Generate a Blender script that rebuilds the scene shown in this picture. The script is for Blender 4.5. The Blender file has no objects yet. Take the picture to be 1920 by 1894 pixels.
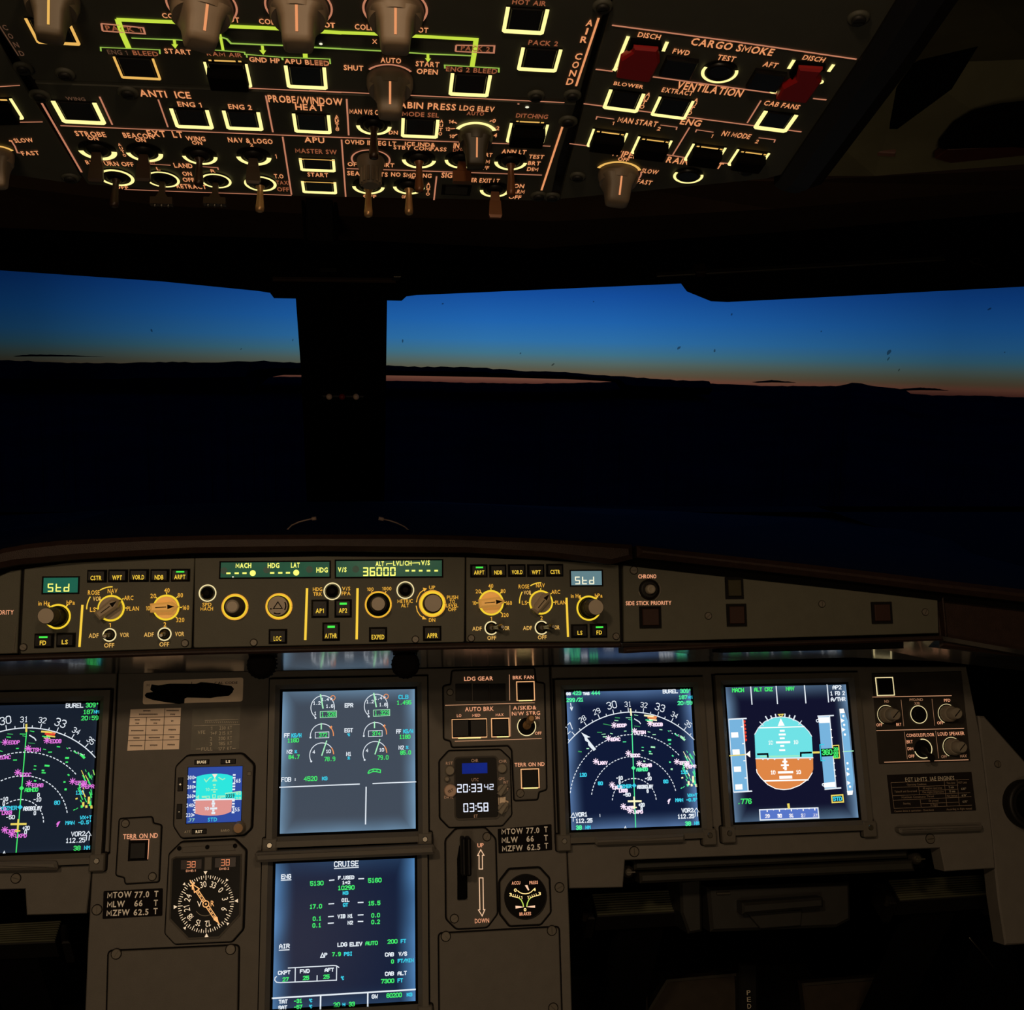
import bpy, bmesh, math, random
from mathutils import Vector, Matrix
random.seed(7)
SC = bpy.context.scene
COL = SC.collection
D2R = math.radians

# ------------------------------------------------------------------ camera
FPX, CX, CY = 1950.0, 960.0, 947.0
YAW, PITCH, ROLL = D2R(7.22), D2R(8.0), D2R(1.045)
CAM = Vector((0, 0, 1.3))
fw = Vector((math.sin(YAW)*math.cos(PITCH), math.cos(YAW)*math.cos(PITCH), -math.sin(PITCH)))
r0 = Vector((math.cos(YAW), -math.sin(YAW), 0)); u0 = r0.cross(fw)
rt = r0*math.cos(ROLL) + u0*math.sin(ROLL)
up = u0*math.cos(ROLL) - r0*math.sin(ROLL)
cd = bpy.data.cameras.new('camera'); cam = bpy.data.objects.new('camera', cd); COL.objects.link(cam)
cam.matrix_world = Matrix(((rt.x, up.x, -fw.x, CAM.x), (rt.y, up.y, -fw.y, CAM.y), (rt.z, up.z, -fw.z, CAM.z), (0, 0, 0, 1)))
cd.sensor_fit = 'HORIZONTAL'; cd.sensor_width = 36; cd.lens = 36*FPX/1920
cd.clip_start = .02; cd.clip_end = 20000
SC.camera = cam
SC.view_settings.view_transform = 'Standard'; SC.view_settings.look = 'None'
SC.view_settings.gamma = 1; SC.view_settings.exposure = 0; SC.view_settings.use_curve_mapping = False

def lin(c):
    return tuple((x/255/12.92 if x/255 <= .04045 else ((x/255+.055)/1.055)**2.4) for x in c)

# ------------------------------------------------------------------ dusk sky
def make_world():
    w = bpy.data.worlds.new('dusk_sky'); SC.world = w; w.use_nodes = True
    nt = w.node_tree; N = nt.nodes; L = nt.links; N.clear()
    out = N.new('ShaderNodeOutputWorld'); bg = N.new('ShaderNodeBackground')
    tc = N.new('ShaderNodeTexCoord')
    # the aircraft is banked a little, so the sky is turned about the flight axis
    mp = N.new('ShaderNodeMapping'); mp.vector_type = 'POINT'; mp.inputs['Rotation'].default_value = (0, D2R(SKY_BANK), 0)
    L.new(tc.outputs['Generated'], mp.inputs['Vector'])
    sx = N.new('ShaderNodeSeparateXYZ'); L.new(mp.outputs[0], sx.inputs[0])
    mr = N.new('ShaderNodeMapRange'); mr.inputs[1].default_value = -.04; mr.inputs[2].default_value = .12
    L.new(sx.outputs['Z'], mr.inputs[0])
    cr = N.new('ShaderNodeValToRGB'); L.new(mr.outputs[0], cr.inputs[0])
    st = SKY_STOPS
    e = cr.color_ramp.elements
    while len(e) < len(st): e.new(.5)
    for i, (p, c) in enumerate(st):
        e[i].position = (p+.04)/.16; e[i].color = (*lin(c), 1)
    # brighter towards where the sun went down
    az = N.new('ShaderNodeMath'); az.operation = 'ARCTAN2'
    L.new(sx.outputs['X'], az.inputs[0]); L.new(sx.outputs['Y'], az.inputs[1])
    ar = N.new('ShaderNodeValToRGB'); am = N.new('ShaderNodeMapRange'); am.inputs[1].default_value = -.6; am.inputs[2].default_value = .9
    L.new(az.outputs[0], am.inputs[0]); L.new(am.outputs[0], ar.inputs[0])
    e = ar.color_ramp.elements
    st2 = SKY_AZ
    while len(e) < len(st2): e.new(.5)
    for i, (p, v) in enumerate(st2):
        e[i].position = (p+.6)/1.5; e[i].color = (v, v, v, 1)
    mx = N.new('ShaderNodeMix'); mx.data_type = 'RGBA'; mx.blend_type = 'MULTIPLY'; mx.inputs[0].default_value = 1
    L.new(cr.outputs[0], mx.inputs[6]); L.new(ar.outputs[0], mx.inputs[7])
    L.new(mx.outputs[2], bg.inputs[0]); bg.inputs[1].default_value = 1
    L.new(bg.outputs[0], out.inputs[0])
SKY_BANK = -.24
SKY_STOPS = [(e-.019, c) for e, c in ((-.012, (30, 14, 16)), (-.003, (88, 50, 42)), (.002, (114, 72, 57)), (.006, (98, 80, 62)), (.011, (92, 92, 78)), (.017, (86, 106, 104)), (.025, (66, 116, 140)), (.037, (48, 114, 172)), (.055, (34, 102, 178)), (.080, (22, 80, 162)), (.106, (12, 57, 128)))]
SKY_AZ = [(-.45, .07), (-.30, .22), (-.18, .50), (-.05, .80), (.10, .98), (.22, .94), (.36, .72), (.52, .44)]
make_world()

def area(name, loc, aim, size, power, col, shape='DISK'):
    l = bpy.data.lights.new(name, 'AREA'); l.shape = shape; l.size = size; l.energy = power; l.color = col
    o = bpy.data.objects.new(name, l); COL.objects.link(o); o.location = loc
    o.rotation_euler = (Vector(aim)-Vector(loc)).to_track_quat('-Z', 'Y').to_euler()
    return o
# ceiling dome lamp behind the seats and the pedestal flood lamp, both dimmed warm
area('dome_lamp', (-.42, -.2, 1.87), (-.1, 1.1, .8), .11, 4.9, (1, .70, .43))
area('dome_lamp', (.18, -.2, 1.87), (.05, 1.1, .8), .11, 1.8, (1, .70, .43))
area('flood_lamp', (.02, .18, 1.50), (.03, 1.05, .45), .04, .55, (1, .70, .43))
# added warm fill lamp, unseen behind the camera, lifting the shaded panel
area('fill_lamp', (-.25, -.95, 1.05), (.0, 1.0, .95), .35, 3.4, (1, .74, .48))

# ------------------------------------------------------------------ materials
MATS = {}
def mat(name, col, rough=.6, metal=0, emit=0, noise=.12, spec=.4, scale=60, bump=0):
    if name in MATS: return MATS[name]
    m = bpy.data.materials.new(name); m.use_nodes = True; nt = m.node_tree; N = nt.nodes; L = nt.links
    b = N['Principled BSDF']; c = lin(col)
    b.inputs['Roughness'].default_value = rough; b.inputs['Metallic'].default_value = metal
    b.inputs['Specular IOR Level'].default_value = spec
    if noise:
        tc = N.new('ShaderNodeTexCoord'); nz = N.new('ShaderNodeTexNoise'); nz.inputs['Scale'].default_value = scale; nz.inputs['Detail'].default_value = 4
        L.new(tc.outputs['Object'], nz.inputs['Vector'])
        r = N.new('ShaderNodeValToRGB'); L.new(nz.outputs['Fac'], r.inputs[0])
        r.color_ramp.elements[0].position = .3; r.color_ramp.elements[1].position = .7
        r.color_ramp.elements[0].color = (*[x*(1-noise) for x in c], 1); r.color_ramp.elements[1].color = (*[min(1, x*(1+noise)) for x in c], 1)
        L.new(r.outputs[0], b.inputs['Base Color'])
        if bump:
            bp = N.new('ShaderNodeBump'); bp.inputs['Strength'].default_value = bump; bp.inputs['Distance'].default_value = .001
            n2 = N.new('ShaderNodeTexNoise'); n2.inputs['Scale'].default_value = 900; L.new(tc.outputs['Object'], n2.inputs['Vector'])
            L.new(n2.outputs['Fac'], bp.inputs['Height']); L.new(bp.outputs[0], b.inputs['Normal'])
    else:
        b.inputs['Base Color'].default_value = (*c, 1)
    if emit:
        b.inputs['Emission Color'].default_value = (*c, 1); b.inputs['Emission Strength'].default_value = emit
    MATS[name] = m; return m
def glow(name, col, k=1.0):
    """backlit legends, lamps and screens: things that give off light"""
    if name in MATS: return MATS[name]
    m = bpy.data.materials.new(name); m.use_nodes = True; nt = m.node_tree; N = nt.nodes; N.clear()
    o = N.new('ShaderNodeOutputMaterial'); e = N.new('ShaderNodeEmission')
    e.inputs[0].default_value = (*lin(col), 1); e.inputs[1].default_value = k
    nt.links.new(e.outputs[0], o.inputs[0]); MATS[name] = m; return m
def screen_mat(name, c0, c1, edge=.012, ex=1.0, ky=.5):
    """LCD: even background light plus the backlight that leaks in along its edges (Generated box coordinates)"""
    m = bpy.data.materials.new(name); m.use_nodes = True; nt = m.node_tree; N = nt.nodes; L = nt.links; N.clear()
    o = N.new('ShaderNodeOutputMaterial'); e = N.new('ShaderNodeEmission'); g = N.new('ShaderNodeBsdfGlossy'); a = N.new('ShaderNodeAddShader')
    g.inputs['Color'].default_value = (.006, .006, .006, 1); g.inputs['Roughness'].default_value = .25
    tc = N.new('ShaderNodeTexCoord'); s = N.new('ShaderNodeSeparateXYZ'); L.new(tc.outputs['Generated'], s.inputs[0])
    def tri(k):
        p = N.new('ShaderNodeMath'); p.operation = 'SUBTRACT'; p.inputs[1].default_value = .5; L.new(s.outputs[k], p.inputs[0])
        q = N.new('ShaderNodeMath'); q.operation = 'ABSOLUTE'; L.new(p.outputs[0], q.inputs[0]); return q
    def leak(k, wd):
        r = N.new('ShaderNodeMapRange'); r.interpolation_type = 'LINEAR'; r.inputs[1].default_value = .5-wd; r.inputs[2].default_value = .5; L.new(tri(k).outputs[0], r.inputs[0])
        q = N.new('ShaderNodeMath'); q.operation = 'POWER'; q.inputs[1].default_value = 2.0; L.new(r.outputs[0], q.inputs[0]); return q
    yy = N.new('ShaderNodeMath'); yy.operation = 'MULTIPLY'; yy.inputs[1].default_value = ky; L.new(leak(1, edge).outputs[0], yy.inputs[0])
    mxx = N.new('ShaderNodeMath'); mxx.operation = 'MAXIMUM'; L.new(leak(0, edge).outputs[0], mxx.inputs[0]); L.new(yy.outputs[0], mxx.inputs[1])
    nz = N.new('ShaderNodeTexNoise'); nz.inputs['Scale'].default_value = 2.6; nz.inputs['Detail'].default_value = 1; L.new(tc.outputs['Generated'], nz.inputs['Vector'])
    mm = N.new('ShaderNodeMath'); mm.operation = 'MULTIPLY'; L.new(mxx.outputs[0], mm.inputs[0]); L.new(nz.outputs['Fac'], mm.inputs[1])
    x = N.new('ShaderNodeMix'); x.data_type = 'RGBA'; x.inputs[6].default_value = (*lin(c0), 1); x.inputs[7].default_value = (*lin(c1), 1); L.new(mm.outputs[0], x.inputs[0])
    L.new(x.outputs[2], e.inputs[0]); e.inputs[1].default_value = ex
    L.new(e.outputs[0], a.inputs[0]); L.new(g.outputs[0], a.inputs[1]); L.new(a.outputs[0], o.inputs[0]); return m

PANEL = mat('grey_panel_paint', (92, 88, 82), .62, spec=.3, noise=.05, bump=.15)
PLATE = mat('grey_plate_paint', (89, 85, 79), .58, spec=.3, noise=.05, bump=.15)
FCUG = mat('glareshield_panel_paint', (72, 71, 60), .6, spec=.3, noise=.05, bump=.12)
OVP = mat('overhead_panel_paint', (62, 62, 54), .62, spec=.3, noise=.06)
DARK = mat('dark_gap', (14, 12, 11), .8, noise=0, spec=.1)
BLK = mat('black_plastic', (17, 15, 14), .5, spec=.2, noise=.1)
BLKM = mat('matt_black_cover', (6, 5, 5), .92, spec=.05, noise=.1)
CAPB = mat('black_button_cap', (12, 10, 9), .4, spec=.25, noise=0)
BRNL = mat('dark_brown_cap', (46, 30, 25), .45, spec=.2, noise=.05)
LEATH = mat('brown_leatherette', (36, 24, 19), .55, spec=.2, noise=.15, scale=120, bump=.3)
BEZEL = mat('display_bezel_paint', (84, 80, 73), .5, spec=.3, noise=.04)
KNOB = mat('grey_knob_plastic', (128, 120, 106), .5, spec=.3, noise=.04)
KNOBD = mat('dark_grey_knob', (70, 62, 54), .5, spec=.3, noise=.04)
STEEL = mat('steel', (170, 164, 152), .3, 1, noise=.05)
STEELD = mat('dark_steel', (84, 80, 72), .4, .8, noise=.05)
LEVER = mat('bronze_lever', (164, 128, 88), .35, .6, noise=.05)
REDG = mat('red_guard_plastic', (136, 8, 14), .55, emit=0, noise=.03)
TRANS = mat('translucent_knob_plastic', (92, 78, 62), .5, emit=.03, noise=.06, scale=90)
TRANS2 = mat('translucent_knob_plastic_dim', (74, 64, 50), .5, emit=.015, noise=.06, scale=90)
TRANSO = mat('amber_lit_knob_plastic', (232, 172, 84), .45, emit=.33, noise=.03)
LINER = mat('ceiling_liner', (104, 102, 80), .8, spec=.15, noise=.1, scale=20)
BROW = mat('brow_liner', (62, 47, 37), .8, spec=.15, noise=.1, scale=20)
PAPER = mat('cream_placard', (244, 220, 198), .6, noise=.06)
PAPER2 = mat('white_placard', (236, 214, 188), .5, noise=.05)
BLKP = mat('black_placard', (16, 13, 12), .8, spec=.1, noise=0)
SCREW = mat('grey_screw_head', (96, 90, 80), .45, .3, noise=.05)
INK = mat('placard_ink', (40, 22, 18), .7, noise=0)
WHITEP = mat('white_print', (248, 244, 236), .6, noise=0)
GREYP = mat('worn_white_print', (196, 186, 166), .6, noise=.2, scale=300)
GLASSD = mat('dark_glass', (8, 7, 6), .35, spec=.12, noise=0)
RUBBER = mat('ribbed_rubber', (66, 66, 50), .6, spec=.2, noise=.08)
FLOORM = mat('floor_carpet', (40, 36, 32), .95, spec=.1, noise=.25, scale=200)
GLOSSU = mat('glossy_underside', (170, 166, 160), .13, .9, spec=.9, noise=.05)

OR = glow('amber_legend', (232, 150, 98)); ORD = glow('amber_legend_dim', (150, 84, 54)); ORL = glow('amber_rule', (190, 122, 92))
ORX = glow('amber_legend_faint', (84, 58, 42))
PY = glow('pale_yellow_edge_light', (255, 236, 150), 1.25); PYD = glow('yellow_edge_light_dim', (246, 190, 96), .9)
LIME = glow('green_flow_line', (196, 222, 66)); LIMED = glow('green_flow_line_thin', (150, 188, 76))
SAL = glow('salmon_legend', (240, 164, 122)); SALL = glow('salmon_rule', (206, 150, 112)); AMB = glow('amber_border', (240, 178, 122)); SALD = glow('salmon_legend_dim', (150, 108, 78))
YEL = glow('yellow_legend', (250, 206, 66)); YELD = glow('orange_legend', (240, 176, 62)); YRING = glow('yellow_light_ring', (246, 208, 52))
YOR = glow('orange_light_ring', (238, 170, 56)); GRN = glow('green_lamp', (70, 232, 74), 1.1)
PALE = glow('pale_light_ring', (246, 226, 168)); LCDG = glow('green_lcd', (36, 104, 82), .8); LCDB = glow('blue_lcd', (108, 142, 150), .8)
SEGY = glow('yellow_segment', (252, 250, 120), 1.1); SEGW = glow('white_segment', (226, 232, 250), 1.1); SEGC = glow('cream_segment', (250, 246, 214))
SEGR = glow('amber_segment', (236, 140, 96))
dW = glow('display_white', (230, 238, 246)); dG = glow('display_green', (70, 238, 110)); dC = glow('display_cyan', (60, 206, 232))
dM = glow('display_magenta', (232, 120, 226)); dY = glow('display_yellow', (236, 214, 96)); dA = glow('display_amber', (240, 150, 92))
dR = glow('display_red', (236, 70, 50)); dGW = glow('display_pale_green', (170, 240, 190)); dO = glow('display_wash_white', (250, 244, 238), 1.2)
dGD = glow('display_dim_green', (60, 160, 90)); dSKY = glow('display_sky', (112, 226, 230)); dGND = glow('display_ground', (222, 134, 70))
dTAPE = glow('display_tape', (120, 180, 222)); dTAPE2 = glow('display_blue_tape', (88, 118, 200)); dBK = glow('display_black', (6, 10, 16))
dSKY2 = glow('standby_sky', (46, 230, 222)); dGND2 = glow('standby_ground', (222, 148, 142)); dBL2 = glow('standby_blue', (50, 76, 160))
# ------------------------------------------------------------------ planes, things, mesh builder
def ray(px, py): return fw + rt*((px-CX)/FPX) + up*((CY-py)/FPX)
def at_depth(px, py, z): return CAM + ray(px, py)*z
def at_y(px, py, y):
    d = ray(px, py); return CAM + d*((y-CAM.y)/d.y)
def at_z(px, py, z):
    d = ray(px, py); return CAM + d*((z-CAM.z)/d.z)
class Plane:
    def __init__(s, O, X, U):
        s.O = Vector(O); s.X = Vector(X).normalized(); s.U = Vector(U).normalized(); s.N = s.X.cross(s.U)
    def hit(s, px, py, h=0):
        d = ray(px, py); return CAM + d*(((s.O + s.N*h - CAM).dot(s.N))/d.dot(s.N))
    def uv(s, px, py, h=0):
        q = s.hit(px, py, h) - s.O; return Vector((q.dot(s.X), q.dot(s.U)))
    def pt(s, u, v, h=0): return s.O + s.X*u + s.U*v + s.N*h
t1, t2, t3 = D2R(20.73), D2R(15.18), D2R(18.254)
MP = Plane((0, 1.3515, 1.3), (1, 0, 0), (0, math.sin(t1), math.cos(t1)))           # main instrument panel
FC = Plane(at_depth(620, 1215, 1.05), (1, 0, 0), (0, math.sin(t2), math.cos(t2)))  # glareshield face
OV = Plane(at_depth(875, 150, .52), (1, 0, 0), (0, -math.cos(t3), math.sin(t3)))   # overhead panel, sloping down ahead
def tilt(px, py, deg):
    h = OV.hit(px, py); a = D2R(deg); return Plane(h, OV.X*math.cos(a) + OV.N*math.sin(a), OV.U)
OVR = tilt(1125, 110, 5.0); OVL = tilt(60, 180, -5.0)

VX = [0.0, 0.0, 1.0]
def view(x=0, y=0, s=1.0): VX[0], VX[1], VX[2] = x, y, s
VW = dict(A=(0, 0, 1/3), B=(580, 0, 560/1920), C=(1020, 0, 620/1920), Dd=(1400, 0, 520/1759), E=(0, 1000, 600/1920), F=(360, 1010, 540/1920),
          G=(840, 1010, 540/1920), H=(1300, 1020, 620/1920), I=(0, 1240, 520/1506), J=(470, 1240, 370/1920), K=(470, 1560, 370/1920),
          L=(800, 1240, 280/1657), M=(780, 1530, 320/1665), N=(1020, 1250, 340/1840), O=(1320, 1250, 340/1840), P=(1600, 1240, 320/1684),
          Q=(1020, 1530, .25), R=(1440, 1530, .25), NL=(0, 1300, 220/1263), PL=(230, 1260, 250/1920), SB=(310, 1400, 180/1894),
          DM=(300, 1560, 180/1550), LL=(0, 1600, .25), OL=(0, 0, 300/1920), OL2=(0, 200, 300/1920), HR=(1400, 980, 520/1920), S1=(0, 0, 1))
def V(k): view(*VW[k])
def PX(x, y): return VX[0]+x*VX[2], VX[1]+y*VX[2]

THINGS = []
class Thing:
    def __init__(s, name, label, cat, plane, x, y, group=None, kind=None, shift=None):
        s.pl = plane; s.o2 = plane.uv(*PX(x, y)); s.ref = s.o2.copy()
        o2 = s.o2 + Vector(shift) if shift else s.o2
        o = bpy.data.objects.new(name, None); COL.objects.link(o); o.empty_display_size = .02
        p = plane.pt(*o2)
        M = Matrix((( plane.X.x, plane.U.x, plane.N.x, p.x), (plane.X.y, plane.U.y, plane.N.y, p.y), (plane.X.z, plane.U.z, plane.N.z, p.z), (0, 0, 0, 1)))
        o.matrix_world = M
        if label: o['label'] = label
        if cat: o['category'] = cat
        if group: o['group'] = group
        if kind: o['kind'] = kind
        s.o = o; THINGS.append(o)
    def loc(s, x, y, h=0):
        q = s.pl.uv(*PX(x, y), h); return q - s.ref
    def mb(s, name, parent=None, label=None): return MB(s, name, parent, label)

GL = {}
def glyph(ch, bold):
    k = (ch, bold)
    if k in GL: return GL[k]
    if ch in 'M1':
        t = .080+2*bold; Q = [(0, 0), (0, .7), (.30, .22), (.60, .7), (.60, 0)] if ch == 'M' else [(0, .52), (.20, .68), (.20, 0)]
        vs = []; fs = []; n = len(Q); Q = [Vector(q) for q in Q]
        for i in range(n):
            a = (Q[i]-Q[i-1]).normalized() if i else (Q[1]-Q[0]).normalized(); b_ = (Q[i+1]-Q[i]).normalized() if i < n-1 else a
            na = Vector((-a.y, a.x)); nb = Vector((-b_.y, b_.x)); d = (na+nb)*(t/2/max(.45, 1+na.dot(nb)))
            vs += [(Q[i].x+d.x, min(.7, max(0, Q[i].y+d.y))), (Q[i].x-d.x, min(.7, max(0, Q[i].y-d.y)))]
        fs = [(2*i, 2*i+1, 2*i+3, 2*i+2) for i in range(n-1)]
        GL[k] = (vs, fs, min(v[0] for v in vs), max(v[0] for v in vs)); return GL[k]
    cu = bpy.data.curves.new('g', 'FONT'); cu.body = ch; cu.size = 1; cu.resolution_u = 2; cu.offset = bold; cu.fill_mode = 'FRONT'
    o = bpy.data.objects.new('g', cu); me = o.to_mesh()
    vs = [(v.co.x, v.co.y) for v in me.vertices]; fs = [tuple(p.vertices) for p in me.polygons]
    nz = [p.normal.z for p in me.polygons]
    fs = [f if n > 0 else f[::-1] for f, n in zip(fs, nz)]
    o.to_mesh_clear(); bpy.data.objects.remove(o); bpy.data.curves.remove(cu)
    x0 = min(v[0] for v in vs); x1 = max(v[0] for v in vs)
    GL[k] = (vs, fs, x0, x1); return GL[k]
CAPH = .70
SEG7 = {'0': 'abcdef', '1': 'bc', '2': 'abged', '3': 'abgcd', '4': 'fgbc', '5': 'afgcd', '6': 'afgedc', '7': 'abc', '8': 'abcdefg', '9': 'abcdfg',
        'S': 'afgcd', 't': 'fged', 'd': 'bcdeg', ' ': '', '-': 'g', 'A': 'abcefg'}
class MB:
    def __init__(s, T, name, parent=None, label=None):
        s.T = T; s.name = name; s.parent = parent or T.o; s.label = label; s.v = []; s.f = []; s.mi = []; s.mats = []; s.sm = []
        s.z = 0.0
    def m(s, mt):
        if mt not in s.mats: s.mats.append(mt)
        return s.mats.index(mt)
    def add(s, vs, fs, mt, smooth=False):
        b = len(s.v); s.v += [tuple(v) for v in vs]; k = s.m(mt)
        for f in fs: s.f.append(tuple(b+i for i in f)); s.mi.append(k); s.sm.append(smooth)
    def L(s, x, y, h=0): return s.T.loc(x, y, h)
    def sx(s, x, y, d): return (s.L(x+d/2, y)-s.L(x-d/2, y)).length     # a horizontal run of d view units, in metres
    # -- solids
    def prism(s, pts, h0, h1, mt, bev=0, side=None):
        """pts: local (u,v) outline; from h0 to h1 with an optional chamfer"""
        pts = [Vector(p) for p in pts]; n = len(pts)
        A = sum(pts[i].x*pts[(i+1) % n].y - pts[(i+1) % n].x*pts[i].y for i in range(n))
        if A < 0: pts = pts[::-1]
        rings = [[(p.x, p.y, h0) for p in pts]]
        if bev:
            ins = inset(pts, bev)
            rings.append([(p.x, p.y, h1-bev) for p in pts]); rings.append([(p.x, p.y, h1) for p in ins])
        else: rings.append([(p.x, p.y, h1) for p in pts])
        vs = [q for r in rings for q in r]; fs = []
        for k in range(len(rings)-1):
            for i in range(n):
                j = (i+1) % n; fs.append((k*n+i, k*n+j, (k+1)*n+j, (k+1)*n+i))
        s.add(vs, fs, side or mt)
        k = len(rings)-1
        s.add(rings[-1], [tuple(range(n))], mt); s.add(rings[0], [tuple(range(n-1, -1, -1))], side or mt)
    def poly(s, xy, h0, h1, mt, bev=0, side=None, rad=0):
        pts = [s.L(*p) for p in xy]
        if rad: pts = rounded(pts, rad)
        s.prism(pts, h0, h1, mt, bev, side)
    def rect(s, x, y, w, hh, h0, h1, mt, bev=0, rad=0, side=None):
        s.prism(s.rpts(x, y, w, hh, rad), h0, h1, mt, bev, side)
    def rpts(s, x, y, w, hh, rad=0, grow=0):
        a = s.L(x-w/2, y).x-grow; b = s.L(x+w/2, y).x+grow; c = s.L(x, y+hh/2).y-grow; d = s.L(x, y-hh/2).y+grow
        p = [Vector((a, c)), Vector((b, c)), Vector((b, d)), Vector((a, d))]
        return rounded(p, rad) if rad else p
    def ring(s, outer, inner, h0, h1, mt, hin=None):
        n = len(outer); hin = h1 if hin is None else hin
        o = [Vector(p) for p in outer]; i_ = [Vector(p) for p in inner]
        vs = [(p.x, p.y, h0) for p in o]+[(p.x, p.y, h1) for p in o]+[(p.x, p.y, hin) for p in i_]+[(p.x, p.y, h0) for p in i_]
        fs = []
        for i in range(n):
            j = (i+1) % n
            for k in range(3): fs.append((k*n+i, k*n+j, (k+1)*n+j, (k+1)*n+i))
        s.add(vs, fs, mt)
    def frame(s, pts, wdt, h0, h1, mt, hin=None):
        pts = ccw(pts); s.ring(pts, inset(pts, wdt), h0, h1, mt, hin)
    def cyl(s, c, r, h0, h1, mt, r1=None, seg=28, bev=0, smooth=True, top=None, tilt=(0, 0)):
        """round solid standing on the plane at local c"""
        r1 = r if r1 is None else r1
        prof = [(r, h0), (r1, h1)] if not bev else [(r, h0), (r1, h1-bev), (r1-bev, h1)]
        s.lathe(c, prof, mt, seg, smooth, top, tilt)
    def lathe(s, c, prof, mt, seg=28, smooth=True, top=None, tilt=(0, 0)):
        c = Vector(c); vs = []; fs = []
        for r, h in prof:
            for i in range(seg):
                a = 2*math.pi*i/seg; vs.append((c.x+r*math.cos(a)+tilt[0]*h, c.y+r*math.sin(a)+tilt[1]*h, h))
        for k in range(len(prof)-1):
            for i in range(seg):
                j = (i+1) % seg; fs.append((k*seg+i, k*seg+j, (k+1)*seg+j, (k+1)*seg+i))
        s.add(vs, fs, mt, smooth)
        k = len(prof)-1
        s.add(vs[k*seg:], [tuple(range(seg))], top or mt); s.add(vs[:seg], [tuple(range(seg-1, -1, -1))], mt)
    # -- flat marks
    def line(s, xy, w, mt, h=.0006, closed=False):
        """flat line of w metres through view points"""
        s.uline([s.L(*p) for p in xy], w, mt, h, closed)
    def uline(s, P, w, mt, h=.0006, closed=False):
        P = [Vector(p) for p in P]
        if closed: P = P+[P[0], P[1]]
        n = len(P); vs = []; fs = []
        for i in range(n):
            d = Vector((0, 0))
            if i > 0: d += (P[i]-P[i-1]).normalized()
            if i < n-1: d += (P[i+1]-P[i]).normalized()
            d = d.normalized() if d.length > 1e-9 else Vector((1, 0))
            k = 1.0
            if 0 < i < n-1:
                k = min(2, 1/max(.3, abs(d.dot((P[i+1]-P[i]).normalized()))))
            q = Vector((-d.y, d.x))*w/2*k
            vs += [(P[i].x-q.x, P[i].y-q.y, h), (P[i].x+q.x, P[i].y+q.y, h)]
        for i in range(n-1): fs.append((2*i, 2*i+2, 2*i+3, 2*i+1))
        s.add(vs, fs, mt)
    def arc(s, c, r, a0, a1, w, mt, h=.0006, dash=0, duty=.6, seg=0):
        c = Vector(c); tot = abs(a1-a0)
        if dash:
            n = max(1, round(D2R(tot)*r/dash)); st = (a1-a0)/n
            for i in range(n): s.arc(c, r, a0+i*st, a0+(i+duty)*st, w, mt, h, seg=3)
            return
        n = seg or max(6, int(tot/6))
        s.uline([c+Vector((math.cos(D2R(a0+(a1-a0)*i/n)), math.sin(D2R(a0+(a1-a0)*i/n))))*r for i in range(n+1)], w, mt, h)
    def disc(s, c, r, mt, h=.0006, seg=24):
        c = Vector(c); s.add([(c.x+r*math.cos(2*math.pi*i/seg), c.y+r*math.sin(2*math.pi*i/seg), h) for i in range(seg)], [tuple(range(seg))], mt)
    def flat(s, xy, mt, h=.0006): s.uflat([s.L(*p) for p in xy], mt, h)
    def uflat(s, P, mt, h=.0006):
        P = ccw(P); s.add([(p.x, p.y, h) for p in P], [tuple(range(len(P)))], mt)
    def txt(s, t, x, y, hh, mt, w=None, rot=0, h=.0008, bold=.012, al='c', wf=1.0):
        """lettering centred at view point x,y, capital height hh and (optional) width w in view units"""
        c = s.L(x, y); sy = (s.L(x, y-hh/2)-s.L(x, y+hh/2)).length/CAPH; sx = s.sx(x, y, hh)/CAPH*wf if not w else sy
        sx = sy*wf if not w else sx
        vs = []; fs = []; pen = 0.0; first = None; last = 0
        for ch in t:
            if ch == ' ': pen += .34; continue
            g = glyph(ch, bold); ox = pen-g[2]; b = len(vs)
            vs += [(vx+ox, vy) for vx, vy in g[0]]; fs += [(tuple(b+i for i in f)) for f in g[1]]
            if first is None: first = pen
            pen += (g[3]-g[2]); last = pen; pen += .10
        if first is None: return
        W = last-first
        if w: sx = s.sx(x, y, w)/max(W, .01)
        ox = {'c': (first+last)/2, 'l': first, 'r': last}[al]
        ca, sa = math.cos(D2R(rot)), math.sin(D2R(rot)); out = []
        for vx, vy in vs:
            a = (vx-ox)*sx; b = (vy-CAPH/2)*sy; out.append((c.x+a*ca-b*sa, c.y+a*sa+b*ca, h))
        s.add(out, fs, mt)
    def seg7(s, t, x, y, w, hh, mt, h=.0008, th=.16, gap=.28):
        """seven-segment figures, centred"""
        a = s.L(x-w/2, y).x; b = s.L(x+w/2, y).x; c = s.L(x, y+hh/2).y; d = s.L(x, y-hh/2).y; H = d-c
        units = sum(.42 if ch in ':.' else 1+gap for ch in t)-gap; cw = (b-a)/units; pen = a; q = th*H*.5
        for ch in t:
            if ch in ':.':
                for yy in ((.3, .68) if ch == ':' else (.04,)):
                    s.uflat([(pen-q*.1, c+H*yy-q*.6), (pen+q*1.0, c+H*yy-q*.6), (pen+q*1.0, c+H*yy+q*.6), (pen-q*.1, c+H*yy+q*.6)], mt, h)
                pen += .42*cw; continue
            x0, x1, y0, y1, ym = pen, pen+cw, c, d, (c+d)/2; g = q*.25
            R = {'a': (x0+g, y1-q, x1-g, y1), 'd': (x0+g, y0, x1-g, y0+q), 'g': (x0+g, ym-q/2, x1-g, ym+q/2), 'f': (x0, ym+g, x0+q, y1-g),
                 'b': (x1-q, ym+g, x1, y1-g), 'e': (x0, y0+g, x0+q, ym-g), 'c': (x1-q, y0+g, x1, ym-g)}
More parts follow.
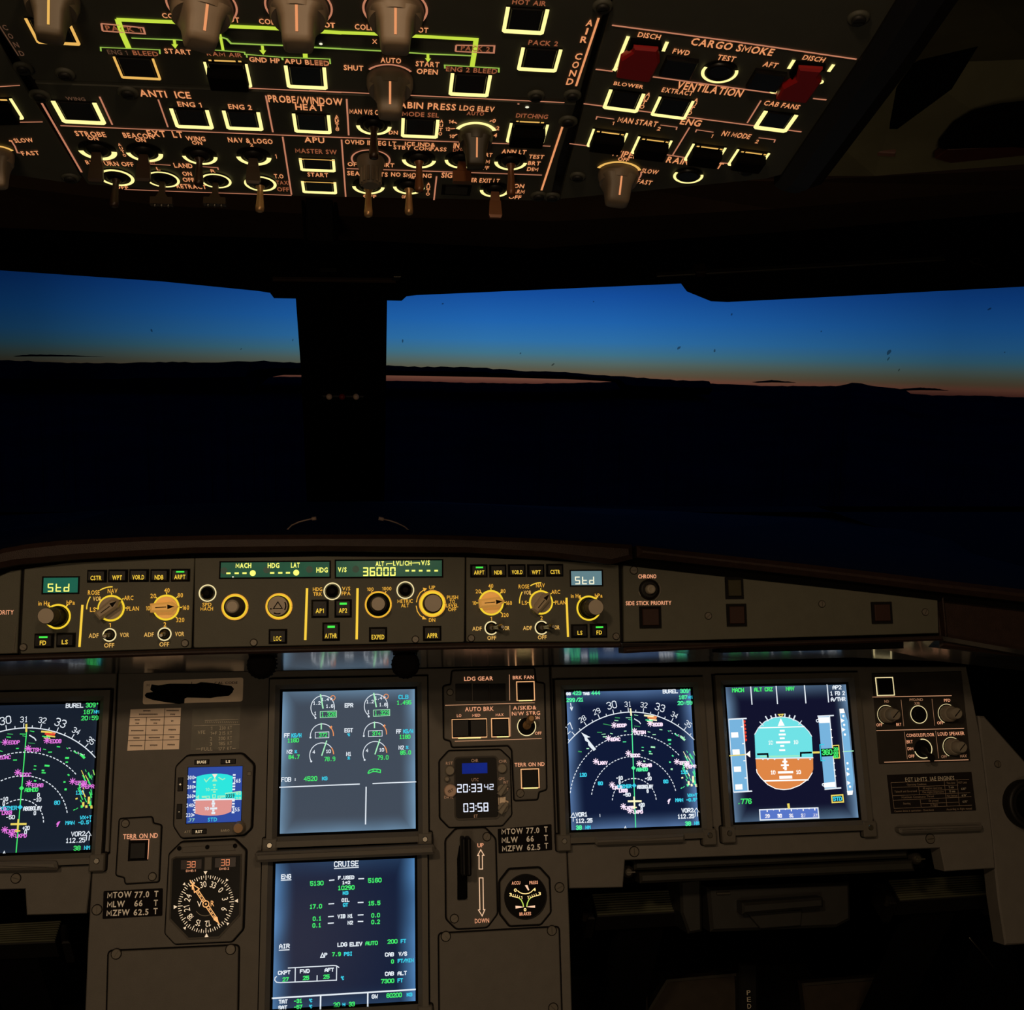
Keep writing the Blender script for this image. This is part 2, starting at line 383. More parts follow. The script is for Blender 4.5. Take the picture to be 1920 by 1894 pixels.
            for k in SEG7.get(ch, ''):
                X0, Y0, X1, Y1 = R[k]; s.uflat([(X0, Y0), (X1, Y0), (X1, Y1), (X0, Y1)], mt, h)
            pen += cw*(1+gap)
    def done(s, weld=False):
        if not s.v: return None
        me = bpy.data.meshes.new(s.name); me.from_pydata(s.v, [], s.f)
        for mt in s.mats: me.materials.append(mt)
        me.polygons.foreach_set('material_index', s.mi); me.polygons.foreach_set('use_smooth', s.sm); me.update()
        o = bpy.data.objects.new(s.name, me); COL.objects.link(o); o.parent = s.parent
        if s.label: o['label'] = s.label
        s.o = o; return o
def ccw(P):
    P = [Vector(p) for p in P]; n = len(P)
    A = sum(P[i].x*P[(i+1) % n].y - P[(i+1) % n].x*P[i].y for i in range(n))
    return P if A > 0 else P[::-1]
def inset(P, d):
    P = [Vector(p) for p in P]; n = len(P); out = []
    for i in range(n):
        a = (P[i]-P[i-1]); b = (P[(i+1) % n]-P[i])
        a = a.normalized() if a.length > 1e-9 else b.normalized(); b = b.normalized() if b.length > 1e-9 else a
        na = Vector((-a.y, a.x)); nb = Vector((-b.y, b.x)); k = 1+na.dot(nb)
        out.append(P[i]+(na+nb)*(d/max(k, .35)))
    return out
def rounded(P, r, n=4):
    P = [Vector(p) for p in P]; out = []; m = len(P)
    for i in range(m):
        a = (P[i-1]-P[i]); b = (P[(i+1) % m]-P[i]); k = min(r, a.length*.45, b.length*.45)
        p0 = P[i]+a.normalized()*k; p2 = P[i]+b.normalized()*k
        for j in range(n+1):
            t = j/n; out.append(p0*(1-t)**2+P[i]*2*t*(1-t)+p2*t*t)
    return out
# stroke lettering of the cockpit displays, on a 4 x 6 grid
STROKE = {}
for ln in """A 0,0 0,4 2,6 4,4 4,0;0,2.4 4,2.4|B 0,0 0,6 3,6 4,5 4,4 3,3.2 0,3.2;3,3.2 4,2.4 4,1 3,0 0,0|C 4,5 3,6 1,6 0,5 0,1 1,0 3,0 4,1|D 0,0 0,6 2.6,6 4,4.6 4,1.4 2.6,0 0,0|E 4,0 0,0 0,6 4,6;0,3.1 3.2,3.1|F 0,0 0,6 4,6;0,3.1 3.2,3.1
G 4,5 3,6 1,6 0,5 0,1 1,0 3,0 4,1 4,2.8 2.4,2.8|H 0,0 0,6;4,0 4,6;0,3 4,3|I 1,0 3,0;2,0 2,6;1,6 3,6|J 0,1.2 1,0 3,0 4,1 4,6|K 0,0 0,6;4,6 0,2.6;1.4,3.6 4,0|L 0,6 0,0 4,0|M 0,0 0,6 2,3.4 4,6 4,0|N 0,0 0,6 4,0 4,6
O 1,0 0,1 0,5 1,6 3,6 4,5 4,1 3,0 1,0|P 0,0 0,6 3,6 4,5 4,4 3,3 0,3|Q 1,0 0,1 0,5 1,6 3,6 4,5 4,1 3,0 1,0;2.4,1.6 4,0|R 0,0 0,6 3,6 4,5 4,4 3,3 0,3;2,3 4,0|S 4,5 3,6 1,6 0,5 0,4 1,3.1 3,2.9 4,2 4,1 3,0 1,0 0,1|T 0,6 4,6;2,6 2,0|U 0,6 0,1 1,0 3,0 4,1 4,6
V 0,6 2,0 4,6|W 0,6 .8,0 2,3 3.2,0 4,6|X 0,0 4,6;0,6 4,0|Y 0,6 2,3 4,6;2,3 2,0|Z 0,6 4,6 0,0 4,0|0 1,0 0,1 0,5 1,6 3,6 4,5 4,1 3,0 1,0|1 .8,4.9 2,6 2,0;.8,0 3.2,0|2 0,5 1,6 3,6 4,5 4,4 0,0 4,0|3 0,5 1,6 3,6 4,5 4,4 3,3.1 1.6,3.1;3,3.1 4,2.2 4,1 3,0 1,0 0,1
4 3,0 3,6 0,2 4,2|5 4,6 0,6 0,3.4 3,3.6 4,2.8 4,1 3,0 1,0 0,1|6 4,5 3,6 1,6 0,5 0,1 1,0 3,0 4,1 4,2.4 3,3.3 1,3.3 0,2.6|7 0,6 4,6 1.4,0|8 1,3.1 0,4 0,5 1,6 3,6 4,5 4,4 3,3.1 1,3.1 0,2.2 0,1 1,0 3,0 4,1 4,2.2 3,3.1|9 4,3.4 3,2.7 1,2.7 0,3.6 0,5 1,6 3,6 4,5 4,1 3,0 1,0
+ 2,1 2,5;0,3 4,3|- .4,3 3.6,3|. 1.8,0 2.2,.5|: 2,1 2,1.7;2,4 2,4.7|/ 0,0 4,6|% 0,0 4,6;0,5.4 1,6 1,4.8 0,5.4;3,1.2 4,.6 3,0 3,1.2|° 1.4,5 2,6 2.6,5 2,4.2 1.4,5""".replace("\n", "|").split("|"):
    STROKE[ln[0]] = [[tuple(float(v) for v in q.split(",")) for q in s.split()] for s in ln[2:].split(";")]
def stx(m, t, x, y, hh, mt, w=None, rot=0, th=.00095, al='c', h=.0026):
    """stroke lettering centred at view point x,y"""
    c = m.L(x, y); H = (m.L(x, y-hh/2)-m.L(x, y+hh/2)).length-th; n = len(t)
    W = m.sx(x, y, w)-th if w else H*.66*(n*1.38-.38)
    cell = W/(n*1.38-.38); ca, sa = math.cos(D2R(rot)), math.sin(D2R(rot)); x0 = {'c': -W/2, 'l': 0, 'r': -W}[al]
    for i, ch in enumerate(t):
        for s in STROKE.get(ch, []):
            P = []
            for gx, gy in s:
                a = x0+i*cell*1.38+gx/4*cell; b = (gy/6-.5)*H; P.append(Vector((c.x+a*ca-b*sa, c.y+a*sa+b*ca)))
            d0 = (P[0]-P[1]).normalized()*th*.4; d1 = (P[-1]-P[-2]).normalized()*th*.4
            P[0] = P[0]+d0; P[-1] = P[-1]+d1; m.uline(P, th, mt, h)
# world-space meshes for the setting
def wmesh(name, vs, fs, mt, kind='structure', parent=None, smooth=False):
    me = bpy.data.meshes.new(name); me.from_pydata([tuple(v) for v in vs], [], fs); me.materials.append(mt)
    if smooth: me.polygons.foreach_set('use_smooth', [True]*len(fs))
    o = bpy.data.objects.new(name, me); COL.objects.link(o)
    if parent: o.parent = parent; 
    elif kind: o['kind'] = kind
    return o
def slab(name, front, off, mt, kind='structure', parent=None):
    """a thick sheet: front outline (world points) pushed back by off"""
    n = len(front); off = Vector(off); vs = [Vector(p) for p in front]; vs += [p+off for p in vs]
    fs = [tuple(range(n)), tuple(range(2*n-1, n-1, -1))]+[(i, n+i, n+(i+1) % n, (i+1) % n) for i in range(n)]
    return wmesh(name, vs, fs, mt, kind, parent)
def strip(name, rows, off, mt, kind='structure', parent=None):
    """thick sheet lofted through rows of world points"""
    n = len(rows[0]); off = Vector(off); a = [Vector(p) for r in rows for p in r]; vs = a+[p+off for p in a]; k = len(a); fs = []
    R = len(rows)
    for j in range(R-1):
        for i in range(n-1):
            q = (j*n+i, j*n+i+1, (j+1)*n+i+1, (j+1)*n+i); fs.append(q); fs.append(tuple(k+x for x in q[::-1]))
    edge = [i for i in range(n)]+[j*n+n-1 for j in range(1, R)]+[(R-1)*n+i for i in range(n-2, -1, -1)]+[j*n for j in range(R-2, 0, -1)]
    for i in range(len(edge)):
        x, y = edge[i], edge[(i+1) % len(edge)]; fs.append((x, k+x, k+y, y))
    return wmesh(name, vs, fs, mt, kind, parent)
# ------------------------------------------------------------------ the setting
def box(name, x0, x1, y0, y1, z0, z1, mt):
    v = [(x, y, z) for z in (z0, z1) for y in (y0, y1) for x in (x0, x1)]
    return wmesh(name, v, [(0, 2, 3, 1), (4, 5, 7, 6), (0, 1, 5, 4), (2, 6, 7, 3), (0, 4, 6, 2), (1, 3, 7, 5)], mt)
box('floor', -1.4, 1.4, -1.5, 2.4, -.05, 0, FLOORM)
box('wall_back', -1.4, 1.4, -1.55, -1.5, 0, 2.1, LINER)
box('wall_left', -1.45, -1.4, -1.5, 1.3, 0, 2.1, LINER)
box('wall_right', 1.4, 1.45, -1.5, 1.3, 0, 2.1, LINER)
box('ceiling', -1.4, 1.4, -1.5, .55, 2.05, 2.1, LINER)
box('trim_8', -1.4, 1.4, .50, .55, 1.50, 2.05, LINER)
box('wall_front', -1.4, 1.4, 2.02, 2.1, 0, 1.0, BLKM)
box('trim_6', -1.45, -1.2, 1.0, 2.1, 0, 1.0, BLKM)
box('trim_7', .92, 1.45, 1.22, 2.1, 0, 1.0, BLKM)
WS = Plane((0, 1.8, 1.3), (1, 0, 0), (0, -.69, .72))
def ws(px, py, h=0): return WS.hit(px, py, h)
# ceiling lining right of the overhead console, sloping down to the windscreen brow
strip('trim_1', [[at_y(x, y, Y) for x, y, Y in r] for r in (
    [(1380, -130, .54), (1700, -130, .54), (1960, -130, .54), (2700, -130, .54)], [(1400, 120, .80), (1700, 120, .84), (1960, 110, .88), (2600, 90, .95)], [(1400, 330, .97), (1640, 330, .97), (1960, 305, .97), (2600, 270, .97)])],
    (0, .02, .06), LINER)
strip('trim_9', [[at_y(x, y, Y) for x, y, Y in r] for r in (
    [(-1500, -130, .54), (-300, -130, .54), (80, -130, .54)], [(-1300, 90, .92), (-250, 110, .84), (80, 120, .80)], [(-1200, 240, .97), (-200, 270, .97), (120, 270, .97)])],
    (0, .02, .06), LINER)
strip('trim_10', [[at_y(x, y, Y) for x, y, Y in r] for r in (
    [(40, -135, .56), (740, -135, .56), (1420, -135, .56)], [(40, 120, .83), (740, 120, .83), (1440, 120, .83)], [(60, 262, .985), (740, 300, .985), (1440, 325, .985)])],
    (0, .02, .06), LINER)
# windscreen brow
strip('trim_2', [[at_y(x, y, Y) for x, y, Y in r] for r in (
    [(-1200, 130, .98), (-60, 250, .98), (300, 300, .98), (640, 320, .98), (1040, 330, .98), (1450, 340, .98), (1960, 316, .98), (2600, 280, .98)],
    [(-1200, 220, 1.05), (-60, 340, 1.05), (300, 385, 1.05), (640, 405, 1.05), (1040, 415, 1.05), (1450, 392, 1.05), (1960, 350, 1.05), (2600, 310, 1.05)],
    [(-1200, 330, 1.2), (-60, 424, 1.2), (300, 440, 1.2), (700, 452, 1.2), (1000, 466, 1.2), (1450, 436, 1.2), (1960, 394, 1.2), (2600, 350, 1.2)])], (0, .03, .05), BROW)
# windscreen header
slab('trim_3', [ws(*p) for p in ((-900, 440), (-90, 502), (0, 507), (300, 527.5), (482, 545.5), (552, 556), (726, 560), (781, 553.5), (1285, 531.5), (1960, 500), (2600, 470), (2600, 330), (1960, 380), (-90, 400), (-900, 330))], (0, .06, .05), BLKM)
# black shelf joining the brow to the header
strip('trim_4', [[at_y(x, y, 1.2) for x, y in ((-1200, 326), (-60, 420), (700, 448), (1000, 462), (1960, 390), (2600, 346))], [ws(x, y) for x, y in ((-1200, 380), (-60, 470), (700, 498), (1000, 505), (1960, 470), (2600, 430))]], (0, 0, .03), BLKM)
# centre pillar between the windscreens
slab('trim_5', [ws(*p) for p in ((553.5, 545), (726, 545), (724, 702), (720, 1000), (578, 1000), (564.8, 702))], (0, .09, .08), BLKM)
# window panes with a few insect marks on the outside
GLASS = bpy.data.materials.new('windscreen_glass'); GLASS.use_nodes = True
nt = GLASS.node_tree; nt.nodes.clear(); o_ = nt.nodes.new('ShaderNodeOutputMaterial'); mx_ = nt.nodes.new('ShaderNodeMixShader')
tr_ = nt.nodes.new('ShaderNodeBsdfTransparent'); gl_ = nt.nodes.new('ShaderNodeBsdfGlossy'); gl_.inputs['Roughness'].default_value = .02
tr_.inputs[0].default_value = (.97, .985, .98, 1); mx_.inputs[0].default_value = .012
nt.links.new(tr_.outputs[0], mx_.inputs[1]); nt.links.new(gl_.outputs[0], mx_.inputs[2]); nt.links.new(mx_.outputs[0], o_.inputs[0])
SMUDGE = bpy.data.materials.new('dried_insect_mark'); SMUDGE.use_nodes = True
nt = SMUDGE.node_tree; nt.nodes.clear(); o_ = nt.nodes.new('ShaderNodeOutputMaterial'); mx_ = nt.nodes.new('ShaderNodeMixShader')
tr_ = nt.nodes.new('ShaderNodeBsdfTransparent'); df_ = nt.nodes.new('ShaderNodeBsdfDiffuse'); df_.inputs[0].default_value = (.05, .05, .05, 1); mx_.inputs[0].default_value = .38
nt.links.new(tr_.outputs[0], mx_.inputs[1]); nt.links.new(df_.outputs[0], mx_.inputs[2]); nt.links.new(mx_.outputs[0], o_.inputs[0])
def pane(name, pts, marks):
    w = slab(name, [ws(x, y, -.03) for x, y in pts], WS.N*-.012, GLASS)
    for (x, y, l, ww, a) in marks:
        c = ws(x, y, -.0425-.03); pts_ = []
        for i in range(9):
            t = 2*math.pi*i/9; k = .8+.4*random.random()
            ex, ey = math.cos(t)*l*k*.8, math.sin(t)*ww*k*.75; ca, sa = math.cos(D2R(a)), math.sin(D2R(a))
            pts_.append(ws(x+ex*ca-ey*sa, y-ex*sa-ey*ca, -.0425))
        m = slab('insect_mark', pts_, WS.N*-.0012, SMUDGE, None, w)
pane('window_1', ((-900, 410), (560, 500), (580, 1010), (-900, 1010)), [(284, 620, 4, 2, 120), (549, 638, 2.5, 1.2, 80), (452, 655, 2, 1, 30)])
pane('window_2', ((720, 500), (2500, 440), (2500, 1010), (716, 1010)), [(1273, 653, 5, 2.5, 40), (1340, 658, 3.5, 2, 70), (1667, 661, 7, 3.5, 50), (1666, 673, 5, 1.2, 55), (1037, 684, 4, 1.5, 40),
     (755, 640, 3.5, 2, 80), (1372, 590, 3, 1.6, 50), (830, 570, 2.5, 1.2, 20), (1686, 694, 3.5, 1.2, 55), (976, 663, 2, 1, 30), (1540, 622, 1.8, 1, 30), (1884, 661, 1.8, 1, 30), (1855, 580, 5, 1.6, 30), (1113, 566, 1.8, 1, 0)])

# ------------------------------------------------------------------ clouds at dusk, kilometres off
CLOUDM = mat('dusk_cloud', (30, 30, 42), .95, noise=.2, spec=0, scale=.004)
def horizon(px): return 722+.0065*(px-900)   # far edge of the lower cloud deck in the view
def cloud_bank(name, top, bot, dist, label, cat, thick=400):
    """a long bank: ragged crest, flat foot, rounded back"""
    xs = [p[0] for p in top]; n = len(top); rows = []
    rnd = random.Random(3)
    T = [at_depth(x, y, dist) for x, y in top]; B = [at_depth(x, y, dist) for x, y in bot]
    o = bpy.data.objects
    f = Vector((fw.x, fw.y, 0)).normalized()
    M1 = [(t*.55+b*.45)-f*thick*.25 for t, b in zip(T, B)]; Bk = [(t*.5+b*.5)+f*thick for t, b in zip(T, B)]
    vs = T+M1+B+Bk; fs = []
    R = [0, n, 2*n, 3*n]
    for a, b in ((0, 1), (1, 2), (2, 3), (3, 0)):
        for i in range(n-1): fs.append((R[a]+i, R[b]+i, R[b]+i+1, R[a]+i+1))
    fs += [(0, 3*n, 2*n, n), (n-1, 2*n-1, 3*n-1, 4*n-1)]
    w = wmesh(name, vs, fs, CLOUDM, None, smooth=False); w['label'] = label; w['category'] = cat; w['kind'] = 'stuff'; return w
def crest(pts, n, amp, seed):
    r = random.Random(seed); out = []
    for i in range(n):
        x = pts[0][0]+(pts[-1][0]-pts[0][0])*i/(n-1)
        for (x0, y0), (x1, y1) in zip(pts, pts[1:]):
            if x0 <= x <= x1:
                t = (x-x0)/(x1-x0); y = y0+(y1-y0)*t; break
        out.append((x, y+amp*(r.random()-.5)+amp*.8*math.sin(x*.021+seed)*math.sin(x*.008+seed*2)))
    return out
# lower deck, an almost level floor of cloud
dk_far = [at_depth(x, y, 6000) for x, y in crest([(-700, 700), (0, 702), (560, 707), (724, 714), (900, 717), (1000, 720), (1150, 716), (1200, 716), (1300, 717), (1365, 720), (1425, 724), (1575, 724), (1597, 718.5), (1616, 719), (1631, 724), (1697, 731), (1702, 737), (1755, 741), (1815, 741), (1920, 745), (2600, 770)], 330, 1.3, 5)]
dk = dk_far+[Vector((p.x*.10, p.y*.10, p.z-420)) for p in dk_far]
n_ = len(dk_far); dk += [p+Vector((0, 0, -900)) for p in dk_far]
w_ = wmesh('cloud_deck', dk, [(i, n_+i, n_+i+1, i+1) for i in range(n_-1)]+[(i, i+1, 2*n_+i+1, 2*n_+i) for i in range(n_-1)], CLOUDM, None)
w_['label'] = 'dark level cloud deck filling the view below the horizon'; w_['category'] = 'clouds'; w_['kind'] = 'stuff'
xs_ = [(-500, 672), (-100, 674), (0, 676), (110, 678), (230, 681), (330, 678), (400, 681), (455, 679), (500, 677), (560, 679), (640, 684), (724, 685), (800, 688), (900, 691), (1000, 696), (1060, 697), (1120, 703), (1190, 706), (1240, 711), (1290, 715), (1330, 716.5)]
top_ = crest(xs_, 150, 2.0, 2)
def lerp(P, x):
    for (x0, y0), (x1, y1) in zip(P, P[1:]):
        if x0 <= x <= x1: return y0+(y1-y0)*(x-x0)/(x1-x0)
bot_ = [(x, max(y+1, lerp([(-500, 760), (470, 740), (485, 712), (530, 703), (724, 704), (900, 707), (1060, 711), (1120, 714), (1158, 717), (1165, 740), (1400, 740)], x))) for x, y in top_]
cloud_bank('cloud_bank', top_, bot_, 5200, 'long dark cloud bank along the horizon above the red glow', 'clouds')
top_ = crest([(30, 667), (60, 664.5), (110, 665.5), (180, 668.5)], 24, .9, 9)
cloud_bank('cloud_wisp', top_, [(x, 668.8+(y-667)*.2) for x, y in top_], 5000, 'thin dark cloud streak left above the bank in the left windscreen', 'clouds', 120)
top_ = crest([(1420, 717), (1446, 712.5), (1470, 715), (1490, 717)], 24, .9, 4)
cloud_bank('cloud_wisp', top_, [(x, 718+(y-717)*.2) for x, y in top_], 5000, 'small dark cloud streak right of centre in the right windscreen', 'clouds', 120)
top_ = crest([(1700, 731), (1725, 727), (1755, 729), (1775, 732)], 24, .9, 6)
cloud_bank('cloud_wisp', top_, [(x, 732.6+(y-731)*.2) for x, y in top_], 5000, 'dark cloud streak over the orange glow at the far right', 'clouds', 120)

# ------------------------------------------------------------------ glareshield
view()
T = Thing('glareshield', 'black hooded glareshield with brown padded lip under the windscreen', 'glareshield', FC, 620, 1120)
m = T.mb('lip'); m.poly([(-520, 1132), (-40, 1054), (16, 1031), (60, 1023), (125, 1016), (281, 1009), (440, 1006), (600, 1005), (760, 1005), (860, 1007), (1020, 1013), (1178, 1024), (1180, 1050), (1140, 1060), (1020, 1046), (873, 1038), (600, 1035.5), (362, 1039), (160, 1050), (40, 1061), (-40, 1078), (-520, 1158)], -.01, .020, LEATH, .005); m.done()
m = T.mb('lip'); m.poly([(1187, 1025), (1300, 1038), (1450, 1054), (1600, 1071), (1760, 1090), (1960, 1113), (1960, 1136), (1755, 1112), (1600, 1093), (1400, 1070), (1188, 1047)], -.01, .020, LEATH, .005); m.done()
m = T.mb('end_cap'); m.poly([(1764, 1113), (1960, 1137), (1960, 1236), (1768, 1214)], -.03, -.004, LEATH, .003)
m.poly([(1763, 1116), (1766, 1116), (1773, 1192), (1770, 1196)], -.02, .004, LEATH, .001); m.done()
m = T.mb('bottom_rail'); m.poly([(-520, 1246), (-40, 1230), (39, 1228), (362, 1217), (870, 1206), (1163, 1205), (1163, 1214), (870, 1217), (362, 1228), (39, 1239), (-40, 1242), (-520, 1258)], -.02, .008, LEATH, .002)
m.poly([(1167, 1214), (1400, 1204), (1760, 1192), (1764, 1201), (1400, 1213), (1168, 1225)], -.02, .008, LEATH, .002); m.done()
m = T.mb('warning_light_recess'); m.poly([(1352, 1206), (1690, 1198), (1690, 1216), (1352, 1224)], -.03, .006, BLKM, .001); m.done()
# hood top running forward to the windscreen
iv = T.o.matrix_world.inverted()
pts1 = [(-520, 1132), (-40, 1054), (16, 1031), (125, 1016), (281, 1009), (600, 1005), (860, 1007), (1020, 1013), (1180, 1024), (1300, 1038), (1600, 1071), (1960, 1113), (2200, 1140)]
rows = [[FC.hit(x, y, .012) for x, y in pts1], [FC.hit(x, y, -.02)+Vector((0, 0, .004)) for x, y in pts1]]
rows.append([Vector((p.x*1.05, 1.5, p.z-.028)) for p in rows[0]]); rows.append([Vector((p.x*1.3, 2.05, 1.02-abs(p.x)*.05)) for p in rows[0]])
strip('hood', [[iv @ p for p in r] for r in rows], (0, -.02, -.01), BLKM, None, T.o)
# underside, sloping down and forward to the panel, glossy enough to mirror the displays
ul = [(-520, 1256, 1288), (-80, 1241, 1270), (39, 1238, 1266), (362, 1227, 1260), (600, 1222, 1256), (870, 1216, 1250), (1165, 1213, 1245), (1400, 1212, 1238), (1600, 1206, 1233), (1760, 1200, 1240), (1960, 1235, 1262)]
strip('underside', [[iv @ FC.hit(x, a, .002) for x, a, b in ul], [iv @ at_y(x, b, 1.135) for x, a, b in ul]], (0, .004, .008), GLOSSU, None, T.o)
for x in (487, 761):
    T = Thing('air_nozzle', 'black ribbed round air nozzle under the glareshield, left of the upper centre display' if x < 600 else 'black ribbed round air nozzle under the glareshield, right of the upper centre display', 'air nozzle', FC, x, 1247, 'air nozzles')
    m = T.mb('nozzle'); m.lathe((0, 0), [(.010, -.05), (.0135, -.03), (.0145, -.016), (.0135, -.010), (.009, -.008)], BLKM, 28); m.done()
    m = T.mb('grip_ring')
    for i in range(22):
        a = 2*math.pi*i/22; c = Vector((math.cos(a), math.sin(a)))*.0138; m.cyl(c, .0011, -.032, -.014, BLKM, seg=6)
    m.done()
# thin bent rods standing behind the hood
def rod(name, pts, ys, r0_, label):
    P = [at_y(x, y, Y) for (x, y), Y in zip(pts, ys)]; vs = []; fs = []; n = 8
    for k, p in enumerate(P):
        d = (P[min(k+1, len(P)-1)]-P[max(k-1, 0)]).normalized(); a = d.cross(Vector((0, 1, .3))).normalized(); b = d.cross(a)
        r = r0_*(2.6 if k >= len(P)-2 else 1)
        for i in range(n): t = 2*math.pi*i/n; vs.append(p+a*math.cos(t)*r+b*math.sin(t)*r)
    for k in range(len(P)-1):
        for i in range(n): fs.append((k*n+i, k*n+(i+1) % n, (k+1)*n+(i+1) % n, (k+1)*n+i))
    fs += [tuple(range(n)), tuple(range((len(P)-1)*n, len(P)*n))]
    w = wmesh(name, vs, fs, mat('grey_rod_paint', (150, 128, 116), .5), None, smooth=True); w['label'] = label; w['category'] = 'rod'; w['group'] = 'bent rods behind the glareshield'
rod('bent_rod', [(532, 1010), (537, 995), (547, 985), (560, 979), (575, 975), (584, 973), (585, 973), (593, 972)], [1.115]*8, .0008, 'thin pale bent rod with blunt tip rising behind glareshield, left of the pair')
rod('bent_rod', [(772, 1010), (768, 996), (759, 988), (745, 981), (730, 976), (720, 974), (719, 974), (710, 972)], [1.115]*8, .0008, 'thin pale bent rod with blunt tip rising behind glareshield, right of the pair')
# eye position balls on the pillar
T = Thing('eye_position_indicator', 'three small sighting balls, red between two white, on the dark centre pillar', 'sighting balls', WS, 644, 730)
m = T.mb('bracket'); m.rect(644, 738, 78, 8, .0, .012, BLK, .002); m.done()
for x, mt, nm in ((618, mat('white_ball', (220, 190, 168), .35, noise=0), 'white ball'), (642, mat('red_ball', (130, 30, 26), .35, noise=0), 'red ball'), (668, mat('white_ball', (0, 0, 0)), 'white ball')):
    m = T.mb('ball', label=nm); r = .0055; m.lathe(m.L(x, 730), [(r*math.sin(a)+.0001, .018-r*math.cos(a)) for a in [math.pi*i/8 for i in range(9)]], mt, 16); m.done()
# stowed compass bracket at the pillar head
T = Thing('compass_bracket', 'black folded compass bracket at the head of the centre pillar', 'bracket', WS, 640, 520)
m = T.mb('housing'); m.poly([(498, 500), (770, 500), (764, 551), (753, 561), (514, 556), (503, 541)], .0, .006, BLKM, .002); m.done()
m = T.mb('hinge_rail'); m.poly([(512, 514), (742, 517), (742, 522), (512, 519)], .006, .012, BROW, .001); m.done()
m = T.mb('latch'); m.poly([(738, 508), (752, 508), (748, 516), (736, 516)], .006, .014, STEELD, .001); m.poly([(600, 498), (632, 498), (632, 500), (600, 500)], .006, .012, STEELD); m.done()
# sun visor, right
T = Thing('sun_visor', 'black sun visor folded up over the right windscreen', 'sun visor', WS, 1600, 500)
m = T.mb('shade'); m.poly([(1283, 529), (1300, 536), (1328, 547.5), (1358, 549), (1500, 542), (1960, 518), (1960, 440), (1240, 470)], .015, .025, BLKM, .002); m.done()
m = T.mb('rail'); m.poly([(1225, 492), (1330, 486), (1760, 462), (1760, 465), (1330, 490), (1225, 495)], .025, .034, STEELD, .001); m.poly([(1294, 476), (1316, 475), (1312, 486), (1296, 487)], .025, .045, LEATH, .002); m.done()
m = T.mb('clip'); m.line([(1806, 466), (1814, 472), (1826, 474), (1834, 479)], .0022, STEELD, .03); m.line([(1812, 462), (1822, 462), (1826, 470)], .002, STEELD, .03); m.done()
# small hatch on the brow under the overhead console
BP = Plane(at_y(600, 405, 1.04), (1, 0, 0), (0, -.62, .78))
T = Thing('hatch_cover', 'narrow dark hatch cover on the brow below the overhead console', 'hatch', BP, 600, 405)
m = T.mb('cover'); m.rect(600, 405, 50, 88, 0, .004, BLK, .001); m.done()
m = T.mb('frame'); pts_ = m.rpts(600, 405, 50, 88, 0, .004); m.frame(pts_, .003, -.003, .002, BLKM); m.done()
# ------------------------------------------------------------------ main instrument panel boards
view()
def screw(T, x, y, r=.0040, h=.0, mt=SCREW, parent=None):
    m = T.mb('screw', parent); c = m.L(x, y); m.cyl(c, r*1.14, h, h+.0004, DARK, seg=16); m.cyl(c, r, h, h+.0015, mt, bev=.0005, seg=16)
    a = random.random()*3; d = Vector((math.cos(a), math.sin(a)))*r*.75; m.uline([c-d, c+d], r*.16, STEELD, h+.00165); m.done()
def plate(T, xy, gap=.0016, h=.0022, mt=PLATE, name='face_plate', rad=.004, px=True):
    """a cover or instrument face let into the panel with a dark seam round it"""
    m = T.mb(name); P = ccw([m.L(*p) for p in xy]); P = rounded(P, rad) if rad else P
    m.prism(inset(P, -gap), -.004, .0004, DARK); m.prism(P, .0, h, mt, .0008); m.done(); return m
TL = Thing('instrument_panel', 'grey captain side panel board around the leftmost map display', 'instrument panel', MP, 110, 1500)
m = TL.mb('panel_board'); m.poly([(-480, 1270), (219, 1262), (204, 1597), (172, 1623), (162, 1713), (50, 1716), (47, 1667), (-520, 1682)], -.025, 0, PANEL, .001); m.done()
m = TL.mb('grip_bar'); m.poly([(-60, 1614), (113, 1612), (116, 1628), (-60, 1631)], 0, .016, PANEL, .003, rad=.003); m.done()
screw(TL, 30, 1647, .005)
TC = Thing('instrument_panel', 'grey centre panel board carrying the two stacked centre displays', 'instrument panel', MP, 620, 1580)
m = TC.mb('panel_board'); m.poly([(222, 1262), (1030, 1250), (1041, 1581), (1062, 1586), (1068, 1740), (1074, 1960), (157, 1960), (165, 1764), (173, 1628), (206, 1600)], -.025, 0, PANEL, .001); m.done()
m = TC.mb('grip_bar'); m.poly([(481, 1595), (812, 1580), (815, 1598), (484, 1613)], 0, .026, PANEL, .003, rad=.003); m.done()
for x, y in ((182, 1706), (1049, 1664)): screw(TC, x, y, .0052)
TR = Thing('instrument_panel', 'grey first officer side panel board around the two right displays', 'instrument panel', MP, 1450, 1450)
m = TR.mb('panel_board'); m.poly([(1034, 1250), (1812, 1250), (1838, 1380), (1860, 1560), (1866, 1628), (1772, 1634), (1763, 1590), (1172, 1613), (1168, 1664), (1068, 1666), (1064, 1585), (1044, 1580)], -.025, 0, PANEL, .001); m.done()
for a in ([(1112, 1569), (1279, 1562), (1279, 1577), (1113, 1583)], [(1676, 1551), (1834, 1546), (1833, 1556), (1679, 1562)]):
    m = TR.mb('grip_bar'); m.poly(a, 0, .014, PANEL, .003, rad=.003); m.done()
for x, y in ((1189, 1597), (1744, 1573)): screw(TR, x, y, .0055)
